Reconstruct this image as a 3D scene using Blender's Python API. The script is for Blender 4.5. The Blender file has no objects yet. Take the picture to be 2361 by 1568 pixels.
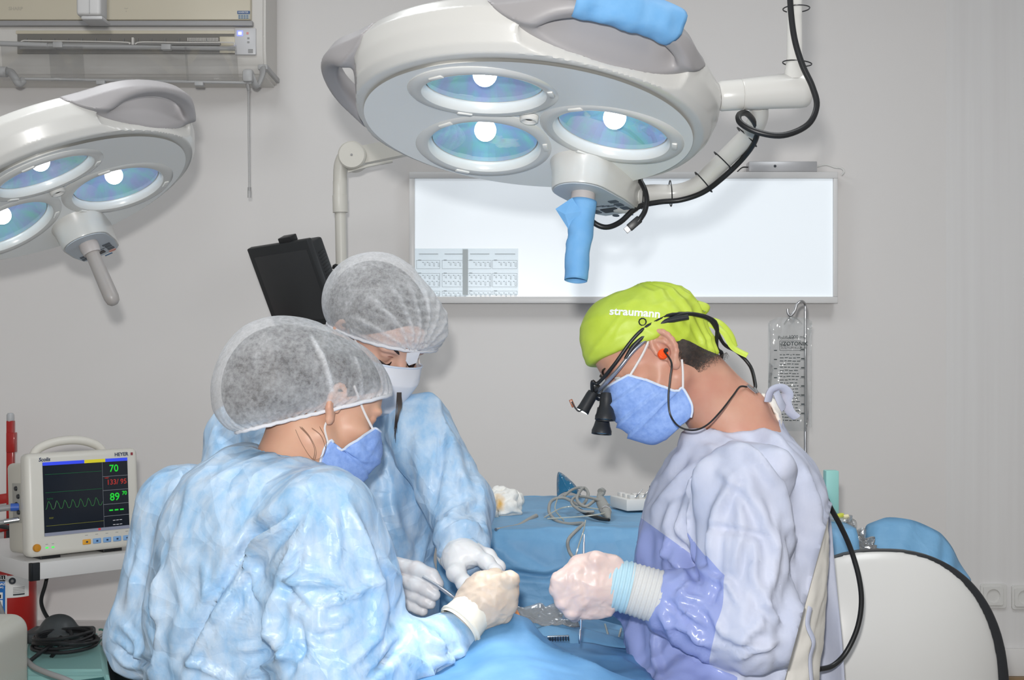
import bpy, bmesh, math, random
import numpy as np
from mathutils import Vector, Matrix, Euler

# ------------------------------------------------------------------ camera, light, exposure
SC = bpy.context.scene
COL = SC.collection
F, CX, HY, CAMH, WALL = 3000.0, 1180.5, 815.0, 1.05, 4.2      # focal length in pixels, principal column, horizon row, camera height, wall distance
cam_d = bpy.data.cameras.new('camera'); cam = bpy.data.objects.new('camera', cam_d); COL.objects.link(cam)
cam.location = (0, 0, CAMH); cam.rotation_euler = (math.pi/2, 0, 0)
cam_d.sensor_width = 36.0; cam_d.lens = 36.0*F/2361.0
cam_d.shift_y = (HY-784.0)/2361.0
cam_d.clip_start = 0.02
SC.camera = cam
SC.view_settings.view_transform = 'Standard'; SC.view_settings.look = 'None'
SC.view_settings.gamma = 1.0; SC.view_settings.use_curve_mapping = False
SC.view_settings.exposure = 0.0
W = bpy.data.worlds.new('room_ambient'); SC.world = W; W.use_nodes = True
W.node_tree.nodes['Background'].inputs[0].default_value = (0.93, 0.96, 1.0, 1)
W.node_tree.nodes['Background'].inputs[1].default_value = 0.70
def light(name, kind, loc, energy, color=(1,1,1), aim=None, **kw):
    d = bpy.data.lights.new(name, kind); d.energy = energy; d.color = color
    for k, v in kw.items(): setattr(d, k, v)
    o = bpy.data.objects.new(name, d); COL.objects.link(o); o.location = loc
    if aim is not None:
        o.rotation_euler = (Vector(aim)-Vector(loc)).to_track_quat('-Z', 'Y').to_euler()
    return o
# the flash on top of the photographer's camera
light('camera_flash', 'SPOT', (-0.035, 0.0, CAMH+0.13), 150, (1.0, 0.985, 0.96), (0.0, 4.2, CAMH+0.05),
      spot_size=math.radians(75), spot_blend=0.6, shadow_soft_size=0.028)
# fluorescent panels of the room's ceiling
light('ceiling_tube', 'AREA', (-0.9, 2.2, 2.64), 18, (0.95, 0.98, 1.0), (-0.9, 2.2, 0), shape='RECTANGLE', size=0.6, size_y=1.2)
light('ceiling_tube', 'AREA', (1.0, 2.2, 2.64), 18, (0.95, 0.98, 1.0), (1.0, 2.2, 0), shape='RECTANGLE', size=0.6, size_y=1.2)

# ------------------------------------------------------------------ helpers
def P(px, py, d):
    return Vector(((px-CX)/F*d, d, CAMH-(py-HY)/F*d))
def pts(lst, d=None):
    return [P(a[0], a[1], a[2] if len(a) > 2 else d) for a in lst]
_org = {}
def origin(o):
    return _org.get(o.name, Vector((0,0,0))) if o is not None else Vector((0,0,0))
def tag(o, label=None, cat=None, group=None, kind=None):
    if label: o['label'] = label
    if cat: o['category'] = cat
    if group: o['group'] = group
    if kind: o['kind'] = kind
    return o
def thing(name, label, cat, loc=(0,0,0), group=None):
    o = bpy.data.objects.new(name, None); COL.objects.link(o); o.location = loc
    o.empty_display_size = 0.05
    _org[o.name] = Vector(loc)
    return tag(o, label, cat, group)
def link(name, me, mat=None, parent=None, smooth=True):
    o = bpy.data.objects.new(name, me); COL.objects.link(o)
    if mat is not None and not me.materials: me.materials.append(mat)
    if smooth and len(me.polygons): me.polygons.foreach_set('use_smooth', [True]*len(me.polygons))
    if parent is not None:
        o.parent = parent
        _org[o.name] = origin(parent)
    return o
def obj(name, V, Fc, mat=None, parent=None, smooth=True, sharp=None):
    """verts in world space; they are stored relative to the root thing"""
    V = np.asarray([tuple(v) for v in V] if not isinstance(V, np.ndarray) else V, dtype=float).reshape(-1, 3)
    if parent is not None: V = V-np.array(origin(parent))
    me = bpy.data.meshes.new(name)
    if isinstance(Fc, np.ndarray): Fc = Fc.tolist()
    me.from_pydata(V.tolist(), [], Fc); me.update()
    o = link(name, me, mat, parent, smooth)
    if sharp: me.set_sharp_from_angle(angle=math.radians(sharp))
    return o
def from_bm(name, bm, mat=None, parent=None, smooth=False, sharp=None):
    if parent is not None: bmesh.ops.translate(bm, verts=bm.verts, vec=-origin(parent))
    me = bpy.data.meshes.new(name); bm.to_mesh(me); bm.free()
    o = link(name, me, mat, parent, smooth)
    if sharp: me.set_sharp_from_angle(angle=math.radians(sharp))
    return o
def frame(u, v=None):
    """rotation matrix with local z along u"""
    return Vector(u).normalized().to_track_quat('Z', 'Y').to_matrix()
def box_bm(size, loc=(0,0,0), rot=None, bevel=0.0, seg=2):
    bm = bmesh.new(); bmesh.ops.create_cube(bm, size=1.0)
    bmesh.ops.scale(bm, vec=size, verts=bm.verts)
    if bevel > 0:
        bmesh.ops.bevel(bm, geom=list(bm.edges), offset=bevel, segments=seg, profile=0.5, affect='EDGES')
    if rot is not None:
        bmesh.ops.rotate(bm, cent=(0,0,0), matrix=rot, verts=bm.verts)
    bmesh.ops.translate(bm, vec=loc, verts=bm.verts)
    return bm
def box(name, size, loc, mat, parent=None, rot=None, bevel=0.0, seg=2):
    if rot is not None and not isinstance(rot, Matrix): rot = Euler(rot).to_matrix()
    return from_bm(name, box_bm(size, loc, rot, bevel, seg), mat, parent, smooth=bevel > 0, sharp=40 if bevel > 0 else None)
def lathe_data(prof, seg=48, M=None, loc=(0,0,0), cap=True):
    V, Fc = [], []
    n = len(prof)
    for i in range(seg):
        a = 2*math.pi*i/seg; c, s = math.cos(a), math.sin(a)
        for r, z in prof: V.append((r*c, r*s, z))
    for i in range(seg):
        j = (i+1) % seg
        for k in range(n-1):
            Fc.append((i*n+k, j*n+k, j*n+k+1, i*n+k+1))
    V = np.array(V)
    if M is not None: V = V @ np.array(M.to_3x3()).T
    return V+np.array(loc), Fc
def lathe(name, prof, mat, parent=None, seg=48, M=None, loc=(0,0,0), smooth=True, sharp=35):
    V, Fc = lathe_data(prof, seg, M, loc)
    o = obj(name, V, Fc, mat, parent, smooth, sharp)
    bm = bmesh.new(); bm.from_mesh(o.data); bmesh.ops.remove_doubles(bm, verts=bm.verts, dist=1e-6)
    bmesh.ops.recalc_face_normals(bm, faces=bm.faces); bm.to_mesh(o.data); bm.free()
    return o
def smooth_path(P0, n=8, closed=False):
    P0 = [Vector(p) for p in P0]
    if len(P0) < 3: 
        return [P0[0].lerp(P0[-1], i/n) for i in range(n+1)]
    out = []
    m = len(P0)
    rng = range(m if closed else m-1)
    for i in rng:
        if closed: a, b, c, d = P0[i-1], P0[i], P0[(i+1) % m], P0[(i+2) % m]
        else: a, b, c, d = P0[max(i-1,0)], P0[i], P0[i+1], P0[min(i+2,m-1)]
        for k in range(n):
            t = k/n; t2, t3 = t*t, t*t*t
            out.append(0.5*((2*b)+(c-a)*t+(2*a-5*b+4*c-d)*t2+(3*b-a-3*c+d)*t3))
    if not closed: out.append(P0[-1])
    return out
def tube_data(path, r, seg=10, closed=False, flat=None, caps=True):
    path = [Vector(p) for p in path]; n = len(path)
    rr = r if hasattr(r, '__len__') else [r]*n
    if len(rr) != n:
        xs = np.linspace(0, 1, len(rr)); rr = np.interp(np.linspace(0, 1, n), xs, rr)
    T = []
    for i in range(n):
        a = path[i-1] if (i > 0 or closed) else path[i]
        b = path[(i+1) % n] if (i < n-1 or closed) else path[i]
        t = (b-a); T.append(t.normalized() if t.length > 1e-9 else Vector((0,0,1)))
    N = T[0].orthogonal().normalized()
    V, Fc = [], []
    for i in range(n):
        N = (N-T[i]*N.dot(T[i]));
        N = N.normalized() if N.length > 1e-6 else T[i].orthogonal().normalized()
        B = T[i].cross(N)
        for k in range(seg):
            a = 2*math.pi*k/seg
            V.append(path[i]+(N*math.cos(a)+B*math.sin(a)*(flat or 1.0))*rr[i])
    for i in range(n if closed else n-1):
        j = (i+1) % n
        for k in range(seg):
            l = (k+1) % seg
            Fc.append((i*seg+k, i*seg+l, j*seg+l, j*seg+k))
    if caps and not closed:
        Fc.append(tuple(reversed(range(seg)))); Fc.append(tuple(range((n-1)*seg, n*seg)))
    return V, Fc
def tube(name, path, r, mat, parent=None, seg=10, closed=False, smooth_n=0, flat=None, sharp=50):
    if smooth_n: path = smooth_path(path, smooth_n, closed)
    V, Fc = tube_data(path, r, seg, closed, flat)
    return obj(name, V, Fc, mat, parent, True, sharp)
def merge(parts):
    V, Fc, o = [], [], 0
    for v, f in parts:
        v = [tuple(x) for x in v]; V += v; Fc += [tuple(i+o for i in q) for q in f]; o += len(v)
    return V, Fc
def bm_data(bm):
    bm.verts.ensure_lookup_table(); bm.verts.index_update()
    V = [tuple(v.co) for v in bm.verts]; Fc = [tuple(v.index for v in f.verts) for f in bm.faces]; bm.free(); return V, Fc
def bxd(size, loc=(0,0,0), rot=None, bevel=0.0, seg=1): return bm_data(box_bm(size, loc, rot, bevel, seg))
def plate(name, loops, thick, mat, parent, M, bevel=0.0, res=2):
    """flat plate with holes from 2D loops (first outer), extruded; M maps local xy(z) to world"""
    cu = bpy.data.curves.new(name, 'CURVE'); cu.dimensions = '2D'; cu.fill_mode = 'BOTH'
    cu.extrude = thick/2; cu.bevel_depth = bevel; cu.bevel_resolution = res
    for lp in loops:
        sp = cu.splines.new('POLY'); sp.points.add(len(lp)-1); sp.use_cyclic_u = True
        for p, q in zip(sp.points, lp): p.co = (q[0], q[1], 0, 1)
    return curve_obj(name, cu, mat, parent, M)
def curve_obj(name, cu, mat, parent, M):
    t = bpy.data.objects.new(name, cu); COL.objects.link(t)
    bpy.context.view_layer.update()
    dg = bpy.context.evaluated_depsgraph_get()
    me = bpy.data.meshes.new_from_object(t.evaluated_get(dg))
    bpy.data.objects.remove(t); bpy.data.curves.remove(cu)
    me.name = name
    me.transform(M)
    if parent is not None: me.transform(Matrix.Translation(-origin(parent)))
    me.materials.clear(); me.materials.append(mat)
    return link(name, me, mat, parent, False)
def text(name, s, size, mat, parent, M, thick=0.0003, align='CENTER', shear=0.0, bold=0.0, space=1.0):
    cu = bpy.data.curves.new(name, 'FONT'); cu.body = s; cu.size = size; cu.align_x = align; cu.align_y = 'CENTER'
    cu.extrude = thick; cu.shear = shear; cu.offset = bold; cu.space_character = space; cu.resolution_u = 3
    return curve_obj(name, cu, mat, parent, M)
def circ(cx, cy, r, n=40, ry=None): return [(cx+r*math.cos(2*math.pi*i/n), cy+(ry or r)*math.sin(2*math.pi*i/n)) for i in range(n)]
def rrect(w, h, r, n=5, cx=0, cy=0):
    out = []
    for sx, sy, a0 in ((1,1,0), (-1,1,90), (-1,-1,180), (1,-1,270)):
        for i in range(n+1):
            a = math.radians(a0+90*i/n)
            out.append((cx+sx*(w/2-r)+r*math.cos(a), cy+sy*(h/2-r)+r*math.sin(a)))
    return out
def basis(o, x, y=None, z=None):
    """4x4 from origin and x, y axes (z from their cross)"""
    x = Vector(x).normalized()
    if z is None:
        y = Vector(y); y = (y-x*y.dot(x)).normalized(); z = x.cross(y)
    else:
        z = Vector(z).normalized(); z = (z-x*z.dot(x)).normalized(); y = z.cross(x)
    return Matrix(((x.x,y.x,z.x,o[0]), (x.y,y.y,z.y,o[1]), (x.z,y.z,z.z,o[2]), (0,0,0,1)))

# ---- signed distance shapes and surface nets
def A(v): return np.array(tuple(v), dtype=np.float32)
def s_ell(p, c, r, R=None):
    q = p-A(c)
    if R is not None: q = q @ np.array(R, dtype=np.float32)
    r = A(r); k0 = np.linalg.norm(q/r, axis=1); k1 = np.linalg.norm(q/(r*r), axis=1)
    return k0*(k0-1.0)/np.maximum(k1, 1e-6)
def s_cap(p, a, b, ra, rb=None):
    rb = ra if rb is None else rb
    a, b = A(a), A(b); ab = b-a
    t = np.clip(((p-a) @ ab)/max(float(ab @ ab), 1e-12), 0, 1)
    return np.linalg.norm(p-a-t[:,None]*ab, axis=1)-(ra+(rb-ra)*t)
def s_chain(p, P_, r, k=0.004):
    d = None
    for i in range(len(P_)-1):
        e = s_cap(p, P_[i], P_[i+1], r[i], r[i+1])
        d = e if d is None else smin(d, e, k)
    return d
def s_box(p, c, h, rad=0.0, R=None):
    q = p-A(c)
    if R is not None: q = q @ np.array(R, dtype=np.float32)
    q = np.abs(q)-(A(h)-rad)
    return np.linalg.norm(np.maximum(q, 0), axis=1)+np.minimum(q.max(axis=1), 0)-rad
def smin(a, b, k):
    if k <= 0: return np.minimum(a, b)
    h = np.maximum(k-np.abs(a-b), 0)/k
    return np.minimum(a, b)-h*h*k*0.25
def smax(a, b, k): return -smin(-a, -b, k)
def s_poly2(x, y, poly):
    poly = np.array(poly, dtype=np.float32); n = len(poly)
    d = np.full(x.shape, 1e9, np.float32); s = np.ones(x.shape, np.float32)
    for i in range(n):
        a, b = poly[i], poly[i-1]
        e = b-a; wx, wy = x-a[0], y-a[1]
        t = np.clip((wx*e[0]+wy*e[1])/max(e @ e, 1e-12), 0, 1)
        dx, dy = wx-e[0]*t, wy-e[1]*t
        d = np.minimum(d, dx*dx+dy*dy)
        c1, c2, c3 = y >= a[1], y < b[1], e[0]*wy > e[1]*wx
        s = np.where((c1 & c2 & c3) | (~c1 & ~c2 & ~c3), -s, s)
    return s*np.sqrt(d)
def surf(f, lo, hi, h, project=2, B=8):
    lo = A(lo); hi = A(hi)
    nb = np.maximum(np.ceil((hi-lo)/(h*B)).astype(int), 1); n = nb*B
    ci = np.stack(np.meshgrid(*[np.arange(k) for k in nb], indexing='ij'), -1).reshape(-1, 3)
    cc = (lo+(ci*B+(B-1)/2.0)*h).astype(np.float32)
    cv = f(cc)
    half = h*B*0.5*1.7321
    near = np.abs(cv) < half*1.45
    V = np.repeat(np.repeat(np.repeat(cv.reshape(nb), B, 0), B, 1), B, 2).astype(np.float32)
    off = np.stack(np.meshgrid(*[np.arange(B)]*3, indexing='ij'), -1).reshape(-1, 3)
    idx = (ci[near][:, None, :]*B+off[None]).reshape(-1, 3)
    for s in range(0, len(idx), 400000):
        q = idx[s:s+400000]
        V[q[:,0], q[:,1], q[:,2]] = f((lo+q*h).astype(np.float32))
    S = V < 0
    m = np.zeros(np.array(V.shape)-1, bool); cnt = 0
    c8 = [S[i:i+n[0]-1, j:j+n[1]-1, k:k+n[2]-1] for i in (0,1) for j in (0,1) for k in (0,1)]
    anyi = np.logical_or.reduce(c8); alli = np.logical_and.reduce(c8)
    m = anyi & ~alli
    cell = np.argwhere(m)
    vid = np.full(m.shape, -1, np.int32); vid[m] = np.arange(len(cell))
    acc = np.zeros((len(cell), 3)); cnt = np.zeros(len(cell))
    cor = [(i,j,k) for i in (0,1) for j in (0,1) for k in (0,1)]
    for a in range(8):
        for b in range(a+1, 8):
            if sum(abs(x-y) for x, y in zip(cor[a], cor[b])) != 1: continue
            pa, pb = cell+cor[a], cell+cor[b]
            va, vb = V[pa[:,0],pa[:,1],pa[:,2]], V[pb[:,0],pb[:,1],pb[:,2]]
            x = (va < 0) != (vb < 0)
            t = np.where(x, va/np.where(np.abs(va-vb) < 1e-12, 1, va-vb), 0)
            acc += np.where(x[:,None], pa+(pb-pa)*t[:,None], 0); cnt += x
    vert = lo+acc/cnt[:,None]*h
    for _ in range(project):
        p = vert.astype(np.float32); e = h*0.25
        v0 = f(p)
        g = np.stack([(f(p+A(d)*e)-v0)/e for d in ((1,0,0),(0,1,0),(0,0,1))], 1)
        gg = np.maximum((g*g).sum(1), 0.05)
        st = np.clip(v0/gg, -h*0.6, h*0.6)
        vert = vert-g*st[:,None]
    Q = []
    for ax in range(3):
        o1, o2 = [(1,2),(2,0),(0,1)][ax]
        sl = [slice(None)]*3
        s0 = [slice(0,-1) if i == ax else slice(1,-1) for i in range(3)]
        s1 = [slice(1,None) if i == ax else slice(1,-1) for i in range(3)]
        a_, b_ = S[tuple(s0)], S[tuple(s1)]
        e = np.argwhere(a_ != b_)
        if len(e) == 0: continue
        inside_first = a_[e[:,0], e[:,1], e[:,2]]
        base = e.copy(); base[:, [o1, o2]] += 1
        def c(du, dv):
            q = base.copy(); q[:, o1] -= du; q[:, o2] -= dv
            return vid[q[:,0], q[:,1], q[:,2]]
        f4 = np.stack([c(1,1), c(0,1), c(0,0), c(1,0)], 1)
        f4[~inside_first] = f4[~inside_first][:, ::-1]
        Q.append(f4)
    Q = np.concatenate(Q); Q = Q[(Q >= 0).all(1)]
    return vert, Q
def vnormals(V, Q):
    a = V[Q[:,2]]-V[Q[:,0]]; b = V[Q[:,3]]-V[Q[:,1]]
    fn = np.cross(a, b); N = np.zeros_like(V)
    for k in range(4): np.add.at(N, Q[:,k], fn)
    return N/np.maximum(np.linalg.norm(N, axis=1), 1e-12)[:,None]
def vsmooth(V, Q, it=1, lam=0.5):
    for _ in range(it):
        S_ = np.zeros_like(V); c = np.zeros(len(V))
        for k in range(4):
            np.add.at(S_, Q[:,k], V[Q[:,(k+1)%4]]+V[Q[:,(k-1)%4]]); np.add.at(c, Q[:,k], 2)
        V = V+lam*(S_/np.maximum(c,1)[:,None]-V)
    return V
_perm = np.random.RandomState(7).permutation(256); _perm = np.concatenate([_perm]*3)
_grad = np.random.RandomState(8).normal(size=(256,3)); _grad /= np.linalg.norm(_grad, axis=1)[:,None]
def perlin(p):
    p = np.asarray(p, dtype=float); i = np.floor(p).astype(int); f = p-i; i &= 255
    u = f*f*f*(f*(f*6-15)+10)
    out = 0
    for dx in (0,1):
        for dy in (0,1):
            for dz in (0,1):
                g = _grad[_perm[_perm[_perm[i[:,0]+dx]+i[:,1]+dy]+i[:,2]+dz]]
                d = (g*(f-np.array([dx,dy,dz]))).sum(1)
                w = (u[:,0] if dx else 1-u[:,0])*(u[:,1] if dy else 1-u[:,1])*(u[:,2] if dz else 1-u[:,2])
                out = out+w*d
    return out*1.6
def ridged(p, warp=0.4):
    q = p+warp*np.stack([perlin(p*0.7+11), perlin(p*0.7+37), perlin(p*0.7+71)], 1)
    return 1-np.abs(perlin(q))*2.2
def seg_dist2(x, z, a, b):
    e = (b[0]-a[0], b[1]-a[1]); L = e[0]**2+e[1]**2+1e-12
    t = np.clip(((x-a[0])*e[0]+(z-a[1])*e[1])/L, 0, 1)
    return np.hypot(x-a[0]-e[0]*t, z-a[1]-e[1]*t), t

# ------------------------------------------------------------------ materials
def mat(name, color, rough=0.5, metal=0.0, bump=None, noise=None, spec=0.5, sss=0.0, coat=0.0, emit=None, alpha=1.0, trans=0.0, sheen=0.0, ior=1.45, fibre=None):
    m = bpy.data.materials.new(name); m.use_nodes = True
    nt = m.node_tree; b = nt.nodes['Principled BSDF']
    def s(k, v): b.inputs[k].default_value = v
    c = (*color, 1)
    s('Base Color', c); s('Roughness', rough); s('Metallic', metal); s('Specular IOR Level', spec); s('IOR', ior)
    if sss: s('Subsurface Weight', sss); s('Subsurface Radius', (1.0, 0.35, 0.2)); s('Subsurface Scale', 0.006)
    if coat: s('Coat Weight', coat); s('Coat Roughness', 0.08)
    if sheen: s('Sheen Weight', sheen)
    if alpha < 1: s('Alpha', alpha)
    if trans: s('Transmission Weight', trans)
    if emit: s('Emission Color', (*emit[0], 1)); s('Emission Strength', emit[1])
    tc = nt.nodes.new('ShaderNodeTexCoord')
    if noise:      # (scale, amount, second colour[, stretch])
        n = nt.nodes.new('ShaderNodeTexNoise'); n.inputs['Scale'].default_value = noise[0]; n.inputs['Detail'].default_value = 5
        src = tc.outputs['Object']
        if len(noise) > 3:
            mp = nt.nodes.new('ShaderNodeMapping'); mp.inputs['Scale'].default_value = noise[3]
            nt.links.new(src, mp.inputs[0]); src = mp.outputs[0]
        nt.links.new(src, n.inputs['Vector'])
        r = nt.nodes.new('ShaderNodeValToRGB'); r.color_ramp.elements[0].position = 0.35; r.color_ramp.elements[1].position = 0.68
        r.color_ramp.elements[0].color = c; r.color_ramp.elements[1].color = tuple(c[i]*(1-noise[1])+noise[2][i]*noise[1] for i in range(3))+(1,)
        nt.links.new(n.outputs[0], r.inputs[0]); nt.links.new(r.outputs[0], b.inputs['Base Color'])
    if bump:       # (scale, strength, distance)
        n = nt.nodes.new('ShaderNodeTexNoise'); n.inputs['Scale'].default_value = bump[0]; n.inputs['Detail'].default_value = 4
        nt.links.new(tc.outputs['Object'], n.inputs['Vector'])
        bp = nt.nodes.new('ShaderNodeBump'); bp.inputs['Strength'].default_value = bump[1]; bp.inputs['Distance'].default_value = bump[2]
        nt.links.new(n.outputs[0], bp.inputs['Height']); nt.links.new(bp.outputs[0], b.inputs['Normal'])
    return m
def clear_mat(name, tint=(1,1,1), gloss=0.25, rough=0.08, haze=0.1, hazecol=(0.9,0.92,0.93), bump=None):
    """thin clear plastic: mostly see-through with a glossy coat and a little haze"""
    m = bpy.data.materials.new(name); m.use_nodes = True; nt = m.node_tree; nt.nodes.clear()
    out = nt.nodes.new('ShaderNodeOutputMaterial'); tr = nt.nodes.new('ShaderNodeBsdfTransparent'); tr.inputs[0].default_value = (*tint, 1)
    df = nt.nodes.new('ShaderNodeBsdfDiffuse'); df.inputs[0].default_value = (*hazecol, 1)
    gl = nt.nodes.new('ShaderNodeBsdfGlossy'); gl.inputs['Roughness'].default_value = rough
    lw = nt.nodes.new('ShaderNodeLayerWeight'); lw.inputs[0].default_value = 0.35
    mu = nt.nodes.new('ShaderNodeMath'); mu.operation = 'MULTIPLY_ADD'; mu.inputs[1].default_value = gloss*2; mu.inputs[2].default_value = 0.02
    nt.links.new(lw.outputs['Fresnel'], mu.inputs[0])
    m1 = nt.nodes.new('ShaderNodeMixShader'); m1.inputs[0].default_value = haze
    m2 = nt.nodes.new('ShaderNodeMixShader')
    nt.links.new(tr.outputs[0], m1.inputs[1]); nt.links.new(df.outputs[0], m1.inputs[2])
    nt.links.new(mu.outputs[0], m2.inputs[0]); nt.links.new(m1.outputs[0], m2.inputs[1]); nt.links.new(gl.outputs[0], m2.inputs[2])
    nt.links.new(m2.outputs[0], out.inputs[0])
    if bump:
        tc = nt.nodes.new('ShaderNodeTexCoord'); n = nt.nodes.new('ShaderNodeTexNoise'); n.inputs['Scale'].default_value = bump[0]
        nt.links.new(tc.outputs['Object'], n.inputs['Vector'])
        bp = nt.nodes.new('ShaderNodeBump'); bp.inputs['Strength'].default_value = bump[1]; bp.inputs['Distance'].default_value = bump[2]
        nt.links.new(n.outputs[0], bp.inputs['Height']); nt.links.new(bp.outputs[0], gl.inputs['Normal'])
    return m
def S(r, g, b):
    """sRGB 0-255 to linear"""
    return tuple((x/255/12.92 if x/255 <= 0.04045 else ((x/255+0.055)/1.055)**2.4) for x in (r, g, b))
M_ = {}
M_['wall'] = mat('wall_paint', S(228,225,223), 0.42, bump=(26, 0.08, 0.002), noise=(1.3, 0.5, S(223,221,219)), spec=0.4)
M_['ceil'] = mat('ceiling_paint', S(225,225,225), 0.8)
M_['floor'] = mat('floor_vinyl', S(165,160,152), 0.4, noise=(14, 0.4, S(130,126,120)))
M_['white_lacquer'] = mat('white_lacquer', S(205,204,200), 0.28, coat=0.25)
M_['panel_grey'] = mat('light_grey_lacquer', S(238,239,237), 0.35)
M_['handle_grey'] = mat('grey_soft_plastic', S(158,155,156), 0.45)
M_['steel'] = mat('polished_steel', (0.72,0.72,0.73), 0.18, 1.0)
M_['chrome_soft'] = mat('brushed_steel', (0.55,0.55,0.56), 0.32, 1.0)
M_['black_rubber'] = mat('black_rubber', S(32,33,35), 0.38)
M_['black_plastic'] = mat('black_plastic', S(40,42,45), 0.42)
M_['white_plastic'] = mat('white_plastic', S(225,224,220), 0.35)
M_['beige_plastic'] = mat('beige_plastic', S(214,212,200), 0.32)
M_['grey_plastic'] = mat('mid_grey_plastic', S(150,150,150), 0.4)
M_['cover_blue'] = mat('blue_sterile_paper', S(112,170,220), 0.7, bump=(90, 0.15, 0.002), noise=(60, 0.35, S(135,185,228)))
M_['label_blue'] = mat('label_blue', S(80,115,150), 0.5)
M_['dark_print'] = mat('dark_print', S(60,66,72), 0.5)
M_['white_print'] = mat('white_print', S(240,240,240), 0.5)
# ------------------------------------------------------------------ the room
def quad_wall(name, a, b, c, d, m):
    o = obj(name, [a, b, c, d], [(0,1,2,3)], m, None, False); tag(o, kind='structure'); return o
XL, XR, ZC = -2.45, 2.6, 2.7
PX = (2188-CX)/F*WALL            # the wall steps forward a little here
tag(box('wall_back', (PX-XL+0.1, 0.1, ZC+0.1), ((PX+XL)/2-0.05, WALL+0.05, ZC/2), M_['wall']), kind='structure')
# right-hand pier: glossy paint, with paler vertical streaks mixed into its colour
wp = mat('pier_paint', S(225,223,222), 0.3, noise=(6.0, 0.8, S(231,230,229), (5.0, 5.0, 0.12)), spec=0.5)
tag(box('wall_pier', (XR-PX+0.02, 0.14, ZC+0.1), ((XR+PX)/2, WALL+0.0685, ZC/2), wp), kind='structure')
tag(box('wall_left', (0.1, WALL+1.5, ZC+0.1), (XL-0.05, WALL/2-0.75, ZC/2), M_['wall']), kind='structure')
tag(box('wall_right', (0.1, WALL+1.5, ZC+0.1), (XR+0.05, WALL/2-0.75, ZC/2), M_['wall']), kind='structure')
tag(box('ceiling', (XR-XL+0.2, WALL+1.5, 0.1), ((XR+XL)/2, WALL/2-0.75, ZC+0.05), M_['ceil']), kind='structure')
tag(box('floor', (XR-XL+0.2, WALL+2.6, 0.1), ((XR+XL)/2, WALL/2-1.2, -0.05), M_['floor']), kind='structure')
skirt = mat('skirting_paint', S(196,192,190), 0.4, noise=(30, 0.25, S(180,178,176)))
tag(box('baseboard_back', (PX-XL, 0.018, 0.19), ((PX+XL)/2, WALL-0.009, 0.095), skirt, bevel=0.003), kind='structure')
tag(box('baseboard_pier', (XR-PX, 0.018, 0.088), ((XR+PX)/2, WALL-0.0105, 0.044+0.012), M_['wall'], bevel=0.003), kind='structure')
tag(box('trim_1', (XR-PX, 0.03, 0.012), ((XR+PX)/2, WALL-0.017, 0.006), mat('wood_strip', S(150,125,95), 0.5)), kind='structure')

# ------------------------------------------------------------------ surgical lamps
NANG = [math.radians(a) for a in (3, 123, 239)]
HANG = [math.radians(a) for a in (-67, 53, 178)]
TILT = math.radians(6.2); RREF = 0.138
PROF = [(0,0.0345), (0.268,0.0055), (0.272,0.004), (0.287,0.005), (0.298,0.016), (0.308,0.042), (0.311,0.066), (0.300,0.086), (0.25,0.106), (0.14,0.119), (0,0.123)]
def lamp_frames():
    out = []
    for a in NANG:
        c = Vector((RREF*math.cos(a), RREF*math.sin(a), (0.27-RREF)*math.tan(TILT)))
        # axis pointing down, leaning to the lamp axis
        n = Vector((-math.cos(a)*math.sin(TILT), -math.sin(a)*math.sin(TILT), -math.cos(TILT)))
        out.append((c, n))
    return out
LF = lamp_frames()
def s_lathe(p, poly, bulge=None):
    r = np.hypot(p[:,0], p[:,1])
    if bulge is not None: r = r-bulge
    pl = [(-q[0], q[1]) for q in reversed(poly)]
    full = [q for q in poly]+[(0, poly[-1][1])]
    sym = [(-0.05, poly[0][1]), (0.0, poly[0][1])]+[q for q in poly if q[0] > 0]+[(-0.05, poly[-1][1])]
    return s_poly2(r, p[:,2], sym)
def angd(p, a):
    t = np.arctan2(p[:,1], p[:,0])-a
    return (t+np.pi) % (2*np.pi)-np.pi
def window(p, a):
    """<0 inside the grey handle patch (a U shape open at the top)"""
    u = angd(p, a)*0.31; z = p[:,2]
    zz = np.clip((0.105-z)/0.094, 0, 1.5)
    rr = np.hypot(u/0.205, zz)
    inw = np.where(z > 0.105, np.abs(u)/0.205, rr)
    return (inw-1.0)*0.10+np.where(np.hypot(p[:,0],p[:,1]) < 0.15, 1.0, 0.0)
def f_slot(uu, r): return (np.hypot(uu/0.115, (r-0.303)/0.0165)-1.0)*0.015
def f_scoop(uu, r, z): return (np.sqrt((uu/0.128)**2+((r-0.332)/0.046)**2+((z-0.022)/0.036)**2)-1)*0.032
def f_handle(a):
    def f(p):
        u = angd(p, a)
        r = np.hypot(p[:,0], p[:,1])
        bul = 0.036*np.exp(-(u/0.46)**4)*np.clip((r-0.22)/0.06, 0, 1)
        d = s_lathe(p, PROF, bul)-0.0012
        d = smax(d, window(p, a), 0.002)
        # through slot, long along the rim
        uu = u*0.31
        slot = f_slot(uu, r)
        d = smax(d, -slot, 0.010)
        # scoop below the grip bar
        d = smax(d, -f_scoop(uu, r, p[:,2]), 0.010)
        d = np.maximum(d, 0.225-r)
        return d
    return f
def f_shell(p):
    d = s_lathe(p, PROF)
    for a in HANG:
        uu = angd(p, a)*0.31; r = np.hypot(p[:,0], p[:,1])
        d = np.maximum(d, -np.minimum(np.maximum(window(p, a)+0.006, 0.24-r), np.minimum(f_slot(uu, r)-0.004, f_scoop(uu, r, p[:,2])-0.004)))
    for c, n in LF:
        q = p-A(c); t = q @ A(n); rad = np.linalg.norm(q-t[:,None]*A(n), axis=1)
        d = np.maximum(d, -np.maximum(rad-0.099, np.abs(t)-0.085))
    return d
glassM = clear_mat('lamp_glass', (0.97,0.99,1.0), 0.12, 0.03, 0.02)
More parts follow.
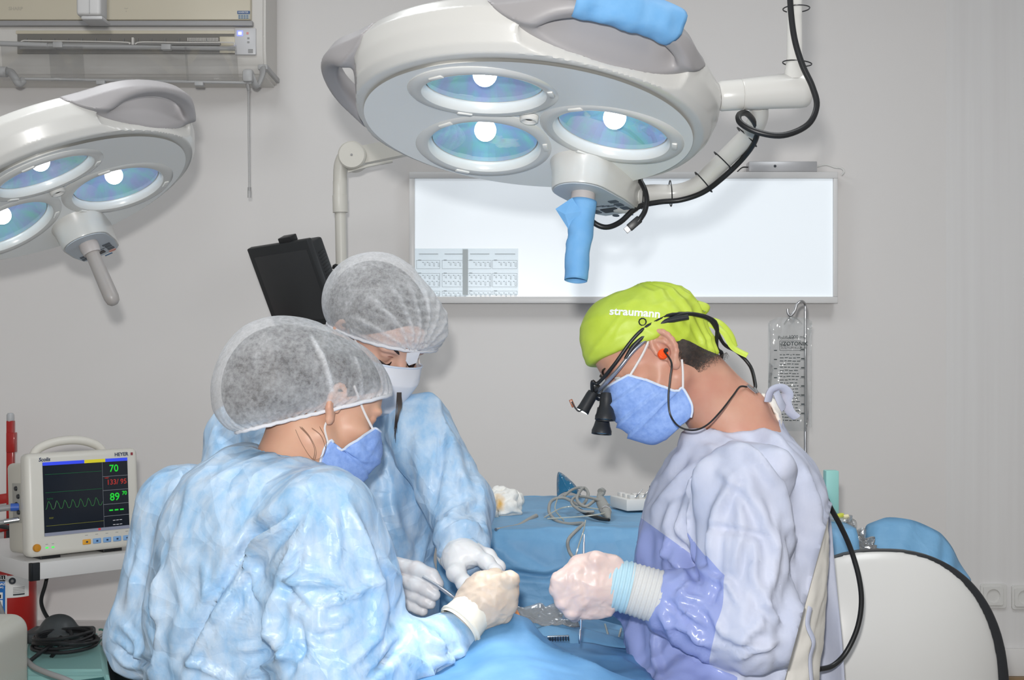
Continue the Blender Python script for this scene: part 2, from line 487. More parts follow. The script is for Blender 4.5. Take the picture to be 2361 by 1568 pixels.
def dichroic():
    m = bpy.data.materials.new('dichroic_reflector'); m.use_nodes = True; nt = m.node_tree; b = nt.nodes['Principled BSDF']
    tc = nt.nodes.new('ShaderNodeTexCoord')
    sp = nt.nodes.new('ShaderNodeTexNoise'); sp.inputs['Scale'].default_value = 34; sp.inputs['Detail'].default_value = 3
    mp = nt.nodes.new('ShaderNodeMapping'); mp.inputs['Scale'].default_value = (1, 1, 0.15)
    nt.links.new(tc.outputs['Object'], mp.inputs[0]); nt.links.new(mp.outputs[0], sp.inputs['Vector'])
    r = nt.nodes.new('ShaderNodeValToRGB'); e = r.color_ramp.elements
    e[0].position = 0.36; e[0].color = (*S(170,188,235), 1); e[1].position = 0.66; e[1].color = (*S(150,222,218), 1)
    k = r.color_ramp.elements.new(0.5); k.color = (*S(158,206,230), 1)
    nt.links.new(sp.outputs[0], r.inputs[0]); nt.links.new(r.outputs[0], b.inputs['Base Color'])
    b.inputs['Metallic'].default_value = 0.65; b.inputs['Roughness'].default_value = 0.4
    return m
M_['dichroic'] = dichroic()
M_['bulb'] = mat('lit_bulb', (1,1,1), 0.3, emit=((0.93,0.97,1.0), 10.0))
M_['rim_grey'] = mat('rim_lacquer', S(212,212,209), 0.25, coat=0.3)
LAMP_BLUEWRAP = []
def build_lamp(label):
    root = thing('surgical_lamp', label, 'surgical lamp', (0,0,0), 'operating lights with three reflectors')
    V, Q = surf(f_shell, (-0.335,-0.335,-0.01), (0.335,0.335,0.165), 0.0042)
    obj('shell', V, Q, M_['white_lacquer'], root, True, 38)
    for a in HANG:
        c = Vector((0.29*math.cos(a), 0.29*math.sin(a), 0.07)); t = Vector((-math.sin(a), math.cos(a), 0))
        w = np.abs(A(t))*0.24+np.abs(A((math.cos(a), math.sin(a), 0)))*0.09
        V, Q = surf(f_handle(a), A(c)-w-A((0.02,0.02,0.08)), A(c)+w+A((0.02,0.02,0.08)), 0.0036)
        obj('handle', V, Q, M_['handle_grey'], root, True, 50)
    # dished underside panel with three openings
    prof = [(0.001,0.27*math.tan(TILT))]+[(0.27*i/12, (0.27-0.27*i/12)*math.tan(TILT)) for i in range(1, 13)]
    prof = [(r, z-0.001) for r, z in prof]
    pan = lathe('panel', prof, M_['panel_grey'], root, 120)
    cut = []
    for c, n in LF:
        bm = bmesh.new(); bmesh.ops.create_cone(bm, cap_ends=True, segments=64, radius1=0.1, radius2=0.1, depth=0.2)
        bmesh.ops.transform(bm, matrix=Matrix.Translation(c) @ frame(n).to_4x4(), verts=bm.verts)
        cut.append(from_bm('cutter', bm))
    for k in cut:
        md = pan.modifiers.new('b', 'BOOLEAN'); md.operation = 'DIFFERENCE'; md.object = k; md.solver = 'EXACT'
    bpy.context.view_layer.update()
    me = bpy.data.meshes.new_from_object(pan.evaluated_get(bpy.context.evaluated_depsgraph_get()))
    pan.modifiers.clear(); pan.data = me; me.set_sharp_from_angle(angle=math.radians(30))
    for k in cut: bpy.data.objects.remove(k)
    for c, n in LF:
        Mx = frame(n)
        rim = lathe('reflector_rim', [(0.1215,-0.008), (0.1205,0.003), (0.115,0.0072), (0.104,0.0085), (0.098,0.007), (0.0935,0.001), (0.0925,-0.012), (0.0935,-0.02)],
                    M_['rim_grey'], root, 72, Mx, c)
        # local z points down/outwards: the bowl goes to negative z
        bp = [(0.006 + (0.091-0.006)*(i/9), -0.066+0.056*(i/9)**1.9) for i in range(10)]
        lathe('reflector_bowl', bp, M_['dichroic'], root, 40, Mx, c, smooth=False, sharp=None).data.polygons.foreach_set('use_smooth', [False]*(40*9))
        b_c = c+n*(-0.024)
        V1, F1 = lathe_data([(0.019*math.sin(t)+0.00005, -0.0025-0.0195*math.cos(t)) for t in np.linspace(0, math.pi, 14)], 28, Mx, b_c)
        bulb = obj('bulb', V1, F1, M_['bulb'], root)
        lathe('glass', [(0.0005,-0.0035), (0.045,-0.0042), (0.092,-0.007)], glassM, root, 48, Mx, c)
        # small clips of the lens ring
        for k in range(3):
            a = math.radians(40+120*k); R = Mx @ Vector((0.106*math.cos(a), 0.106*math.sin(a), 0.008))
            box('lens_clip', (0.026, 0.009, 0.005), c+R, M_['white_plastic'], root, Mx @ Matrix.Rotation(a+math.pi/2, 3, 'Z'), 0.002)
    lathe('sensor', [(0.0005,0.026), (0.006,0.026), (0.007,0.02), (0.0125,0.0165), (0.015,0.018), (0.016,0.026)], M_['white_plastic'], root, 28)
    lathe('sensor_lens', [(0.0005,0.0205), (0.006,0.021), (0.0068,0.0225)], M_['black_plastic'], root, 20)
    # control housing hanging on the far side
    bc = Vector((0.100, 0.162, 0)); td = Vector((0.62, 0.785, 0)).normalized(); tn = Vector((-td.y, td.x, 0))
    L = 0.125
    def outline(s, hw, L):
        o = []
        for i in range(17):
            a = math.pi/2+math.pi*i/16; o.append((hw*math.cos(a)*s, hw*math.sin(a)*s))
        o += [(L*0.5, -hw*0.99*s), (L*0.9, -hw*0.86*s), (L, -hw*0.66*s), (L, hw*0.66*s), (L*0.9, hw*0.86*s), (L*0.5, hw*0.99*s)]
        return o
    levels = [(1.24, 0.03), (1.13, 0.006), (1.07, -0.004), (1.04, -0.016), (1.02, -0.037), (1.0, -0.040)]
    V, Fc = [], []
    for s, z in levels:
        for (x, y) in outline(s, 0.052, L):
            q = bc+td*x+tn*y; V.append((q.x, q.y, z+ (0.03 if False else 0)))
    m = len(outline(1, 0.052, L))
    for k in range(len(levels)-1):
        for i in range(m): Fc.append((k*m+i, k*m+(i+1) % m, (k+1)*m+(i+1) % m, (k+1)*m+i))
    Fc.append(tuple((len(levels)-1)*m+i for i in range(m)))
    hs = obj('control_housing', V, Fc, M_['white_lacquer'], root, True, 50)
    B = basis(bc+Vector((0,0,-0.0415)), td, -tn)      # z = down
    lp = [(x*0.985+0.001, y*0.93) for x, y in outline(1.0, 0.052, L)]
    cp = plate('control_panel', [[(x, -y) for x, y in lp]], 0.002, mat('control_foil', S(188,196,204), 0.35), hs, B)
    dk = mat('key_dark', S(70,80,90), 0.4)
    def key(nm, x, y, w, h, m_, r=0.002):
        plate(nm, [rrect(w, h, r, 3, x, y)], 0.0012, m_, hs, B @ Matrix.Translation((0,0,0.0014)))
    key('display', 0.098, -0.004, 0.020, 0.034, M_['black_plastic'])
    key('key', 0.098, -0.034, 0.015, 0.015, dk); key('key', 0.098, 0.028, 0.015, 0.015, dk)
    key('key', 0.078, 0.028, 0.015, 0.015, dk); key('key', 0.060, 0.028, 0.012, 0.018, dk); key('key', 0.078, -0.034, 0.013, 0.013, dk)
    key('red_key', 0.118, 0.026, 0.012, 0.017, mat('salmon_key', S(215,150,135), 0.4), 0.0055)
    key('round_key', 0.128, -0.012, 0.013, 0.013, dk, 0.0062)
    for yy in (-0.004, 0.004, 0.012): key('mark', 0.074+yy*0.4, yy*1.2-0.004, 0.002, 0.016, dk, 0.0008)
    key('logo', 0.134, 0.012, 0.006, 0.018, M_['label_blue'], 0.001)
    # grip under the housing
    g0 = bc+Vector((0.004, 0.002, -0.041))
    lathe('grip_collar', [(0.0005,0.0), (0.021,0.0), (0.0215,-0.012), (0.019,-0.026), (0.0005,-0.026)], mat('collar_grey', S(190,184,182), 0.4), root, 28, None, g0)
    lathe('grip_rod', [(0.015,-0.024), (0.0155,-0.05), (0.0165,-0.11), (0.0165,-0.135), (0.014,-0.146), (0.008,-0.152), (0.0005,-0.154)], mat('grip_grey', S(168,162,158), 0.35), root, 28, None, g0)
    root['_g0'] = tuple(g0)
    return root
MAIN = build_lamp('large white operating lamp overhead with a blue wrapped handle, in front of the light box')
def copy_tree(o, parent=None):
    c = o.copy(); COL.objects.link(c); c.parent = parent; _org[c.name] = Vector((0,0,0))
    for ch in list(o.children): copy_tree(ch, c)
    return c
LEFT = copy_tree(MAIN)
LEFT['label'] = 'tilted white operating lamp with bare grey handle, cut by the left picture edge'
def lamp_matrix(centre, roll, lean, yaw):
    # roll: leaning to picture right, lean: top leaning away from the camera
    n = Vector((math.sin(roll), math.sin(lean)*math.cos(roll), math.cos(lean)*math.cos(roll))).normalized()
    x = Vector((1,0,0)); x = (x-n*x.dot(n)).normalized(); y = n.cross(x)
    R = Matrix((x, y, n)).transposed() @ Matrix.Rotation(yaw, 3, 'Z')
    return Matrix.Translation(centre) @ R.to_4x4()
MM = lamp_matrix(P(1217, 303, 2.14), math.radians(5.5), math.radians(11.5), 0)
ML = lamp_matrix(P(142, 464, 2.7), math.radians(-25), math.radians(7.0), math.radians(40))
for o, Mx in ((MAIN, MM), (LEFT, ML)):
    o.matrix_world = Mx
def lamp_spots(Mx, e):
    for c, n in LF:
        c2 = Mx @ (c+n*0.012); t = Mx @ (c+n*1.0)
        light('lamp_beam', 'SPOT', c2, e, (0.95,0.98,1.0), t, spot_size=math.radians(26), spot_blend=0.7, shadow_soft_size=0.08)
lamp_spots(MM, 14); lamp_spots(ML, 6)

# --- suspension of the main lamp (children of the lamp, in world space through the inverse)
class InSpace:
    """build parts with world coordinates under a rotated root"""
    def __init__(self, root): self.root = root
    def fix(self, o):
        o.parent = self.root; o.matrix_parent_inverse = self.root.matrix_world.inverted(); return o
bpy.context.view_layer.update()
im = InSpace(MAIN)
WL = M_['white_lacquer']
jd = 2.13
im.fix(tube('yoke_arm', pts([(1452,452,2.370), (1500,446,2.380), (1560,445,2.380), (1608,428,2.360), (1650,388,2.330), (1700,338,2.280), (1732,305,2.240), (1748,272,2.190), (1748,240,2.160)]), 0.0165, WL, None, 18, smooth_n=6))
jb = basis(P(1452,452,2.372), (1,0.1,0.1), (0,1,0))
im.fix(lathe('yoke_bracket', [(0.0005,-0.03), (0.026,-0.03), (0.03,-0.02), (0.03,0.012), (0.024,0.02), (0.0005,0.02)], WL, None, 28, frame((0.95,0.2,-0.1)), P(1447,455,2.372)))
a0, a1 = P(1662,222,jd), P(1862,206,jd+0.01); ax = (a1-a0).normalized()
Lx = (a1-a0).length
im.fix(lathe('pivot_joint', [(0.0005,-0.004), (0.022,-0.004), (0.0245,0.0), (0.0252,0.033), (0.0238,0.0345), (0.0252,0.036), (0.027,0.08), (0.030,Lx-0.014), (0.029,Lx-0.004), (0.026,Lx), (0.0005,Lx)], WL, None, 36, frame(ax), a0))
im.fix(lathe('joint_cap', [(0.0005,0.0035), (0.019,0.0035), (0.0205,0.0)], M_['white_plastic'], None, 30, frame(ax), a1))
vp = P(1832,170,jd)
im.fix(lathe('drop_tube', [(0.0175,-0.01), (0.0165,0.004), (0.0142,0.014), (0.0126,0.03), (0.0120,0.12), (0.0120,ZC-vp.z-0.1)], WL, None, 28, None, vp))
im.fix(lathe('ceiling_flange', [(0.0005,-0.1), (0.05,-0.1), (0.07,-0.04), (0.075,0.0), (0.0005,0.0)], WL, None, 32, None, Vector((vp.x, vp.y, ZC))))
cab = M_['black_rubber']
cpath = [(1820,-60,2.120), (1823,20,2.115), (1832,90,2.110), (1850,150,2.105), (1873,200,2.100), (1883,245,2.095), (1862,288,2.090), (1806,312,2.080), (1748,305,2.080), (1708,284,2.090), (1704,265,2.110), (1722,262,2.140), (1742,288,2.190),
         (1742,322,2.230), (1712,366,2.290), (1664,412,2.320), (1620,444,2.345), (1570,461,2.360), (1520,466,2.360), (1470,478,2.350), (1430,512,2.340), (1398,524,2.330), (1370,514,2.330), (1356,492,2.340), (1352,460,2.350)]
im.fix(tube('power_cable', pts(cpath), 0.0050, cab, None, 10, smooth_n=6))
im.fix(tube('usb_lead', pts([(1472,410,2.345), (1486,436,2.330), (1491,462,2.320), (1487,486,2.315), (1478,502,2.310), (1470,512,2.310)]), 0.0048, cab, None, 10, smooth_n=6))
u0, u1 = P(1471,508,2.310), P(1449,527,2.310); ux = (u1-u0).normalized()
ub = basis((u0+u1)/2, ux, (0,1,0))
im.fix(box('usb_plug', (0.026, 0.009, 0.0145), (u0*0.62+u1*0.38), cab, None, ub.to_3x3(), 0.002))
im.fix(box('usb_tip', (0.014, 0.006, 0.0115), u1, M_['chrome_soft'], None, ub.to_3x3(), 0.0006))
def tie(c, ax, r, rt=0.0011):
    R = frame(ax); path = [Vector(c)+R @ Vector((r*math.cos(t), r*1.1*math.sin(t), 0)) for t in np.linspace(0, 2*math.pi, 20, endpoint=False)]
    im.fix(tube('cable_tie', path, rt, cab, None, 5, closed=True))
    q = Vector(c)+R @ Vector((0, r*1.15, 0))
for (x, y, d, axx) in ((1836,20,2.135,(0,0,1)), (1838,146,2.135,(0.1,0,1)), (1722,316,2.250,(0.7,-0.15,0.7)), (1668,372,2.310,(0.7,-0.15,0.7)), (1622,420,2.345,(0.7,-0.1,0.6)), (1546,446,2.380,(1,0,0.05)), (1480,452,2.375,(1,0,0))):
    tie(P(x, y, d), axx, 0.0215)
# --- sterile paper wraps
def wrap_tube(name, label, path, r, flare=0.0, seg=26, amp=0.0012, seedo=0.0):
    path = [Vector(p) for p in path]
    V, Fc = tube_data(path, r, seg, caps=False)
    V = np.array([tuple(v) for v in V]); n = len(path)
    c = np.repeat(np.array([tuple(p) for p in path]), seg, 0)
    d = V-c; dl = np.linalg.norm(d, axis=1)[:,None]
    nz = perlin(V*38+seedo)*amp*2+ridged(V*np.array([30,30,30])+seedo)*amp
    V = c+d/dl*(dl+nz[:,None])
    o = obj(name, V, Fc, M_['cover_blue'], None, True)
    md = o.modifiers.new('paper', 'SOLIDIFY'); md.thickness = 0.0006; md.offset = 1
    return tag(o, label, 'handle cover')
g0 = Vector(MAIN['_g0'])
rod = [MM @ (g0+Vector((0.0,0,z))) for z in np.linspace(-0.016, -0.160, 26)]
rr = np.interp(np.linspace(0,1,26), [0, 0.1, 0.25, 0.5, 1.0], [0.0235,0.0225,0.0215,0.0205,0.0190])
wr = wrap_tube('handle_cover', 'blue paper sleeve rolled around the lamp grip hanging before the light box', rod, rr)
# folded paper ear of that sleeve
rc = rod[3]
ear = obj('paper_corner', [rc+Vector(q) for q in ((-0.046,-0.012,0.002), (-0.018,-0.020,0.020), (-0.004,-0.026,-0.004), (-0.020,-0.014,-0.040), (-0.030,-0.020,-0.008), (-0.012,-0.010,-0.006))], [(0,1,4), (1,2,4), (2,3,4), (3,0,4), (1,5,2), (2,5,3)], M_['cover_blue'], wr, False)
ear.modifiers.new('paper', 'SOLIDIFY').thickness = 0.0015
ha = HANG[0]
arc = []
for t in np.linspace(-0.30, 0.31, 26):
    rad = 0.333
    arc.append(MM @ Vector((rad*math.cos(ha+t*0.8), rad*math.sin(ha+t*0.8), 0.078)))
wrap_tube('handle_cover', 'crumpled blue paper wrapped around the nearest grey handle on top of the lamp', arc, np.interp(np.linspace(0,1,26), [0,.5,1], [0.0265,0.0255,0.0275]), seedo=5.0, amp=0.002)

# the left lamp hangs from its own drop tube outside the picture
il = InSpace(LEFT)
il.fix(tube('yoke_arm', [ML @ Vector((-0.31,0.02,0.06)), ML @ Vector((-0.42,0.02,0.10)), ML @ Vector((-0.46,0.0,0.25))], 0.017, WL, None, 14, smooth_n=6))
q_ = ML @ Vector((-0.46,0.0,0.25)); il.fix(tube('drop_tube', [q_, Vector((q_.x,q_.y,ZC))], 0.014, WL, None, 14))
# ------------------------------------------------------------------ people: shared pieces
def face_frame(origin_pt, yaw_vec, pitch, roll=0.0):
    """columns: person's right, forward, up; yaw_vec = horizontal facing direction, pitch down in radians"""
    h = Vector((yaw_vec[0], yaw_vec[1], 0)).normalized()
    f = h*math.cos(pitch)+Vector((0,0,-math.sin(pitch)))
    u = h*math.sin(pitch)+Vector((0,0,math.cos(pitch)))
    r = f.cross(u)
    if roll:
        q = Matrix.Rotation(roll, 3, f); u = q @ u; r = q @ r
    return basis(origin_pt, r, f)
def to_local(p, Mi):
    return p @ np.array(Mi.to_3x3(), dtype=np.float32).T+np.array(Mi.translation, dtype=np.float32)
def f_face(q, fem=True, ears=True):
    w = 0.965 if fem else 1.0
    ax = np.abs(q[:,0]); s = q.copy(); s[:,0] = ax           # mirrored side
    d = s_ell(s, (0,-0.008,0.052), (0.073*w,0.096,0.080))
    d = smin(d, s_ell(s, (0,0.030,0.045), (0.062*w,0.064,0.062)), 0.03)
    d = smin(d, s_ell(s, (0,0.040,-0.030), (0.054*w,0.050,0.072)), 0.03)
    jr = 0.019 if fem else 0.022
    d = smin(d, s_cap(s, (0.050*w,-0.002,-0.045), (0.012,0.068,-0.098), jr, 0.018), 0.03)
    d = smin(d, s_ell(s, (0,0.075,-0.098), (0.020,0.018,0.016)), 0.02)
    d = smin(d, s_ell(s, (0.046*w,0.056,-0.012), (0.021,0.026,0.017)), 0.02)
    d = smin(d, s_ell(s, (0.028,0.081,0.034), (0.026,0.013,0.009)), 0.014)
    d = smax(d, -s_ell(s, (0.031,0.099,0.014), (0.019,0.017,0.0115)), 0.012)
    d = smin(d, s_ell(s, (0.031,0.0745,0.014), (0.0135,0.0125,0.0125)), 0.004)
    d = smin(d, s_ell(s, (0.031,0.0790,0.0205), (0.0155,0.010,0.0065)), 0.005)
    d = smin(d, s_cap(s, (0,0.086,0.022), (0,0.112,-0.020), 0.0085, 0.012), 0.014)
    d = smin(d, s_ell(s, (0.012,0.100,-0.026), (0.009,0.011,0.008)), 0.008)
    d = smin(d, s_ell(s, (0,0.090,-0.060), (0.022,0.011,0.012)), 0.014)
    return d
def f_ear(q, sc=1.0):
    s = q.copy(); s[:,0] = np.abs(s[:,0])
    c = np.array((0.0735,-0.012,0.004), np.float32)
    a = math.radians(24)                 # stands off the head, opening forwards
    l = s-c
    x = l[:,0]*math.cos(a)+l[:,1]*math.sin(a)
    y = -l[:,0]*math.sin(a)+l[:,1]*math.cos(a)
    e = np.stack([x, y, l[:,2]], 1)/sc
    ang = np.linspace(math.radians(-8), math.radians(250), 12)
    H = [(0.009, 0.0165*math.cos(t)-0.001, 0.007+0.0255*math.sin(t)) for t in ang]
    H += [(0.008, 0.001, -0.026)]
    d = s_chain(e, H, [0.0042]*len(H), 0.003)
    d = smin(d, s_ell(e, (0.003,-0.001,0.004), (0.0050,0.016,0.026)), 0.006)
    d = smin(d, s_ell(e, (0.006,0.002,-0.026), (0.0050,0.0085,0.010)), 0.006)
    AH = [(0.0085,0.003,0.020), (0.0085,-0.005,0.013), (0.009,-0.008,0.002), (0.0085,-0.004,-0.011), (0.0075,0.003,-0.016)]
    d = smin(d, s_chain(e, AH, [0.0025,0.0032,0.0032,0.003,0.003], 0.003), 0.004)
    d = smin(d, s_ell(e, (0.006,0.012,-0.004), (0.0035,0.004,0.007)), 0.004)
    d = smax(d, -s_ell(e, (0.0115,0.002,-0.001), (0.008,0.0075,0.0105)), 0.004)
    return d*sc
def skin_mat(name, base, warm):
    m = mat(name, base, 0.42, noise=(22, 0.55, warm), bump=(420, 0.12, 0.0006), sss=0.25, spec=0.4)
    return m
def nonwoven(name, ca, cb, rough=0.45, scale=26, bumpd=0.004, stretch=(1,1,0.45), gloss=0.35, crease=0.0):
    """crimped nonwoven cloth: cloudy fibre streaks, fine crumple relief"""
    m = bpy.data.materials.new(name); m.use_nodes = True; nt = m.node_tree; b = nt.nodes['Principled BSDF']
    b.inputs['Roughness'].default_value = rough; b.inputs['Specular IOR Level'].default_value = gloss
    tc = nt.nodes.new('ShaderNodeTexCoord'); mp = nt.nodes.new('ShaderNodeMapping'); mp.inputs['Scale'].default_value = stretch
    nt.links.new(tc.outputs['Object'], mp.inputs[0])
    n1 = nt.nodes.new('ShaderNodeTexNoise'); n1.inputs['Scale'].default_value = scale; n1.inputs['Detail'].default_value = 6; n1.inputs['Roughness'].default_value = 0.62
    nt.links.new(mp.outputs[0], n1.inputs['Vector'])
    r = nt.nodes.new('ShaderNodeValToRGB'); r.color_ramp.elements[0].position = 0.33; r.color_ramp.elements[1].position = 0.67
    r.color_ramp.elements[0].color = (*ca, 1); r.color_ramp.elements[1].color = (*cb, 1)
    nt.links.new(n1.outputs[0], r.inputs[0]); nt.links.new(r.outputs[0], b.inputs['Base Color'])
    n2 = nt.nodes.new('ShaderNodeTexNoise'); n2.noise_type = 'RIDGED_MULTIFRACTAL'; n2.inputs['Scale'].default_value = 7; n2.inputs['Detail'].default_value = 2.5; n2.inputs['Distortion'].default_value = 0.7
    nt.links.new(tc.outputs['Object'], n2.inputs['Vector'])
    bp = nt.nodes.new('ShaderNodeBump'); bp.inputs['Strength'].default_value = 0.55; bp.inputs['Distance'].default_value = bumpd
    nt.links.new(n2.outputs[0], bp.inputs['Height'])
    if crease:       # crumpled-paper network: flat facets meeting in sharp lines
        wn = nt.nodes.new('ShaderNodeTexNoise'); wn.inputs['Scale'].default_value = 6; nt.links.new(tc.outputs['Object'], wn.inputs['Vector'])
        ad = nt.nodes.new('ShaderNodeVectorMath'); ad.operation = 'MULTIPLY_ADD'; ad.inputs[1].default_value = (0.10,0.10,0.10)
        nt.links.new(wn.outputs['Color'], ad.inputs[0]); nt.links.new(tc.outputs['Object'], ad.inputs[2])
        hs = None
        for sc_, wt in ((8.5, 1.0), (19.0, 0.4)):
            vo = nt.nodes.new('ShaderNodeTexVoronoi'); vo.feature = 'DISTANCE_TO_EDGE'; vo.inputs['Scale'].default_value = sc_
            nt.links.new(ad.outputs[0], vo.inputs['Vector'])
            mi = nt.nodes.new('ShaderNodeMath'); mi.operation = 'MULTIPLY'; mi.inputs[1].default_value = -wt*2.2/ (1 if wt == 1.0 else 1)
            nt.links.new(vo.outputs['Distance'], mi.inputs[0])
            if hs is None: hs = mi.outputs[0]
            else:
                sm_ = nt.nodes.new('ShaderNodeMath'); nt.links.new(hs, sm_.inputs[0]); nt.links.new(mi.outputs[0], sm_.inputs[1]); hs = sm_.outputs[0]
        bc_ = nt.nodes.new('ShaderNodeBump'); bc_.inputs['Strength'].default_value = 0.6; bc_.inputs['Distance'].default_value = crease
        nt.links.new(hs, bc_.inputs['Height']); nt.links.new(bp.outputs[0], bc_.inputs['Normal']); bp = bc_
    n3 = nt.nodes.new('ShaderNodeTexNoise'); n3.inputs['Scale'].default_value = 420
    nt.links.new(tc.outputs['Object'], n3.inputs['Vector'])
    b2 = nt.nodes.new('ShaderNodeBump'); b2.inputs['Strength'].default_value = 0.18; b2.inputs['Distance'].default_value = 0.0006
    nt.links.new(n3.outputs[0], b2.inputs['Height']); nt.links.new(bp.outputs[0], b2.inputs['Normal'])
    nt.links.new(b2.outputs[0], b.inputs['Normal'])
    return m
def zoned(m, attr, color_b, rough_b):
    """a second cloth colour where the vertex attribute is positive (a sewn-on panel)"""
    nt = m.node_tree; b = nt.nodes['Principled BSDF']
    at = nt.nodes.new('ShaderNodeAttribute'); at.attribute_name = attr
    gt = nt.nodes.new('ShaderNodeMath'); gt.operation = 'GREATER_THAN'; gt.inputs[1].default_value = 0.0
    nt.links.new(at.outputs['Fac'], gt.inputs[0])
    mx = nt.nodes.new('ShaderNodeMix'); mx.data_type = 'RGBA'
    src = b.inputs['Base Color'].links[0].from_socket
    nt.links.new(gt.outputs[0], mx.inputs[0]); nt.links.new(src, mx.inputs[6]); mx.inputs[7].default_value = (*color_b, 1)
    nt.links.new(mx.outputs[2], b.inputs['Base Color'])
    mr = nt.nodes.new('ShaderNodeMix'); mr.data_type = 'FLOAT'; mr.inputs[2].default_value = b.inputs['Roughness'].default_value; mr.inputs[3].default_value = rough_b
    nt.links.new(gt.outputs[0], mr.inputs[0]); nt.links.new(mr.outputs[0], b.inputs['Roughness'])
def bouffant(name, dens, white=(0.86,0.87,0.89), thick_attr=None):
    """see-through crimped cap cloth: fibres leave part of the light through"""
    m = bpy.data.materials.new(name); m.use_nodes = True; nt = m.node_tree; nt.nodes.clear()
    out = nt.nodes.new('ShaderNodeOutputMaterial'); tr = nt.nodes.new('ShaderNodeBsdfTransparent')
    df = nt.nodes.new('ShaderNodeBsdfDiffuse'); df.inputs[0].default_value = (*white, 1)
    tl = nt.nodes.new('ShaderNodeBsdfTranslucent'); tl.inputs[0].default_value = (*white, 1)
    ms = nt.nodes.new('ShaderNodeMixShader'); ms.inputs[0].default_value = 0.25
    nt.links.new(df.outputs[0], ms.inputs[1]); nt.links.new(tl.outputs[0], ms.inputs[2])
    tc = nt.nodes.new('ShaderNodeTexCoord')
    n1 = nt.nodes.new('ShaderNodeTexNoise'); n1.inputs['Scale'].default_value = 130; n1.inputs['Detail'].default_value = 4; n1.inputs['Roughness'].default_value = 0.7
    n2 = nt.nodes.new('ShaderNodeTexNoise'); n2.inputs['Scale'].default_value = 24; n2.inputs['Detail'].default_value = 3
    nt.links.new(tc.outputs['Object'], n1.inputs['Vector']); nt.links.new(tc.outputs['Object'], n2.inputs['Vector'])
    at = nt.nodes.new('ShaderNodeAttribute'); at.attribute_name = 'dens'
    def math_(op, a, b_):
        k = nt.nodes.new('ShaderNodeMath'); k.operation = op
        for i, v in enumerate((a, b_)):
            if isinstance(v, (int, float)): k.inputs[i].default_value = v
            else: nt.links.new(v, k.inputs[i])
        return k.outputs[0]
    lw = nt.nodes.new('ShaderNodeLayerWeight'); lw.inputs[0].default_value = 0.35
    a = math_('MULTIPLY', math_('SUBTRACT', n1.outputs[0], 0.5), 0.75)
    b = math_('MULTIPLY', math_('SUBTRACT', n2.outputs[0], 0.5), 0.45)
    c = math_('ADD', math_('ADD', a, b), dens)
    c = math_('ADD', c, at.outputs['Fac'])
    c = math_('ADD', c, math_('MULTIPLY', lw.outputs['Facing'], 0.35))
    c = math_('MINIMUM', math_('MAXIMUM', c, 0.05), 0.97)
    mx = nt.nodes.new('ShaderNodeMixShader')
    nt.links.new(c, mx.inputs[0]); nt.links.new(tr.outputs[0], mx.inputs[1]); nt.links.new(ms.outputs[0], mx.inputs[2])
    nt.links.new(mx.outputs[0], out.inputs[0])
    return m
def set_attr(o, name, vals):
    at = o.data.attributes.new(name, 'FLOAT', 'POINT'); at.data.foreach_set('value', np.asarray(vals, dtype=np.float32))
def prune(V, Q, keep):
    """drop the faces whose corners are not all kept"""
    kf = keep[Q].all(1); Q = Q[kf]; used = np.unique(Q); mp = np.full(len(V), -1); mp[used] = np.arange(len(used))
    return V[used], mp[Q], used
def folds(V, N, strokes, d):
    """add sewn and pulled folds: strokes = (polyline in picture pixels at distance d, height in m, half width px, both)"""
    x, z = V[:,0]*d/V[:,1], CAMH+(V[:,2]-CAMH)*d/V[:,1]
    out = np.zeros(len(V)); front = np.clip(0.25-N[:,1], 0, 0.5)/0.5
    for st in strokes:
        line, amp, wpx = st[0], st[1], st[2]
        w = wpx/F*d
        L = [P(a, b, d) for a, b in line]
        best = np.full(len(V), 9.0); tt = np.zeros(len(V)); n = len(L)-1
        sd = np.zeros(len(V))
        for i in range(n):
            dd, t = seg_dist2(x, z, (L[i].x, L[i].z), (L[i+1].x, L[i+1].z))
            k = dd < best
            cr = (L[i+1].x-L[i].x)*(z-L[i].z)-(L[i+1].z-L[i].z)*(x-L[i].x)
            best = np.where(k, dd, best); tt = np.where(k, (i+t)/n, tt); sd = np.where(k, np.sign(cr), sd)
        taper = np.clip(np.sin(np.pi*np.clip(tt*0.86+0.07, 0, 1))*1.4, 0, 1)
        if len(st) > 3 and st[3] == 'step':      # overlap edge: one side stands proud
            out += amp*taper*0.5*(1+np.tanh(sd*best/0.006))*np.exp(-best/(w*2.5))
        elif len(st) > 3 and st[3] == 'sharp':
            out += amp*taper*np.exp(-best/w)
        else:
            out += amp*taper*(np.exp(-(best/w)**2)-0.35*np.exp(-((best-1.7*w)/w)**2))
    return out*front
def cloth(name, f, lo, hi, h, m, parent, strokes=(), d=2.0, rid=(0.004, (9,9,4)), seed=0.0, keep=None, sm=1, fine=0.0015):
    V, Q = surf(f, lo, hi, h, project=1)
    V = vsmooth(V, Q, sm)
    N = vnormals(V, Q)
    r = ridged(V*np.array(rid[1])+seed, 0.5); r2 = ridged(V*np.array(rid[1])*2.3+seed+9, 0.6)
    dsp = rid[0]*(np.clip(r, -0.6, 1)-0.35)+rid[0]*0.4*(np.clip(r2, -0.6, 1)-0.35)+fine*perlin(V*45+seed)
    if strokes: dsp = dsp+folds(V, N, strokes, d)
    V = V+N*dsp[:,None]
    if keep is not None:
        L = keep(V); near = np.abs(L) < 9; V[near,0] -= L[near]*V[near,1]/F
        V, Q, _ = prune(V, Q, keep(V) < 0.5)
    return obj(name, V, Q, m, parent, True), V
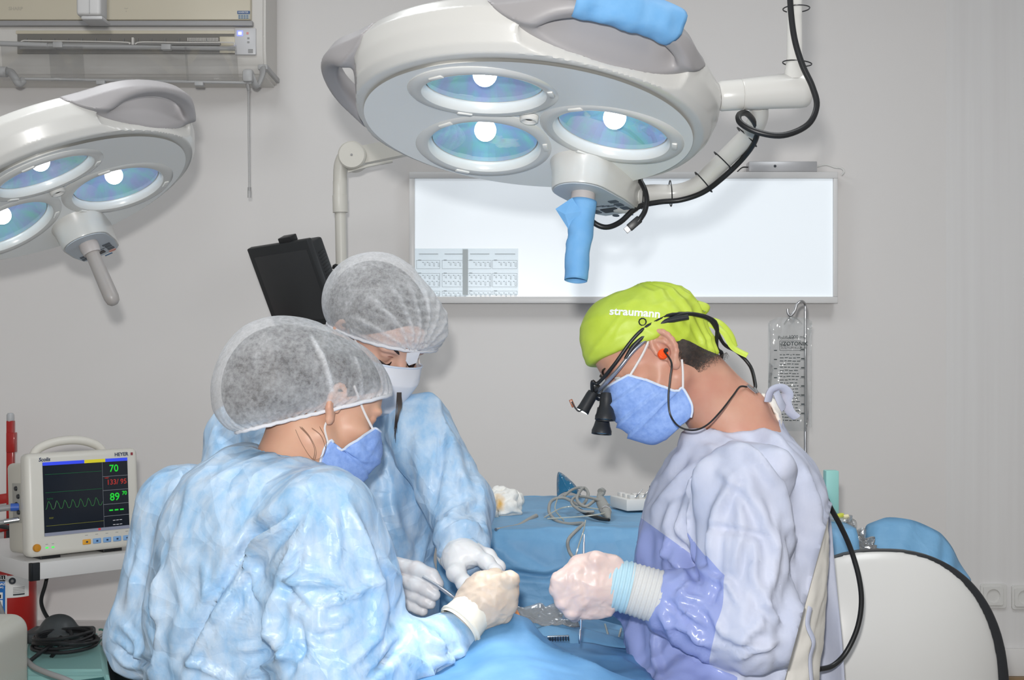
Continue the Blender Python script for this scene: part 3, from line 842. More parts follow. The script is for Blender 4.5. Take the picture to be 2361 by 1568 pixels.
def mask_surface(name, HM, m, parent, prof, edge, pleats, u_n=40, v_n=44, amp=0.0022, seed=0.0, crush=0.0015):
    """pleated face mask: prof = sagittal (y,z) points from bridge to chin, edge = (x,y,z) points of the side hem"""
    tv = np.linspace(0, 1, v_n); tu = np.linspace(-1, 1, u_n)
    pr = np.array([[p.x, p.y, p.z] for p in smooth_path([(0, a, b) for a, b in prof], 12)])
    ed = np.array([[p.x, p.y, p.z] for p in smooth_path(edge, 12)])
    def samp(c, t):
        s = np.concatenate([[0], np.cumsum(np.linalg.norm(np.diff(c, axis=0), axis=1))]); s /= s[-1]
        return np.stack([np.interp(t, s, c[:,k]) for k in range(3)], 1)
    Fp, Ep = samp(pr, tv), samp(ed, tv)
    V = []
    for j in range(v_n):
        for u in tu:
            a = abs(u); th = a*math.pi/2
            wx = math.sin(th)**0.92; wf = 1-(1-math.cos(th))**1.0
            x = Ep[j,0]*wx*(1 if u > 0 else -1)
            y = Ep[j,1]+(Fp[j,1]-Ep[j,1])*wf; z = Ep[j,2]+(Fp[j,2]-Ep[j,2])*wf
            V.append((x, y, z))
    V = np.array(V)
    Q = np.array([(j*u_n+i, j*u_n+i+1, (j+1)*u_n+i+1, (j+1)*u_n+i) for j in range(v_n-1) for i in range(u_n-1)])
    N = vnormals(V, Q)
    if (N[:,1]).mean() < 0: N = -N; Q = Q[:, ::-1]
    vv = np.repeat(tv, u_n); uu = np.tile(np.abs(tu), v_n)
    dsp = np.zeros(len(V))
    for c, hgt in pleats:
        ramp = (vv-c)
        dsp += hgt*np.where(ramp > 0, np.exp(-ramp/0.07), 0)*(0.45+0.55*(1-uu))
    dsp += crush*ridged(V*np.array([34,34,34])+seed, 0.5)*(0.4+uu)
    V = V+N*dsp[:,None]
    Vw = V @ np.array(HM.to_3x3()).T+np.array(HM.translation)
    o = obj(name, Vw, Q, m, parent, True)
    o.modifiers.new('thick', 'SOLIDIFY').thickness = 0.0012
    # hem bands and edges
    def at(j, i): return Vector(Vw[j*u_n+i])
    for i, nm in ((0, 'hem'), (u_n-1, 'hem')):
        tube(nm, [at(j, i) for j in range(v_n)], 0.0022, M_['mask_hem'], o, 6)
    tube('hem', [at(0, i) for i in range(u_n)], 0.0020, M_['mask_hem'], o, 6)
    return o, at, u_n, v_n
M_['mask_blue'] = nonwoven('mask_blue', S(128,160,222), S(152,182,236), 0.55, 120, 0.0012, (1,1,1))
M_['mask_hem'] = mat('mask_hem', S(214,224,240), 0.7)
M_['mask_white'] = mat('mask_white', S(225,226,232), 0.6, bump=(60, 0.2, 0.001))
M_['elastic'] = mat('white_elastic', S(228,224,222), 0.7)
M_['hair'] = mat('dark_hair', S(34,28,27), 0.45, noise=(90, 0.6, S(66,54,48), (1,1,0.2)))
M_['hair_brown'] = mat('brown_hair', S(92,66,50), 0.45)
M_['lash'] = mat('lash_dark', S(42,30,28), 0.6)
M_['eye_white'] = mat('eye_white', S(220,214,210), 0.2)
M_['iris'] = mat('iris_dark', S(60,52,48), 0.15)
def head_mesh(HM, fem, neck, skin, parent, name='body', sc=1.0, ear_sc=1.0):
    Mi = HM.inverted()
    nk = [(Vector(p), r) for p, r in neck]
    def f(p):
        q = to_local(p, Mi)/sc
        d = f_face(q, fem)
        d = smin(d, f_ear(q, ear_sc), 0.003)*sc
        for i in range(len(nk)-1):
            d = smin(d, s_cap(p, nk[i][0], nk[i+1][0], nk[i][1], nk[i+1][1]), 0.025)
        return d
    pt = [HM @ Vector((a, b, c)) for a in (-.1,.1) for b in (-.12,.13) for c in (-.13,.15)]+[q for q, r in nk]
    lo = A((min(p.x for p in pt)-.06, min(p.y for p in pt)-.06, min(p.z for p in pt)-.03)); hi = A((max(p.x for p in pt)+.06, max(p.y for p in pt)+.06, max(p.z for p in pt)+.03))
    V, Q = surf(f, lo, hi, 0.0026)
    return obj(name, V, Q, skin, parent, True)
def hl(HM, x, y, z): return HM @ Vector((x, y, z))
def head_solid(name, f, HM, m, parent, lo, hi, h=0.003, keep=None, sm=0, disp=None, project=2, dens=None):
    V, Q = surf(f, lo, hi, h, project=project)
    if sm: V = vsmooth(V, Q, sm)
    if disp is not None:
        N = vnormals(V, Q); V = V+N*disp(V, N)[:,None]
    if keep is not None: V, Q, _ = prune(V, Q, keep(V))
    Vw = V @ np.array(HM.to_3x3()).T+np.array(HM.translation)
    o = obj(name, Vw, Q, m, parent, True)
    if dens is not None: set_attr(o, 'dens', dens(V))
    return o
def glove(name, f, lo, hi, m, parent, h=0.0022, wr=0.0011, seed=0.0):
    V, Q = surf(f, lo, hi, h)
    N = vnormals(V, Q)
    V = V+N*(wr*np.clip(ridged(V*np.array([55,55,55])+seed, 0.7), -0.3, 1)+wr*0.5*perlin(V*90+seed))[:,None]
    return obj(name, V, Q, m, parent, True)
def bounds(pl, pad=0.03):
    a = np.array([tuple(p) for p in pl]); return a.min(0)-pad, a.max(0)+pad
# ------------------------------------------------------------------ the operator on the right
skinS = skin_mat('skin_ruddy', S(206,158,136), S(196,134,116))
SP = thing('person', 'person in lime cap and pale blue gown, wearing magnifying loupes, bent over the patient', 'person', (0.40, 2.27, 0), 'people at the operation')
HS = face_frame(P(1517,834,2.25), (-math.cos(0.12), -math.sin(0.12)), math.radians(33), math.radians(12))
SS = 0.945
HSs = HS @ Matrix.Scale(SS, 4)
neckS = [(hl(HSs,0,-0.028,0.0), 0.058), (P(1690,975,2.28), 0.064), (P(1712,1060,2.29), 0.085), (P(1700,1300,2.29), 0.13), (P(1690,1600,2.29), 0.12)]
bodyS = head_mesh(HS, False, neckS, skinS, SP, 'body', SS, 1.12)
# short dark hair under the cap
def rimS(y): return np.where(y > -0.015, 0.0335+np.clip(y,0,1)*0.30, np.maximum(0.0335+(y+0.015)*1.28, -0.066))
def f_hairS(p):
    q = p
    d = s_ell(p, (0,-0.010,0.050), (0.0765,0.0995,0.083))
    d = smin(d, s_cap(p, (0,-0.045,-0.02), (0,-0.062,-0.06), 0.054, 0.052), 0.02)
    d = smin(d, s_ell(p, (0,-0.038,-0.004), (0.0775,0.050,0.055)), 0.015)
    y, z = p[:,1], p[:,2]
    # hairline: behind the ear, and a sideburn ahead of it
    cut = np.maximum(-0.068-z+np.clip(y+0.075,-0.05,0.2)*0.2, y+0.010-np.clip(z-0.02,0,1)*3.0)
    side = np.maximum(np.maximum(y-0.042, -y+0.008), np.maximum(-z-0.004, z-0.05))
    return np.maximum(np.maximum(d, np.minimum(cut, side)), z-rimS(y)-0.010)
def stubble(name):
    """cropped hair thinning out to skin at its edge"""
    m = mat(name, S(46,40,37), 0.6, noise=(160, 0.5, S(84,70,62)), bump=(900, 0.5, 0.002)); nt = m.node_tree; b = nt.nodes['Principled BSDF']
    at = nt.nodes.new('ShaderNodeAttribute'); at.attribute_name = 'fade'; n = nt.nodes.new('ShaderNodeTexNoise'); n.inputs['Scale'].default_value = 420
    tc = nt.nodes.new('ShaderNodeTexCoord'); nt.links.new(tc.outputs['Object'], n.inputs['Vector'])
    k = nt.nodes.new('ShaderNodeMath'); k.operation = 'MULTIPLY_ADD'; k.inputs[1].default_value = 2.2; nt.links.new(n.outputs[0], k.inputs[0]); nt.links.new(at.outputs['Fac'], k.inputs[2])
    c = nt.nodes.new('ShaderNodeClamp'); nt.links.new(k.outputs[0], c.inputs[0]); nt.links.new(c.outputs[0], b.inputs['Alpha']); return m
hS_ = head_solid('hair', f_hairS, HSs, stubble('cropped_hair'), SP, (-0.1,-0.13,-0.13), (0.1,0.12,0.15), 0.003)
Vh = np.array([tuple(v.co) for v in hS_.data.vertices])+np.array(origin(SP)); Lh = to_local(Vh.astype(np.float32), HSs.inverted())
edge = np.where(Lh[:,1] > -0.0, np.minimum(Lh[:,1]-0.010, 0.042-Lh[:,1])*60, np.minimum((Lh[:,2]+0.066)*55, (-0.014-Lh[:,1]+np.clip(Lh[:,2]-0.02,0,1)*3)*70))
set_attr(hS_, 'fade', np.clip(edge, -0.5, 1.2)-1.2)
# lime cloth cap
limeM = nonwoven('lime_cotton', S(186,208,62), S(200,220,84), 0.5, 14, 0.0022, (1,1,1), 0.45)
def f_capS(p):
    d = s_ell(p, (0,-0.002,0.054), (0.0825,0.105,0.085))
    d = smin(d, s_ell(p, (0,-0.030,0.050), (0.081,0.088,0.080)), 0.03)
    d = smin(d, s_ell(p, (0,0.034,0.084), (0.070,0.064,0.066)), 0.03)
    d = smin(d, s_ell(p, (0,-0.078,-0.020), (0.040,0.028,0.034)), 0.03)
    r = rimS(p[:,1]); return smax(d, (r-p[:,2])*0.75, 0.004)
def dispS(V, N):
    y, z = V[:,1], V[:,2]
    t = z-rimS(y)
    band = 0.0022*np.exp(-np.clip(t-0.022,0,1)/0.006)*(t < 0.05)
    ang = np.arctan2(V[:,0], -(y+0.05))
    g = 0.0026*np.sin(ang*17+perlin(V*22)*2.5)*np.clip((-0.02-y)/0.06, 0, 1)*np.clip(t/0.02, 0, 1)
    fo = 0.0042*np.exp(-((z-(0.100-0.35*(y-0.02)))/0.006)**2)*np.clip((y+0.04)/0.05, 0, 1)
    return band+g+fo*0.6+0.0022*ridged(V*np.array([10,16,26])+4, 0.6)
capS = head_solid('cap', f_capS, HSs, limeM, SP, (-0.11,-0.14,-0.09), (0.11,0.14,0.17), 0.003, disp=dispS)
# printed word on the cap, bent round the left side of it
def cap_text(s, y0, z0, size, parent):
    cu = bpy.data.curves.new('w', 'FONT'); cu.body = s; cu.size = size; cu.align_x = 'CENTER'; cu.extrude = 0.0004; cu.offset = 0.0006; cu.resolution_u = 3
    t = bpy.data.objects.new('w', cu); COL.objects.link(t); bpy.context.view_layer.update()
    me = bpy.data.meshes.new_from_object(t.evaluated_get(bpy.context.evaluated_depsgraph_get()))
    bpy.data.objects.remove(t)
    bm = bmesh.new(); bm.from_mesh(me)
    bmesh.ops.subdivide_edges(bm, edges=[e for e in bm.edges if e.calc_length() > 0.004], cuts=2)
    V = np.array([tuple(v.co) for v in bm.verts]); bpy.data.meshes.remove(me)
    ca, sa = math.cos(math.radians(40)), math.sin(math.radians(40))
    y = y0-V[:,0]*ca-V[:,1]*sa; z = z0-V[:,0]*sa+V[:,1]*ca
    # march inwards on the left side until the cap surface is met
    x = np.full(len(V), -0.13)
    for _ in range(60):
        p = np.stack([x, y, z], 1).astype(np.float32); x = x+np.maximum(f_capS(p)-0.0035, 0)*0.7
    p = np.stack([x, y, z], 1); p[:,0] -= 0.0012+V[:,2]
    N = p
    W_ = p @ np.array(HSs.to_3x3()).T+np.array(HSs.translation)
    for v, w in zip(bm.verts, W_): v.co = Vector(w)
    return from_bm('printed_word', bm, M_['white_print'], parent)
cap_text('straumann', 0.004, 0.084, 0.021, capS)
# ties hanging at the back
lime2 = limeM
for path, r in (([(0.0,-0.112,0.02), (0.0,-0.135,0.0), (0.004,-0.142,-0.03), (0.006,-0.136,-0.055)], 0.007), ([(0.0,-0.110,0.02), (-0.012,-0.128,-0.02), (-0.016,-0.126,-0.055), (-0.020,-0.138,-0.082)], 0.0065), ([(0.0,-0.110,0.025), (-0.02,-0.128,0.028), (-0.028,-0.115,0.045)], 0.008)):
    tube('cap_tie', [hl(HSs,*q) for q in path], r, lime2, capS, 8, smooth_n=6, flat=0.35)
# surgical mask
mS, atS, un, vn = mask_surface('face_mask', HSs, M_['mask_blue'], SP,
    [(0.112,0.010), (0.127,-0.016), (0.128,-0.035), (0.122,-0.065), (0.114,-0.095), (0.094,-0.120), (0.070,-0.126)],
    [(0.065,0.071,0.004), (0.072,0.050,-0.022), (0.071,0.030,-0.050), (0.069,0.019,-0.064), (0.065,0.004,-0.068), (0.060,0.006,-0.100), (0.050,0.018,-0.118)],
    [(0.20,0.009), (0.40,0.010), (0.58,0.008)], crush=0.0016)
for side in (0, un-1):
    sg = -1 if side == 0 else 1
    tube('ear_loop', [atS(1, side), hl(HSs,sg*0.074,0.030,0.02), hl(HSs,sg*0.078,0.004,0.036)], 0.0022, M_['elastic'], mS, 6, smooth_n=4)
    tube('ear_loop', [hl(HSs,sg*0.080,-0.022,-0.026), hl(HSs,sg*0.074,-0.012,-0.045), atS(int(vn*0.64), side)], 0.0020, M_['elastic'], mS, 6, smooth_n=4)
# eyes
for sg in (-1, 1):
    V, Q = lathe_data([(0.0118*math.sin(t), 0.0118*math.cos(t)) for t in np.linspace(0, math.pi, 12)], 16, (HSs.to_3x3().normalized() @ Matrix.Rotation(-math.pi/2, 3, 'X')), hl(HSs,sg*0.031,0.0768,0.0125))
    e = obj('eye', V, Q, M_['eye_white'], bodyS)
    tube('eye_lash', [hl(HSs,sg*0.019,0.0865,0.008), hl(HSs,sg*0.031,0.0905,0.006), hl(HSs,sg*0.044,0.082,0.008)], [0.0006,0.0014,0.0006], M_['lash'], bodyS, 5, smooth_n=4)
    tube('eyebrow', [hl(HSs,sg*0.014,0.0985,0.033), hl(HSs,sg*0.030,0.0965,0.040), hl(HSs,sg*0.048,0.079,0.036)], [0.002,0.0036,0.0012], M_['hair'], bodyS, 6, smooth_n=4, flat=0.5)
# gown
SW = [  # pulled folds of the cotton, in the picture plane
 ([(1600,1075),(1545,1130),(1500,1190)],0.010,11), ([(1645,1055),(1590,1150),(1560,1250)],0.012,12), ([(1625,1120),(1600,1200),(1615,1310)],0.010,12),
 ([(1700,1090),(1655,1180),(1635,1285)],0.011,12), ([(1712,1085),(1755,1180),(1790,1280)],0.010,13), ([(1705,1130),(1712,1230),(1690,1330)],0.008,14),
 ([(1735,1010),(1825,1105),(1848,1240),(1835,1380)],-0.014,13), ([(1765,990),(1850,1080),(1885,1200),(1890,1290)],0.010,12), ([(1700,960),(1790,1030),(1842,1110)],0.009,11),
 ([(1640,1000),(1740,1050),(1800,1130)],0.008,12), ([(1620,1030),(1700,1045)],0.007,10), ([(1815,1225),(1828,1330)],-0.012,8), ([(1790,1180),(1782,1300),(1762,1400)],0.010,11),
 ([(1640,1215),(1700,1225),(1775,1243)],-0.008,8), ([(1625,1325),(1680,1345),(1702,1392)],0.010,9), ([(1650,1235),(1645,1310),(1622,1322)],0.009,10), ([(1740,1240),(1735,1330),(1770,1400)],0.009,11),
 ([(1632,1400),(1670,1462),(1762,1492)],0.010,10), ([(1755,1385),(1800,1440)],0.009,8), ([(1700,1512),(1795,1478)],0.009,9), ([(1640,1390),(1660,1330)],-0.008,8),
 ([(1760,1400),(1745,1450),(1700,1480)],0.008,10), ([(1560,1400),(1600,1420),(1630,1440)],0.009,8), ([(1540,1440),(1590,1450),(1640,1490)],0.009,8), ([(1575,1375),(1625,1385)],0.009,8),
 ([(1535,1385),(1590,1430)],-0.010,7), ([(1520,1410),(1560,1490)],0.008,9), ([(1600,1340),(1560,1380)],0.009,8), ([(1560,1480),(1640,1520)],0.008,8),
 ([(1545,1230),(1530,1300)],0.009,8), ([(1490,1210),(1475,1300)],0.008,9), ([(1530,1270),(1570,1310)],0.008,7), ([(1500,1450),(1520,1568)],0.008,9), ([(1450,1440),(1470,1560)],0.008,10),
 ([(1870,1150),(1880,1300),(1850,1450)],0.008,11), ([(1895,1130),(1905,1260)],0.007,9), ([(1845,1300),(1820,1450),(1800,1568)],0.010,12), ([(1860,1380),(1835,1500)],-0.009,9),
 ([(1560,1150),(1530,1230)],0.008,10), ([(1575,1040),(1530,1100)],0.008,10), ([(1660,1090),(1720,1130),(1740,1180)],0.007,9), ([(1590,1160),(1580,1210),(1600,1260)],-0.008,8), ([(1555,1235),(1588,1290),(1604,1338)],-0.018,12), ([(1640,1050),(1610,1150),(1600,1240)],0.008,20,'sharp'), ([(1750,1130),(1770,1260),(1745,1380)],0.008,22,'sharp'), ([(1680,1240),(1672,1330)],0.007,18,'sharp'), ([(1650,1440),(1720,1455),(1790,1430)],0.008,18,'sharp'), ([(1560,1360),(1600,1400),(1660,1410)],0.009,14,'sharp'), ([(1580,1470),(1640,1480),(1700,1500)],0.008,14,'sharp')]
dS = 2.29
shS, elS, wrS = P(1722,1128,2.11), P(1722,1440,2.07), P(1556,1392,2.10)
def f_gownS(p):
    d = s_ell(p, P(1712,1135,dS), (0.125,0.185,0.115))
    d = smin(d, s_ell(p, P(1690,1290,dS), (0.165,0.185,0.20)), 0.08)
    d = smin(d, s_ell(p, P(1660,1540,dS), (0.168,0.19,0.20)), 0.08)
    d = smin(d, s_cap(p, P(1668,1640,dS-0.1), Vector((0.20,1.99,0.38)), 0.13, 0.115), 0.06)
    d = smin(d, s_cap(p, P(1668,1640,dS+0.1), Vector((0.20,2.55,0.38)), 0.13, 0.115), 0.06)
    d = smin(d, s_cap(p, P(1735,960,2.29), P(1600,1010,2.24), 0.045, 0.02), 0.05)
    a = smin(s_cap(p, shS, elS, 0.080, 0.069), s_cap(p, elS, wrS, 0.072, 0.056), 0.03)
    d = smin(d, a, 0.016)
    b = smin(s_cap(p, P(1690,1130,2.46), P(1600,1430,2.48), 0.08, 0.065), s_cap(p, P(1600,1430,2.48), P(1432,1365,2.33), 0.065, 0.045), 0.03)
    d = smin(d, b, 0.03)
    n = s_cap(p, P(1560,880,2.26), P(1700,985,2.285), 0.060, 0.071)
    return smax(d, -n, 0.006)
def lineS(V):  # back opening: px beyond this line is bare shirt
    px = V[:,0]/V[:,1]*F+CX; py = HY-(V[:,2]-CAMH)/V[:,1]*F
    return px-(1922-np.clip(py-1150, -500, 600)*0.27)
gM = nonwoven('pale_cotton_gown', S(188,194,214), S(201,205,222), 0.55, 20, 0.0045, (1,1,0.6), 0.3)
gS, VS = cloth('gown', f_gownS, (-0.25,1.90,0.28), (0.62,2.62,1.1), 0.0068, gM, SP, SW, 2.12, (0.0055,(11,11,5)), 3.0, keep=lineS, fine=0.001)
px = VS[:,0]/VS[:,1]*F+CX; py = HY-(VS[:,2]-CAMH)/VS[:,1]*F
ab = np.array(wrS-elS); tt = ((VS-np.array(elS)) @ ab)/(ab @ ab)
near_arm = np.linalg.norm(VS-np.array(elS)-np.clip(tt,0,1)[:,None]*ab, axis=1) < 0.115
Vg = np.array(VS)
upd, _ = None, None
dist_arm = np.linalg.norm(VS-np.array(elS)-np.clip(tt,0,1)[:,None]*ab, axis=1)
uarm = np.array(elS-shS); tu = np.clip(((VS-np.array(shS)) @ uarm)/(uarm @ uarm), 0, 1)
d_up = np.linalg.norm(VS-np.array(shS)-tu[:,None]*uarm, axis=1)
v32 = VS.astype(np.float32)
d_arm = np.minimum(s_cap(v32, shS, elS, 0.080, 0.069), s_cap(v32, elS, wrS, 0.072, 0.056))
d_tor = np.minimum.reduce([s_ell(v32, P(1712,1135,dS), (0.125,0.185,0.115)), s_ell(v32, P(1690,1290,dS), (0.165,0.185,0.20)), s_ell(v32, P(1660,1540,dS), (0.168,0.19,0.20)), s_cap(v32, P(1668,1640,dS-0.1), Vector((0.20,1.99,0.38)), 0.13, 0.115)])
on_arm = d_tor-d_arm
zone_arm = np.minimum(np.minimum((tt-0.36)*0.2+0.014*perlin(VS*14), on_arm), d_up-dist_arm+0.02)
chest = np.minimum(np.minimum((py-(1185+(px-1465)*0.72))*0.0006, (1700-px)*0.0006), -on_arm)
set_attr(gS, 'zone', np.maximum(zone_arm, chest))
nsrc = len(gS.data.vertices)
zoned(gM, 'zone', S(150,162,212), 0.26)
# cream shirt at the back opening
def f_shirt(p):
    d = s_ell(p, P(1716,1140,dS), (0.122,0.165,0.11))
    d = smin(d, s_ell(p, P(1700,1300,dS), (0.155,0.160,0.20)), 0.07)
    d = smin(d, s_ell(p, P(1672,1540,dS), (0.160,0.160,0.19)), 0.07)
    n = s_cap(p, P(1560,880,2.26), P(1700,985,2.285), 0.058, 0.068)
    d = smin(d, s_cap(p, P(1748,962,2.29), P(1690,1010,2.27), 0.042, 0.05), 0.04)
    return smax(d, -n, 0.005)
cloth('shirt', f_shirt, (0.05,2.02,0.3), (0.66,2.6,1.08), 0.009, mat('cream_shirt', S(240,236,228), 0.7, bump=(40,0.3,0.003)), SP, (), 2.2, (0.004,(8,8,10)), 7.0)
# far flap of the gown hanging behind, tape at the nape
flap = [P(1916,1180,2.36), P(1924,1260,2.38), P(1932,1360,2.38), P(1936,1450,2.39), P(1944,1568,2.4), P(1952,1700,2.4)]
Vf, Ff = [], []
for i, q in enumerate(flap):
    for k in range(6):
        t = k/5; Vf.append(q+Vector((-0.08*t, 0.06*t+0.012*math.sin(i*1.3+k*2.0), 0)))
Ff = [(i*6+k, i*6+k+1, (i+1)*6+k+1, (i+1)*6+k) for i in range(len(flap)-1) for k in range(5)]
fo = obj('gown_flap', Vf, Ff, gM, SP); fo.modifiers.new('s', 'SUBSURF').levels = 2; fo.modifiers.new('t', 'SOLIDIFY').thickness = 0.002
set_attr(fo, 'zone', [-1]*len(Vf))
collar = smooth_path(pts([(1556,1006,2.20), (1600,986,2.17), (1655,955,2.16), (1705,924,2.19), (1748,906,2.24), (1772,915,2.31)]), 6)
kt = smooth_path(pts([(1770,925,2.25), (1778,900,2.245), (1800,893,2.245), (1816,905,2.25), (1812,925,2.26), (1822,950,2.27), (1836,962,2.275)]), 6)
ko = tube('neck_tape', kt, 0.0105, gM, SP, 10, flat=0.4); set_attr(ko, 'zone', [-1]*len(ko.data.vertices))
kt2 = smooth_path(pts([(1790,905,2.235), (1798,925,2.24), (1806,940,2.25)]), 5)
ko = tube('neck_tape', kt2, 0.009, gM, SP, 10, flat=0.4); set_attr(ko, 'zone', [-1]*len(ko.data.vertices))
kt3 = smooth_path(pts([(1868,1400,2.12), (1862,1440,2.11), (1876,1480,2.11), (1868,1520,2.11), (1872,1580,2.11)]), 5)
ko = tube('waist_tape', kt3, 0.007, gM, SP, 8, flat=0.3); set_attr(ko, 'zone', [-1]*len(ko.data.vertices))
# cuffs and gloves
def rib_cuff(name, a, b, ra, rb, m, parent, n=40, ribs=9, depth=0.0011, squash=1.0):
    path = [Vector(a).lerp(Vector(b), i/(n-1)) for i in range(n)]
    r = [ra+(rb-ra)*i/(n-1)+depth*math.sin(i/(n-1)*ribs*2*math.pi) for i in range(n)]
    V, Fc = tube_data(path, r, 32, flat=squash, caps=False)
    return obj(name, V, Fc, m, parent, True)
knit = mat('knit_cuff', S(206,206,204), 0.8, bump=(300,0.4,0.001))
gloveblue = mat('glove_cuff_blue', S(176,208,220), 0.45, bump=(120,0.2,0.001))
latexS = mat('latex_pinkish', S(222,200,192), 0.38, noise=(28, 0.6, S(214,186,178)), bump=(160,0.25,0.0012), sss=0.15)
rib_cuff('knit_cuff', P(1446,1354,2.107), P(1540,1384,2.10), 0.041, 0.044, knit, SP, 110, 9, 0.0009)
rib_cuff('glove_cuff', P(1396,1342,2.108), P(1452,1356,2.106), 0.0385, 0.0425, gloveblue, SP, 70, 5, 0.0011)
def hS(x, y, d): return P(x, y, d)
def f_handS(p):
    d = s_cap(p, hS(1415,1348,2.108), hS(1368,1345,2.10), 0.037, 0.034)
    d = smin(d, s_ell(p, hS(1360,1350,2.098), (0.040,0.026,0.043)), 0.02)
    # finger rows: knuckle, bend, tip (curling away and back under the palm)
    fin = [[(1328,1312,2.082),(1288,1338,2.082),(1290,1352,2.112),(1325,1345,2.125)],
           [(1326,1338,2.080),(1286,1360,2.084),(1292,1374,2.114),(1328,1366,2.127)],
           [(1330,1364,2.080),(1298,1388,2.086),(1304,1398,2.114),(1338,1388,2.127)],
           [(1340,1386,2.082),(1318,1412,2.090),(1326,1418,2.114),(1352,1405,2.125)]]
    for k, fk in enumerate(fin):
        rr = [0.0125,0.0118,0.0105,0.0095] if k < 3 else [0.0115,0.0105,0.0095,0.0085]
        d = smin(d, s_chain(p, [hS(*q) for q in fk], rr, 0.006), 0.009 if k else 0.01)
    th = [(1412,1302,2.10),(1372,1294,2.085),(1335,1300,2.095),(1298,1332,2.095)]
    d = smin(d, s_chain(p, [hS(*q) for q in th], [0.016,0.0145,0.012,0.0095], 0.008), 0.012)
    d = smin(d, s_cap(p, hS(1395,1405,2.10), hS(1350,1412,2.10), 0.014, 0.012), 0.012)
    return d
glove('glove', f_handS, *bounds([hS(1270,1270,2.02), hS(1430,1430,2.16)], 0.012), latexS, SP, seed=2)
# the other hand, mostly hidden behind
def f_handS2(p):
    d = s_cap(p, P(1430,1365,2.33), P(1372,1352,2.28), 0.03, 0.03)
    for k in range(4):
        d = smin(d, s_chain(p, [P(1365,1335+k*16,2.27), P(1318,1345+k*16,2.25), P(1312,1358+k*15,2.22)], [0.012,0.011,0.010], 0.006), 0.01)
    d = smin(d, s_chain(p, [P(1395,1330,2.28), P(1350,1315,2.25), P(1318,1325,2.22)], [0.015,0.013,0.01], 0.006), 0.01)
    return d
glove('glove', f_handS2, *bounds([P(1290,1290,2.18), P(1450,1420,2.36)], 0.012), latexS, SP, 0.003, seed=6)
# glasses with loupes, head light and leads
GL = thing('loupe_glasses', 'magnifying loupe glasses with a small head light, worn under the lime cap', 'glasses', tuple(hl(HSs,0,0.1,0.02)))
frM = mat('grey_frame', S(150,156,170), 0.2, 0.6)
ptsL = [(-0.080,-0.030,0.040), (-0.081,0.0,0.039), (-0.078,0.040,0.034), (-0.070,0.080,0.022), (-0.056,0.108,0.016), (-0.03,0.122,0.014), (0.0,0.126,0.014), (0.03,0.122,0.014), (0.056,0.108,0.016), (0.070,0.080,0.022), (0.078,0.040,0.034), (0.081,0.0,0.039), (0.080,-0.030,0.040)]
tube('frame', [hl(HSs,*q) for q in ptsL], 0.0034, frM, GL, 8, smooth_n=6)
for sg in (-1, 1):
    tube('temple', [hl(HSs,sg*a,b,c) for a, b, c in [(0.083,-0.075,0.030), (0.084,-0.035,0.046), (0.084,0.0,0.046), (0.081,0.035,0.041), (0.076,0.06,0.030)]], [0.0045,0.006,0.0042,0.004,0.003], M_['black_plastic'], GL, 8, smooth_n=6)
    # lens
    Vl, Fl = [], []
    for i in range(9):
        for j in range(7):
            a = i/8; b = j/6
            x = sg*(0.004+0.060*a); yv = 0.126-0.045*(abs(x)/0.064)**2.2-0.010*b*b; z = 0.014-0.044*b*(1-0.25*(2*a-1)**2)
            Vl.append(hl(HSs, x, yv, z))
    Fl = [(i*7+j, i*7+j+1, (i+1)*7+j+1, (i+1)*7+j) for i in range(8) for j in range(6)]
    obj('lens', Vl, Fl, clear_mat('spectacle_lens', (0.97,0.98,0.98), 0.3, 0.03, 0.03), GL)
dn = (HSs.to_3x3() @ Vector((0,0.62,-0.78))).normalized()
for sg in (-1, 1):
    c0 = hl(HSs, sg*0.031, 0.119+(0.012 if sg > 0 else 0), -0.004-(0.014 if sg > 0 else 0))
    lo_ = lathe('loupe', [(0.0005,-0.006), (0.0105,-0.006), (0.012,0.006), (0.0115,0.014), (0.0145,0.026), (0.0175,0.034), (0.0175,0.040), (0.0155,0.040), (0.015,0.038)], M_['black_plastic'], GL, 28, frame(dn), c0)
    lathe('loupe_lens', [(0.0005,0.0395), (0.009,0.0385), (0.0152,0.037)], mat('coated_lens', S(96,140,158), 0.06, 0.35, coat=0.6), lo_, 28, frame(dn), c0)
    tube('loupe_arm', [hl(HSs,0,0.127,0.024), hl(HSs,sg*0.012,0.131,0.012), hl(HSs,sg*0.026,0.126,0.004)], 0.003, M_['black_plastic'], GL, 8, smooth_n=4)
h0 = P(1368,905,2.22); h1 = P(1343,948,2.215); hd = (h1-h0).normalized(); hL = (h1-h0).length
hlm = lathe('head_light', [(0.0005,0), (0.009,0), (0.010,0.006), (0.0105,hL-0.008), (0.0115,hL), (0.0095,hL+0.001)], M_['black_plastic'], GL, 24, frame(hd), h0)
lathe('head_light_lens', [(0.0005,hL+0.002), (0.0098,hL+0.0005)], mat('lit_lens', (1,1,1), 0.2, emit=((1,1,1),6.0)), hlm, 20, frame(hd), h0)
tube('bracket', [hl(HSs,0,0.128,0.024), P(1380,893,2.215), P(1372,900,2.218)], 0.0045, M_['black_plastic'], GL, 8, smooth_n=4)
tube('filter_lever', pts([(1343,945,2.205), (1334,948,2.2), (1326,940,2.2), (1318,926,2.2)]), [0.0014,0.0014,0.0014,0.002], M_['black_plastic'], GL, 6, smooth_n=4)
box('filter_tip', (0.006,0.002,0.014), P(1319,930,2.2), mat('amber_tip', S(150,90,60), 0.3), GL, (0,-0.4,0), 0.0008)
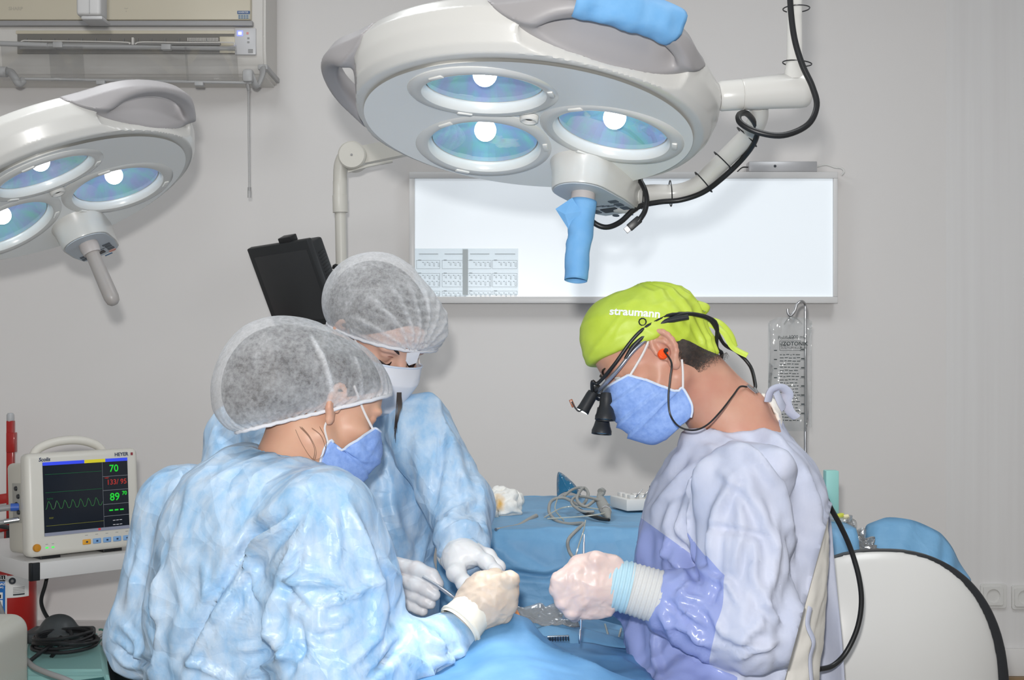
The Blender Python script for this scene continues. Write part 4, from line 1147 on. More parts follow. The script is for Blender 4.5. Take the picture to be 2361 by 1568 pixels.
lead = [P(1366,905,2.215), P(1366,880,2.20), hl(HSs,-0.045,0.120,0.024), hl(HSs,-0.072,0.082,0.033), hl(HSs,-0.084,0.035,0.050), hl(HSs,-0.088,0.0,0.056), hl(HSs,-0.085,-0.045,0.052), hl(HSs,-0.072,-0.080,0.036), hl(HSs,-0.05,-0.112,0.006), P(1668,792,2.26), P(1700,812,2.28), P(1730,845,2.28), P(1741,885,2.26), P(1740,897,2.25)]
tube('light_lead', lead, 0.0032, M_['black_rubber'], GL, 8, smooth_n=6)
tube('strap', [hl(HSs,-0.084,-0.04,0.046), hl(HSs,-0.074,-0.080,0.036), hl(HSs,-0.04,-0.120,0.0), P(1652,800,2.25), P(1664,815,2.26), P(1658,838,2.27)], 0.0036, M_['black_rubber'], GL, 8, smooth_n=6)
tube('cord_clip', pts([(1738,895,2.25), (1746,908,2.245)]), 0.0036, M_['steel'], GL, 10, smooth_n=3)
tube('cord_clip', pts([(1722,888,2.235), (1742,905,2.24)]), 0.0030, M_['steel'], GL, 10, smooth_n=3)
lp = [hl(HSs,-0.089,0.004,0.060)+Vector((0.006*math.cos(t),0,0.008+0.006*math.sin(t))) for t in np.linspace(0, 2*math.pi, 10, endpoint=False)]
tube('lead_tie', lp, 0.0012, M_['black_rubber'], GL, 5, closed=True)
# ear plug with neck cord
EP = thing('ear_plug', 'orange ear plug on a thin black neck cord, in the ear below the lime cap', 'ear plug', tuple(hl(HSs,-0.082,0.0,0.0)))
e0 = hl(HSs,-0.0835,0.001,0.0); en = (HSs.to_3x3() @ Vector((-0.93,-0.3,0.1))).normalized()
lathe('foam_plug', [(0.0005,-0.006), (0.0085,-0.004), (0.0085,0.001), (0.0065,0.003), (0.0075,0.0055), (0.0005,0.0065)], mat('orange_foam', S(250,84,18), 0.5), EP, 18, frame(en), e0)
lathe('stem', [(0.0005,0.005), (0.0036,0.005), (0.0036,0.010), (0.0005,0.0105)], M_['black_plastic'], EP, 14, frame(en), e0+(HSs.to_3x3() @ Vector((0,-0.004,0.001))))
tube('neck_cord', [e0+en*0.009, P(1548,836,2.135), P(1545,872,2.13), P(1541,915,2.13), P(1545,955,2.13), P(1565,983,2.12), P(1598,992,2.12), P(1630,980,2.135), P(1662,948,2.15), P(1690,912,2.185), P(1706,892,2.215), P(1722,892,2.235)], 0.0016, M_['black_rubber'], EP, 7, smooth_n=7)
# legs and shoes (below the picture)
def legs(root, hips, knees, feet, m, fdir):
    for hp, kn, ft in zip(hips, knees, feet):
        V, Q = surf(lambda p: smin(s_cap(p, hp, kn, 0.085, 0.062), s_cap(p, kn, ft+Vector((0,0,0.09)), 0.06, 0.042), 0.02), *bounds([hp, kn, ft], 0.1), 0.012)
        obj('trouser_leg', V, Q, m, root)
        V, Q = surf(lambda p: np.maximum(smin(s_cap(p, ft+Vector((0,0,0.05)), ft+Vector(fdir)*0.15+Vector((0,0,0.032)), 0.046, 0.036), s_cap(p, ft+Vector((0,0,0.05)), ft+Vector((0,0,0.11)), 0.045, 0.045), 0.02), 0.002-p[:,2]), *bounds([ft, ft+Vector(fdir)*0.2, ft+Vector((0,0,0.12))], 0.06), 0.009)
        obj('shoe', V, Q, M_['white_plastic'], root)
def stool(loc, label):
    st = thing('stool', label, 'stool', (loc[0], loc[1], 0))
    lathe('seat', [(0.0005,-0.07), (0.15,-0.07), (0.17,-0.05), (0.172,-0.02), (0.155,0.0), (0.0005,0.005)], M_['white_plastic'], st, 40, None, loc)
    lathe('column', [(0.0005,-0.07), (0.025,-0.07), (0.025,-loc[2]+0.1), (0.05,-loc[2]+0.09), (0.05,-loc[2]+0.06)], M_['chrome_soft'], st, 20, None, loc)
    for k in range(5):
        a = 2*math.pi*k/5+0.3; q = Vector((math.cos(a), math.sin(a), 0))
        tube('base_leg', [Vector((loc[0],loc[1],0.08)), Vector((loc[0],loc[1],0.055))+q*0.26], [0.018,0.012], M_['chrome_soft'], st, 8)
        lathe('castor', [(0.0005,-0.012), (0.02,-0.012), (0.027,-0.006), (0.027,0.006), (0.02,0.012), (0.0005,0.012)], M_['black_rubber'], st, 16, frame((-q.y,q.x,0)), Vector((loc[0],loc[1],0.027))+q*0.26)
navy = mat('scrub_trousers', S(120,140,170), 0.8)
legs(SP, [Vector((0.36,2.19,0.43)), Vector((0.36,2.37,0.43))], [Vector((0.22,2.0,0.42)), Vector((0.22,2.54,0.42))], [Vector((0.30,1.98,0)), Vector((0.30,2.56,0))], navy, (-1,0,0))
# ------------------------------------------------------------------ the assistant in front, seen from behind
skinA = skin_mat('skin_warm', S(216,172,146), S(206,152,130))
AP = thing('person', 'person in blue paper gown seen from behind, clear cap and blue mask, leaning right', 'person', (-0.42, 2.12, 0), 'people at the operation')
HA = face_frame(P(734,952,2.2), (math.cos(0.52), math.sin(0.52)), math.radians(25), math.radians(-8))
neckA = [(hl(HA,0,-0.030,-0.005), 0.050), (P(668,1085,2.16), 0.056), (P(640,1180,2.14), 0.085), (P(610,1400,2.12), 0.12), (P(590,1620,2.12), 0.12)]
bodyA = head_mesh(HA, True, neckA, skinA, AP)
gownblue = nonwoven('blue_paper_gown', S(146,188,224), S(196,214,232), 0.40, 30, 0.0045, (1,1,0.5), 0.42, 0.010)
def f_hairA(p):
    d = s_ell(p, (0,-0.010,0.052), (0.084,0.104,0.083))
    d = smin(d, s_ell(p, (0,-0.098,0.026), (0.078,0.075,0.077)), 0.06)
    d = smin(d, s_ell(p, (0,-0.108,-0.020), (0.056,0.048,0.050)), 0.05)
    y, z = p[:,1], p[:,2]; ax = np.abs(p[:,0])
    line = 0.020+np.clip(y, -0.03, 0.1)*0.62-np.clip(-y-0.02, 0, 0.2)*1.0
    return smax(d, np.maximum(line, 0.013+y*0.74)-z, 0.006)
head_solid('hair', f_hairA, HA, M_['hair'], AP, (-0.1,-0.20,-0.11), (0.1,0.12,0.16), 0.0036)
# bouffant cap
CA = basis((0,-0.030,0.058), (1,0,0), (0, math.cos(0.10), math.sin(0.10)))
def rimAz(y): return 0.001+y*0.74
def rimA(p): return p[:,2]-rimAz(p[:,1])
def f_capA(p):
    d = s_ell(p, (0,-0.010,0.050), (0.104,0.116,0.088))
    d = smin(d, s_ell(p, (0,-0.105,0.030), (0.090,0.082,0.084)), 0.07)
    d = smin(d, s_ell(p, (0,-0.118,-0.028), (0.066,0.056,0.060)), 0.05)
    d = smin(d, s_ell(p, (0,0.048,0.045), (0.070,0.062,0.050)), 0.04)
    return d
def disp_capA(V, N):
    t = rimA(V); ang = np.arctan2(V[:,0], V[:,1]+0.04)
    g = 0.0020*np.sin(ang*46+perlin(V*30)*3)*np.exp(-np.clip(t,0,1)/0.022)
    fold = np.zeros(len(V))
    for (y0,z0,y1,z1,a,w) in ((-0.030,0.016,-0.090,0.085,0.006,0.0035), (0.022,0.035,-0.010,0.085,0.0035,0.003), (-0.12,-0.01,-0.155,0.07,0.004,0.006), (-0.05,0.10,0.04,0.105,0.003,0.005)):
        dd, tt = seg_dist2(V[:,1], V[:,2], (y0,z0), (y1,z1)); fold += a*np.exp(-(dd/w)**2)*np.sin(np.pi*np.clip(tt*0.9+0.05,0,1))
    rim = -0.006*np.exp(-np.clip(t-0.0,0,1)/0.012)
    return g+fold+rim+0.0022*ridged(V*np.array([13,13,9])+2, 0.6)
def dens_capA(V):
    t = rimA(V); d = 0.55*np.exp(-np.clip(t,0,1)/0.010)
    for (y0,z0,y1,z1,a,w) in ((-0.030,0.016,-0.090,0.085,0.5,0.004), (0.022,0.035,-0.010,0.085,0.25,0.003)):
        dd, tt = seg_dist2(V[:,1], V[:,2], (y0,z0), (y1,z1)); d += a*np.exp(-(dd/w)**2)
    return d+0.18*np.clip((V[:,1]-0.045)/0.04, 0, 1)
capM = bouffant('bouffant_cloth', 0.34)
capA = head_solid('bouffant_cap', f_capA, HA, capM, AP, (-0.13,-0.22,-0.09), (0.13,0.14,0.18), 0.0036, keep=lambda V: rimA(V) > 0, disp=disp_capA, dens=dens_capA)
# elastic hem of the cap: find the rim on the cap surface by angle
def rim_path(fcap, rim_z, c, n=72, inset=0.004, wav=0.0):
    out = []
    for i in range(n):
        a = 2*math.pi*i/n; r = 0.02
        dirx, diry = math.sin(a), math.cos(a)
        lo_, hi_ = 0.01, 0.3
        for _ in range(30):
            md = (lo_+hi_)/2; x, y = c[0]+dirx*md, c[1]+diry*md
            z = rim_z(x, y)
            if fcap(np.array([[x,y,z]], np.float32))[0] < 0: lo_ = md
            else: hi_ = md
        x, y = c[0]+dirx*(lo_-inset), c[1]+diry*(lo_-inset)
        out.append((x, y, rim_z(x, y)+wav*math.sin(i*2.4)))
    return out
rA = rim_path(f_capA, lambda x, y: rimAz(y), (0,-0.03), wav=0.0008)
hem = mat('cap_hem', S(222,222,226), 0.8, bump=(260,0.5,0.002))
tube('elastic_hem', [hl(HA,*q) for q in rA], 0.0034, hem, capA, 8, closed=True, smooth_n=2)
# mask
mA, atA, un, vn = mask_surface('face_mask', HA, M_['mask_blue'], AP,
    [(0.108,0.004), (0.126,-0.020), (0.129,-0.040), (0.119,-0.066), (0.110,-0.094), (0.088,-0.118), (0.066,-0.122)],
    [(0.060,0.080,0.000), (0.070,0.058,-0.026), (0.068,0.041,-0.050), (0.067,0.035,-0.056), (0.062,0.014,-0.048), (0.060,0.008,-0.070), (0.054,0.014,-0.104), (0.046,0.024,-0.120)],
    [(0.30,0.003), (0.50,0.0045)], crush=0.0026, seed=3)
for side in (0, un-1):
    sg = -1 if side == 0 else 1
    tube('ear_loop', [atA(1, side), hl(HA,sg*0.072,0.045,0.018), hl(HA,sg*0.083,0.010,0.046)], 0.0021, M_['elastic'], mA, 6, smooth_n=4)
    tube('ear_loop', [hl(HA,sg*0.077,-0.010,-0.024), hl(HA,sg*0.072,-0.008,-0.038), atA(int(vn*0.60), side)], 0.0019, M_['elastic'], mA, 6, smooth_n=4)
for sg in (-1, 1):
    tube('eye_lash', [hl(HA,sg*0.019,0.087,0.007), hl(HA,sg*0.031,0.0925,0.003), hl(HA,sg*0.044,0.083,0.007)], [0.0008,0.0019,0.0008], M_['lash'], bodyA, 5, smooth_n=4)
    tube('eyebrow', [hl(HA,sg*0.014,0.0965,0.032), hl(HA,sg*0.030,0.0945,0.038), hl(HA,sg*0.048,0.077,0.034)], [0.0014,0.0026,0.0010], M_['hair_brown'], bodyA, 6, smooth_n=4, flat=0.5)
# loose curls at the nape
rnd = random.Random(4)
curls = [[(700,985),(722,1010),(735,1040),(722,1068),(700,1062)], [(690,990),(705,1025),(728,1060),(752,1050),(760,1018),(745,985)], [(672,1000),(682,1035),(705,1050),(716,1030)], [(715,980),(735,1000),(742,1030)],
         [(640,1005),(625,1030),(612,1050)], [(632,1000),(612,1035),(600,1045)], [(655,1005),(640,1040),(622,1058)], [(660,1005),(668,1030),(690,1052),(700,1040)], [(705,990),(690,1015),(698,1045),(720,1052)], [(725,985),(748,1005),(758,1035)], [(680,1000),(700,1010),(718,1000)]]
wisp = mat('fine_brown_hair', S(132,98,76), 0.5)
for k, c in enumerate(curls):
    if k not in (0, 1, 9): continue
    dd = 2.105 if c[0][0] > 650 else 2.125
    for q in range(1 if k else 2):
        tube('hair_strand', [P(x+rnd.uniform(-2,2)+q*3-8, y+rnd.uniform(-2,2), dd-0.004+0.003*math.sin(i+k)) for i, (x, y) in enumerate(c)], 0.00042, wisp, bodyA, 4, smooth_n=6)
# gown
shR, elR, wrR = P(740,1215,1.99), P(770,1600,1.94), P(1030,1482,2.10)
shL, elL, wrL = P(425,1175,2.27), P(352,1470,2.22), P(560,1560,2.40)
AW = [([(450,1078),(420,1180),(400,1260),(384,1318)],0.009,7,'step'), ([(600,1085),(530,1190),(455,1285),(384,1318)],0.008,9,'step'), ([(384,1318),(372,1390),(375,1430)],0.010,10), ([(330,1250),(318,1330),(300,1400)],0.008,10),
 ([(655,1185),(600,1225),(545,1300),(480,1410),(415,1520)],-0.020,13), ([(690,1185),(620,1240),(565,1320),(500,1430)],0.012,11), ([(720,1165),(700,1240),(640,1340)],0.012,12), ([(715,1170),(690,1300),(655,1340)],-0.012,9),
 ([(655,1340),(640,1420),(650,1480),(690,1530)],0.014,12), ([(655,1340),(720,1335),(790,1355)],0.010,9), ([(655,1345),(690,1385),(710,1410)],-0.012,9), ([(800,1165),(840,1270),(865,1360),(880,1440)],0.010,11), ([(770,1190),(780,1260),(775,1310)],0.008,9),
 ([(745,1400),(790,1380),(860,1345)],0.010,8), ([(740,1400),(735,1450),(780,1440),(810,1420)],0.010,10), ([(580,1300),(600,1350),(620,1390)],0.010,9), ([(560,1330),(580,1400),(540,1440)],0.009,10), ([(500,1400),(470,1470),(440,1540)],0.009,9),
 ([(690,1420),(700,1500),(670,1560)],-0.012,10), ([(560,1560),(640,1530),(690,1500)],0.012,10), ([(540,1500),(600,1490),(660,1450)],0.008,10), ([(860,1400),(870,1470),(800,1540)],0.010,11), ([(930,1470),(890,1530),(840,1568)],-0.011,9),
 ([(960,1440),(985,1480),(1020,1500)],0.009,9), ([(980,1530),(1030,1520),(1070,1500)],0.010,9), ([(930,1500),(975,1540),(1000,1568)],0.010,9), ([(1000,1450),(1040,1500),(1050,1540)],-0.008,8), ([(280,1440),(320,1480),(330,1540)],0.008,9), ([(262,1490),(300,1520),(360,1530)],-0.012,8),
 ([(380,1450),(370,1520),(350,1568)],0.010,10), ([(420,1340),(430,1400),(400,1480)],0.007,12), ([(470,1300),(480,1380)],0.006,10), ([(430,1520),(470,1540),(520,1568)],0.010,9), ([(880,1290),(910,1330),(900,1400)],0.009,10), ([(720,1200),(660,1260),(620,1320)],0.008,9), ([(655,1345),(740,1340),(800,1362)],0.012,20,'sharp'), ([(722,1170),(690,1290),(655,1345)],0.014,22,'sharp'), ([(655,1345),(640,1440),(690,1525)],0.012,20,'sharp'), ([(745,1402),(860,1345)],0.010,14,'sharp'), ([(640,1190),(560,1280),(470,1440)],0.010,26,'sharp'), ([(800,1165),(850,1280),(880,1430)],0.010,22,'sharp'), ([(690,1530),(560,1568)],0.012,16,'sharp'), ([(930,1480),(870,1540)],-0.010,14,'sharp'), ([(1000,1440),(1010,1500),(980,1560)],0.008,14,'sharp'), ([(384,1318),(370,1400),(390,1500)],0.010,20,'sharp'), ([(300,1300),(330,1400),(310,1480)],0.007,20,'sharp'), ([(575,1330),(600,1400),(570,1470)],0.009,18,'sharp'), ([(500,1330),(520,1440),(480,1520)],0.007,20,'sharp')]
def f_gownA(p):
    d = s_ell(p, P(600,1200,2.13), (0.150,0.135,0.105), Matrix.Rotation(-0.6, 3, 'Z'))
    d = smin(d, s_ell(p, P(590,1330,2.13), (0.175,0.155,0.17), Matrix.Rotation(-0.6, 3, 'Z')), 0.07)
    d = smin(d, s_ell(p, P(585,1560,2.14), (0.18,0.165,0.20), Matrix.Rotation(-0.6, 3, 'Z')), 0.08)
    d = smin(d, s_ell(p, P(760,1350,2.16), (0.115,0.09,0.13)), 0.05)      # gown front billowing towards the patient
    d = smin(d, s_cap(p, P(620,1690,2.08), Vector((-0.24,1.88,0.38)), 0.13, 0.11), 0.06)
    d = smin(d, s_cap(p, P(600,1690,2.24), Vector((-0.22,2.42,0.38)), 0.13, 0.11), 0.06)
    d = smin(d, s_cap(p, P(560,1125,2.16), P(720,1150,2.09), 0.055, 0.050), 0.06)
    a = smin(s_cap(p, shR, elR, 0.092, 0.082), s_cap(p, elR, wrR, 0.072, 0.047), 0.04)
    d = smin(d, a, 0.035)
    d = smin(d, s_cap(p, P(845,1285,2.03), P(880,1380,2.06), 0.038, 0.032), 0.06)
    b = smin(s_cap(p, shL, elL, 0.080, 0.070), s_cap(p, elL, wrL, 0.070, 0.055), 0.03)
    d = smin(d, b, 0.035)
    n = s_cap(p, P(725,985,2.17), P(655,1100,2.15), 0.050, 0.063)
    return smax(d, -n, 0.006)
cloth('gown', f_gownA, (-0.72,1.82,0.28), (0.16,2.66,0.94), 0.0068, gownblue, AP, AW, 2.03, (0.0060,(7,7,4.5)), 11.0, fine=0.001)
nb = smooth_path(pts([(592,1072,2.10), (640,1092,2.075), (690,1102,2.07), (735,1118,2.085), (752,1122,2.11)]), 6)
tube('neck_binding', nb, 0.0040, mat('binding', S(200,222,240), 0.6), AP, 8, flat=0.5)
# right glove with its cuff
latexA = mat('latex_beige', S(204,186,168), 0.42, noise=(30, 0.6, S(192,172,154)), bump=(150,0.3,0.0012), sss=0.12)
cuffA = mat('glove_cuff_cream', S(224,216,200), 0.5, bump=(90,0.2,0.001))
rib_cuff('glove_cuff', P(1055,1446,2.09), P(1100,1398,2.115), 0.0365, 0.0365, cuffA, AP, 34, 1.2, 0.0008)
tube('cuff_roll', [P(1062,1440,2.095)+frame(P(1100,1398,2.115)-P(1055,1446,2.09)) @ Vector((0.0378*math.cos(t), 0.0378*math.sin(t), 0)) for t in np.linspace(0, 2*math.pi, 28, endpoint=False)], 0.003, cuffA, AP, 6, closed=True)
def f_handA(p):
    d = s_cap(p, P(1085,1412,2.11), P(1118,1385,2.115), 0.033, 0.036)
    d = smin(d, s_ell(p, P(1122,1380,2.115), (0.042,0.026,0.045), Matrix.Rotation(0.5, 3, 'Y')), 0.02)
    fin = [[(1140,1345,2.105),(1176,1337,2.10),(1178,1352,2.135),(1140,1362,2.15)],
           [(1148,1368,2.10),(1178,1368,2.105),(1176,1380,2.14),(1142,1384,2.152)],
           [(1148,1392,2.10),(1174,1396,2.11),(1168,1408,2.142),(1138,1404,2.152)],
           [(1140,1414,2.105),(1162,1420,2.115),(1154,1430,2.142),(1130,1422,2.15)]]
    for k, fk in enumerate(fin):
        rr = [0.0135,0.0135,0.0115,0.010] if k == 0 else ([0.0125,0.0118,0.0105,0.0095] if k < 3 else [0.011,0.010,0.0095,0.0085])
        d = smin(d, s_chain(p, [P(*q) for q in fk], rr, 0.006), 0.010)
    d = smin(d, s_chain(p, [P(1085,1370,2.12), P(1108,1340,2.135), P(1140,1328,2.15), P(1165,1332,2.155)], [0.015,0.0125,0.011,0.0095], 0.008), 0.012)
    return d
glove('glove', f_handA, *bounds([P(1050,1310,2.04), P(1196,1450,2.19)], 0.012), latexA, AP, seed=9)
legs(AP, [Vector((-0.42,2.08,0.43)), Vector((-0.44,2.28,0.43))], [Vector((-0.24,1.88,0.42)), Vector((-0.22,2.42,0.42))], [Vector((-0.30,1.86,0)), Vector((-0.28,2.42,0))], navy, (1,0,0))
# ------------------------------------------------------------------ the assistant behind, facing the camera
skinB = skin_mat('skin_fair', S(216,176,156), S(208,156,138))
BP = thing('person', 'person behind the others in white mask and clear cap, blue paper gown, looking down', 'person', (-0.33, 2.68, 0), 'people at the operation')
HB = face_frame(P(866,790,2.6), (math.sin(0.72), -math.cos(0.72)), math.radians(32), math.radians(-4))
neckB = [(hl(HB,0,-0.030,-0.005), 0.048), (P(800,905,2.68), 0.056), (P(770,1000,2.70), 0.09), (P(770,1200,2.72), 0.12), (P(770,1450,2.72), 0.12)]
bodyB = head_mesh(HB, True, neckB, skinB, BP)
def f_hairB(p):
    d = s_ell(p, (0,-0.012,0.058), (0.086,0.104,0.088))
    d = smin(d, s_ell(p, (0,-0.060,0.056), (0.082,0.080,0.082)), 0.04)
    d = smin(d, s_cap(p, (0,-0.055,-0.015), (0,-0.070,-0.055), 0.045, 0.030), 0.02)
    y, z = p[:,1], p[:,2]; ax = np.abs(p[:,0])
    line = 0.026+np.clip(y, -0.06, 0.1)*0.62-np.clip(ax-0.03, 0, 0.1)*0.35
    return smax(d, line-z, 0.004)
head_solid('hair', f_hairB, HB, M_['hair'], BP, (-0.1,-0.16,-0.11), (0.1,0.12,0.15), 0.0036)
def rimBz(y): return 0.046+(y-0.10)*0.30
def rimB(p): return p[:,2]-rimBz(p[:,1])
def f_capB(p):
    d = s_ell(p, (0,-0.012,0.062), (0.096,0.112,0.094))
    d = smin(d, s_ell(p, (0,-0.060,0.060), (0.092,0.090,0.092)), 0.06)
    d = smin(d, s_ell(p, (0,0.042,0.066), (0.076,0.066,0.056)), 0.05)
    d = smin(d, s_ell(p, (-0.060,0.030,0.060), (0.045,0.055,0.050)), 0.05)
    return d
KN = (0.004, 0.108, 0.045)     # gathered point over the brow
def rayB(V):
    v = V-np.array(KN); return np.arctan2(v[:,0], v[:,2]+0.35*np.abs(v[:,1])), np.linalg.norm(v, axis=1)
def disp_capB(V, N):
    th, r = rayB(V); t = rimB(V)
    g = np.zeros(len(V))
    for a, s_, w in ((-1.15,0.004,0.05), (-0.85,0.005,0.05), (-0.55,0.005,0.045), (-0.25,0.006,0.05), (0.05,0.006,0.05), (0.35,0.006,0.045), (0.70,0.006,0.05), (1.1,0.006,0.045)):
        g += s_*np.exp(-((th-a)/w)**2)
    g *= np.clip(1-(r-0.02)/0.17, 0, 1)*np.clip((V[:,1]-0.0)/0.05, 0, 1)
    ru = 0.0012*np.sin(V[:,2]*520+perlin(V*25)*4)*np.clip((V[:,1])/0.05, 0, 1)
    return g+ru-0.005*np.exp(-np.clip(t,0,1)/0.012)+0.0016*ridged(V*np.array([14,14,9])+6, 0.6)
def dens_capB(V):
    th, r = rayB(V); t = rimB(V); d = 0.5*np.exp(-np.clip(t,0,1)/0.009)
    for a in (-1.15,-0.85,-0.55,-0.25,0.05,0.35,0.7,1.1): d += 0.42*np.exp(-((th-a)/0.05)**2)*np.clip(1-(r-0.02)/0.17, 0, 1)*np.clip(V[:,1]/0.05, 0, 1)
    return d+0.45*np.exp(-r/0.022)
capB = head_solid('bouffant_cap', f_capB, HB, bouffant('bouffant_cloth_crimped', 0.36), BP, (-0.14,-0.18,-0.06), (0.13,0.14,0.18), 0.0036, keep=lambda V: rimB(V) > 0, disp=disp_capB, dens=dens_capB)
rB = rim_path(f_capB, lambda x, y: 0.046+(y-0.10)*0.30, (0,-0.01), wav=0.0008)
tube('elastic_hem', [hl(HB,*q) for q in rB], 0.0034, hem, capB, 8, closed=True, smooth_n=2)
Vk, Fk = [], []
k0 = [(-0.016,0.1135,0.046), (0.014,0.1135,0.050), (0.012,0.118,0.028), (-0.004,0.119,0.022), (-0.014,0.118,0.030)]
tb = obj('cap_tab', [hl(HB,-a,b,c) for a, b, c in k0], [(0,1,2,3,4)], M_['mask_white'], capB, False); tb.modifiers.new('t', 'SOLIDIFY').thickness = 0.002
# white flat mask
mB, atB, un, vn = mask_surface('face_mask', HB, M_['mask_white'], BP,
    [(0.108,0.008), (0.124,-0.014), (0.128,-0.034), (0.123,-0.062), (0.113,-0.092), (0.088,-0.118), (0.064,-0.122)],
    [(0.062,0.078,0.002), (0.070,0.057,-0.020), (0.069,0.039,-0.050), (0.064,0.020,-0.078), (0.058,0.020,-0.104), (0.048,0.030,-0.120)],
    [(0.20,0.002), (0.62,0.003)], crush=0.0008, seed=8)
for side in (0, un-1):
    sg = -1 if side == 0 else 1
    tube('ear_loop', [atB(1, side), hl(HB,sg*0.075,0.035,0.015), hl(HB,sg*0.080,0.004,0.036)], 0.0018, M_['elastic'], mB, 6, smooth_n=4)
for sg in (-1, 1):
    # lowered lids with dark lashes, brows
    tube('eye_lash', [hl(HB,sg*0.0185,0.0865,0.008), hl(HB,sg*0.025,0.0905,0.0035), hl(HB,sg*0.034,0.0905,0.0025), hl(HB,sg*0.0455,0.0815,0.0075)], [0.0008,0.0022,0.0024,0.001], M_['lash'], bodyB, 6, smooth_n=5)
    tube('eyelid_crease', [hl(HB,sg*0.020,0.0872,0.0185), hl(HB,sg*0.031,0.0898,0.021), hl(HB,sg*0.044,0.0815,0.017)], 0.0009, mat('lid_shade', S(150,100,86), 0.6), bodyB, 5, smooth_n=4)
    tube('eyebrow', [hl(HB,sg*0.013,0.0955,0.030), hl(HB,sg*0.022,0.0965,0.036), hl(HB,sg*0.034,0.0925,0.039), hl(HB,sg*0.050,0.0765,0.034)], [0.0022,0.0032,0.0026,0.0008], M_['lash'], bodyB, 6, smooth_n=5, flat=0.45)
for k in range(9):
    x0 = 912+k*1.1
    tube('hair_strand', [P(x0+4,905,2.50), P(x0+2+(k*7)%5,940,2.49), P(911+(k*5)%7,970,2.49), P(909+(k*3)%6+(6 if k == 8 else 0),990+(k*9)%32,2.50)], [0.0013,0.0012,0.0009,0.0003], M_['hair'], bodyB, 4, smooth_n=5)
# gown
shLb, elLb, wrLb = P(965,985,2.60), P(1062,1170,2.50), P(1072,1275,2.36)
BW = [([(1015,985),(1018,1060),(1000,1160)],-0.010,9), ([(1030,980),(1055,1080),(1080,1150)],0.009,10), ([(1000,940),(1030,1010),(1035,1100)],0.009,9), ([(1085,1160),(1040,1200),(1000,1280)],0.011,9), ([(1100,1165),(1060,1190),(1010,1215)],-0.010,8),
 ([(1035,1235),(1075,1215),(1110,1225)],0.009,7), ([(1030,1260),(1010,1290),(1000,1330)],0.009,7), ([(985,1240),(970,1300),(960,1330)],0.008,8), ([(930,940),(920,1040),(925,1150)],0.006,14), ([(960,1000),(975,1100),(960,1220)],0.006,14), ([(870,1000),(900,1100),(905,1200)],0.006,14),
 ([(500,980),(480,1040)],0.007,10), ([(560,1045),(610,1025)],0.007,7), ([(980,900),(1010,930),(1025,990)],0.008,9), ([(1105,1180),(1120,1230),(1128,1280)],0.008,8), ([(1060,1250),(1090,1235),(1120,1260)],-0.008,6), ([(890,1150),(930,1240),(960,1290)],0.007,12), ([(1105,1170),(1050,1195),(1000,1250)],0.010,14,'sharp'), ([(1040,985),(1070,1090),(1095,1160)],0.008,18,'sharp'), ([(985,930),(1010,1000),(1000,1120)],0.007,18,'sharp'), ([(1120,1230),(1060,1215),(1020,1260)],0.009,12,'sharp')]
def f_gownB(p):
    d = s_ell(p, P(765,1010,2.73), (0.185,0.115,0.115), Matrix.Rotation(0.25, 3, 'Z'))
    d = smin(d, s_ell(p, P(790,1160,2.70), (0.195,0.135,0.20)), 0.08)
    d = smin(d, s_ell(p, P(800,1400,2.72), (0.19,0.145,0.22)), 0.08)
    d = smin(d, s_ell(p, P(800,1640,2.74), (0.19,0.16,0.20)), 0.08)
    d = smin(d, s_cap(p, P(700,905,2.70), P(880,900,2.62), 0.045, 0.04), 0.05)
    a = smin(s_cap(p, shLb, elLb, 0.070, 0.058), s_cap(p, elLb, wrLb, 0.058, 0.043), 0.03)
    d = smin(d, a, 0.035)
    b = smin(s_cap(p, P(560,1010,2.80), P(520,1200,2.70), 0.082, 0.07), s_cap(p, P(520,1200,2.70), P(800,1330,2.46), 0.065, 0.048), 0.03)
    d = smin(d, b, 0.035)
    n = s_cap(p, P(850,850,2.64), P(800,920,2.68), 0.050, 0.062)
    return smax(d, -n, 0.006)
cloth('gown', f_gownB, (-0.74,2.28,0.35), (0.02,2.95,1.02), 0.0075, gownblue, BP, BW, 2.5, (0.0055,(8,8,4)), 23.0, fine=0.001)
# gloves
latexB = mat('latex_white', S(240,240,240), 0.38, noise=(36, 0.4, S(230,228,228)), bump=(150,0.2,0.001), sss=0.1)
stain = mat('glove_white_stained', S(236,238,240), 0.4, noise=(42, 0.35, S(220,196,188)), bump=(150,0.2,0.001))
rib_cuff('glove_cuff', P(1052,1268,2.375), P(1068,1290,2.345), 0.0385, 0.0365, latexB, BP, 30, 2, 0.0008)
def f_handB(p):
    d = s_cap(p, P(1056,1274,2.36), P(1066,1280,2.32), 0.031, 0.027)
    d = smin(d, s_ell(p, P(1070,1277,2.32), (0.032,0.036,0.018)), 0.02)
    d = smin(d, s_chain(p, [P(1044,1292,2.32), P(1052,1320,2.28), P(1070,1344,2.25), P(1090,1358,2.24)], [0.018,0.016,0.013,0.010], 0.008), 0.012)          # thumb
    d = smin(d, s_chain(p, [P(1090,1278,2.31), P(1122,1296,2.28), P(1143,1318,2.25), P(1146,1336,2.24)], [0.0145,0.013,0.0115,0.010], 0.006), 0.012)        # index
    d = smin(d, s_chain(p, [P(1084,1268,2.335), P(1126,1282,2.325), P(1150,1308,2.30), P(1142,1330,2.29)], [0.014,0.0125,0.011,0.010], 0.006), 0.010)
    d = smin(d, s_chain(p, [P(1082,1272,2.36), P(1118,1290,2.365), P(1132,1318,2.345), P(1120,1338,2.33)], [0.0135,0.012,0.011,0.0095], 0.006), 0.010)
    d = smin(d, s_chain(p, [P(1078,1280,2.375), P(1106,1304,2.38), P(1114,1328,2.36), P(1104,1344,2.35)], [0.012,0.0105,0.0095,0.0085], 0.006), 0.010)
    return d
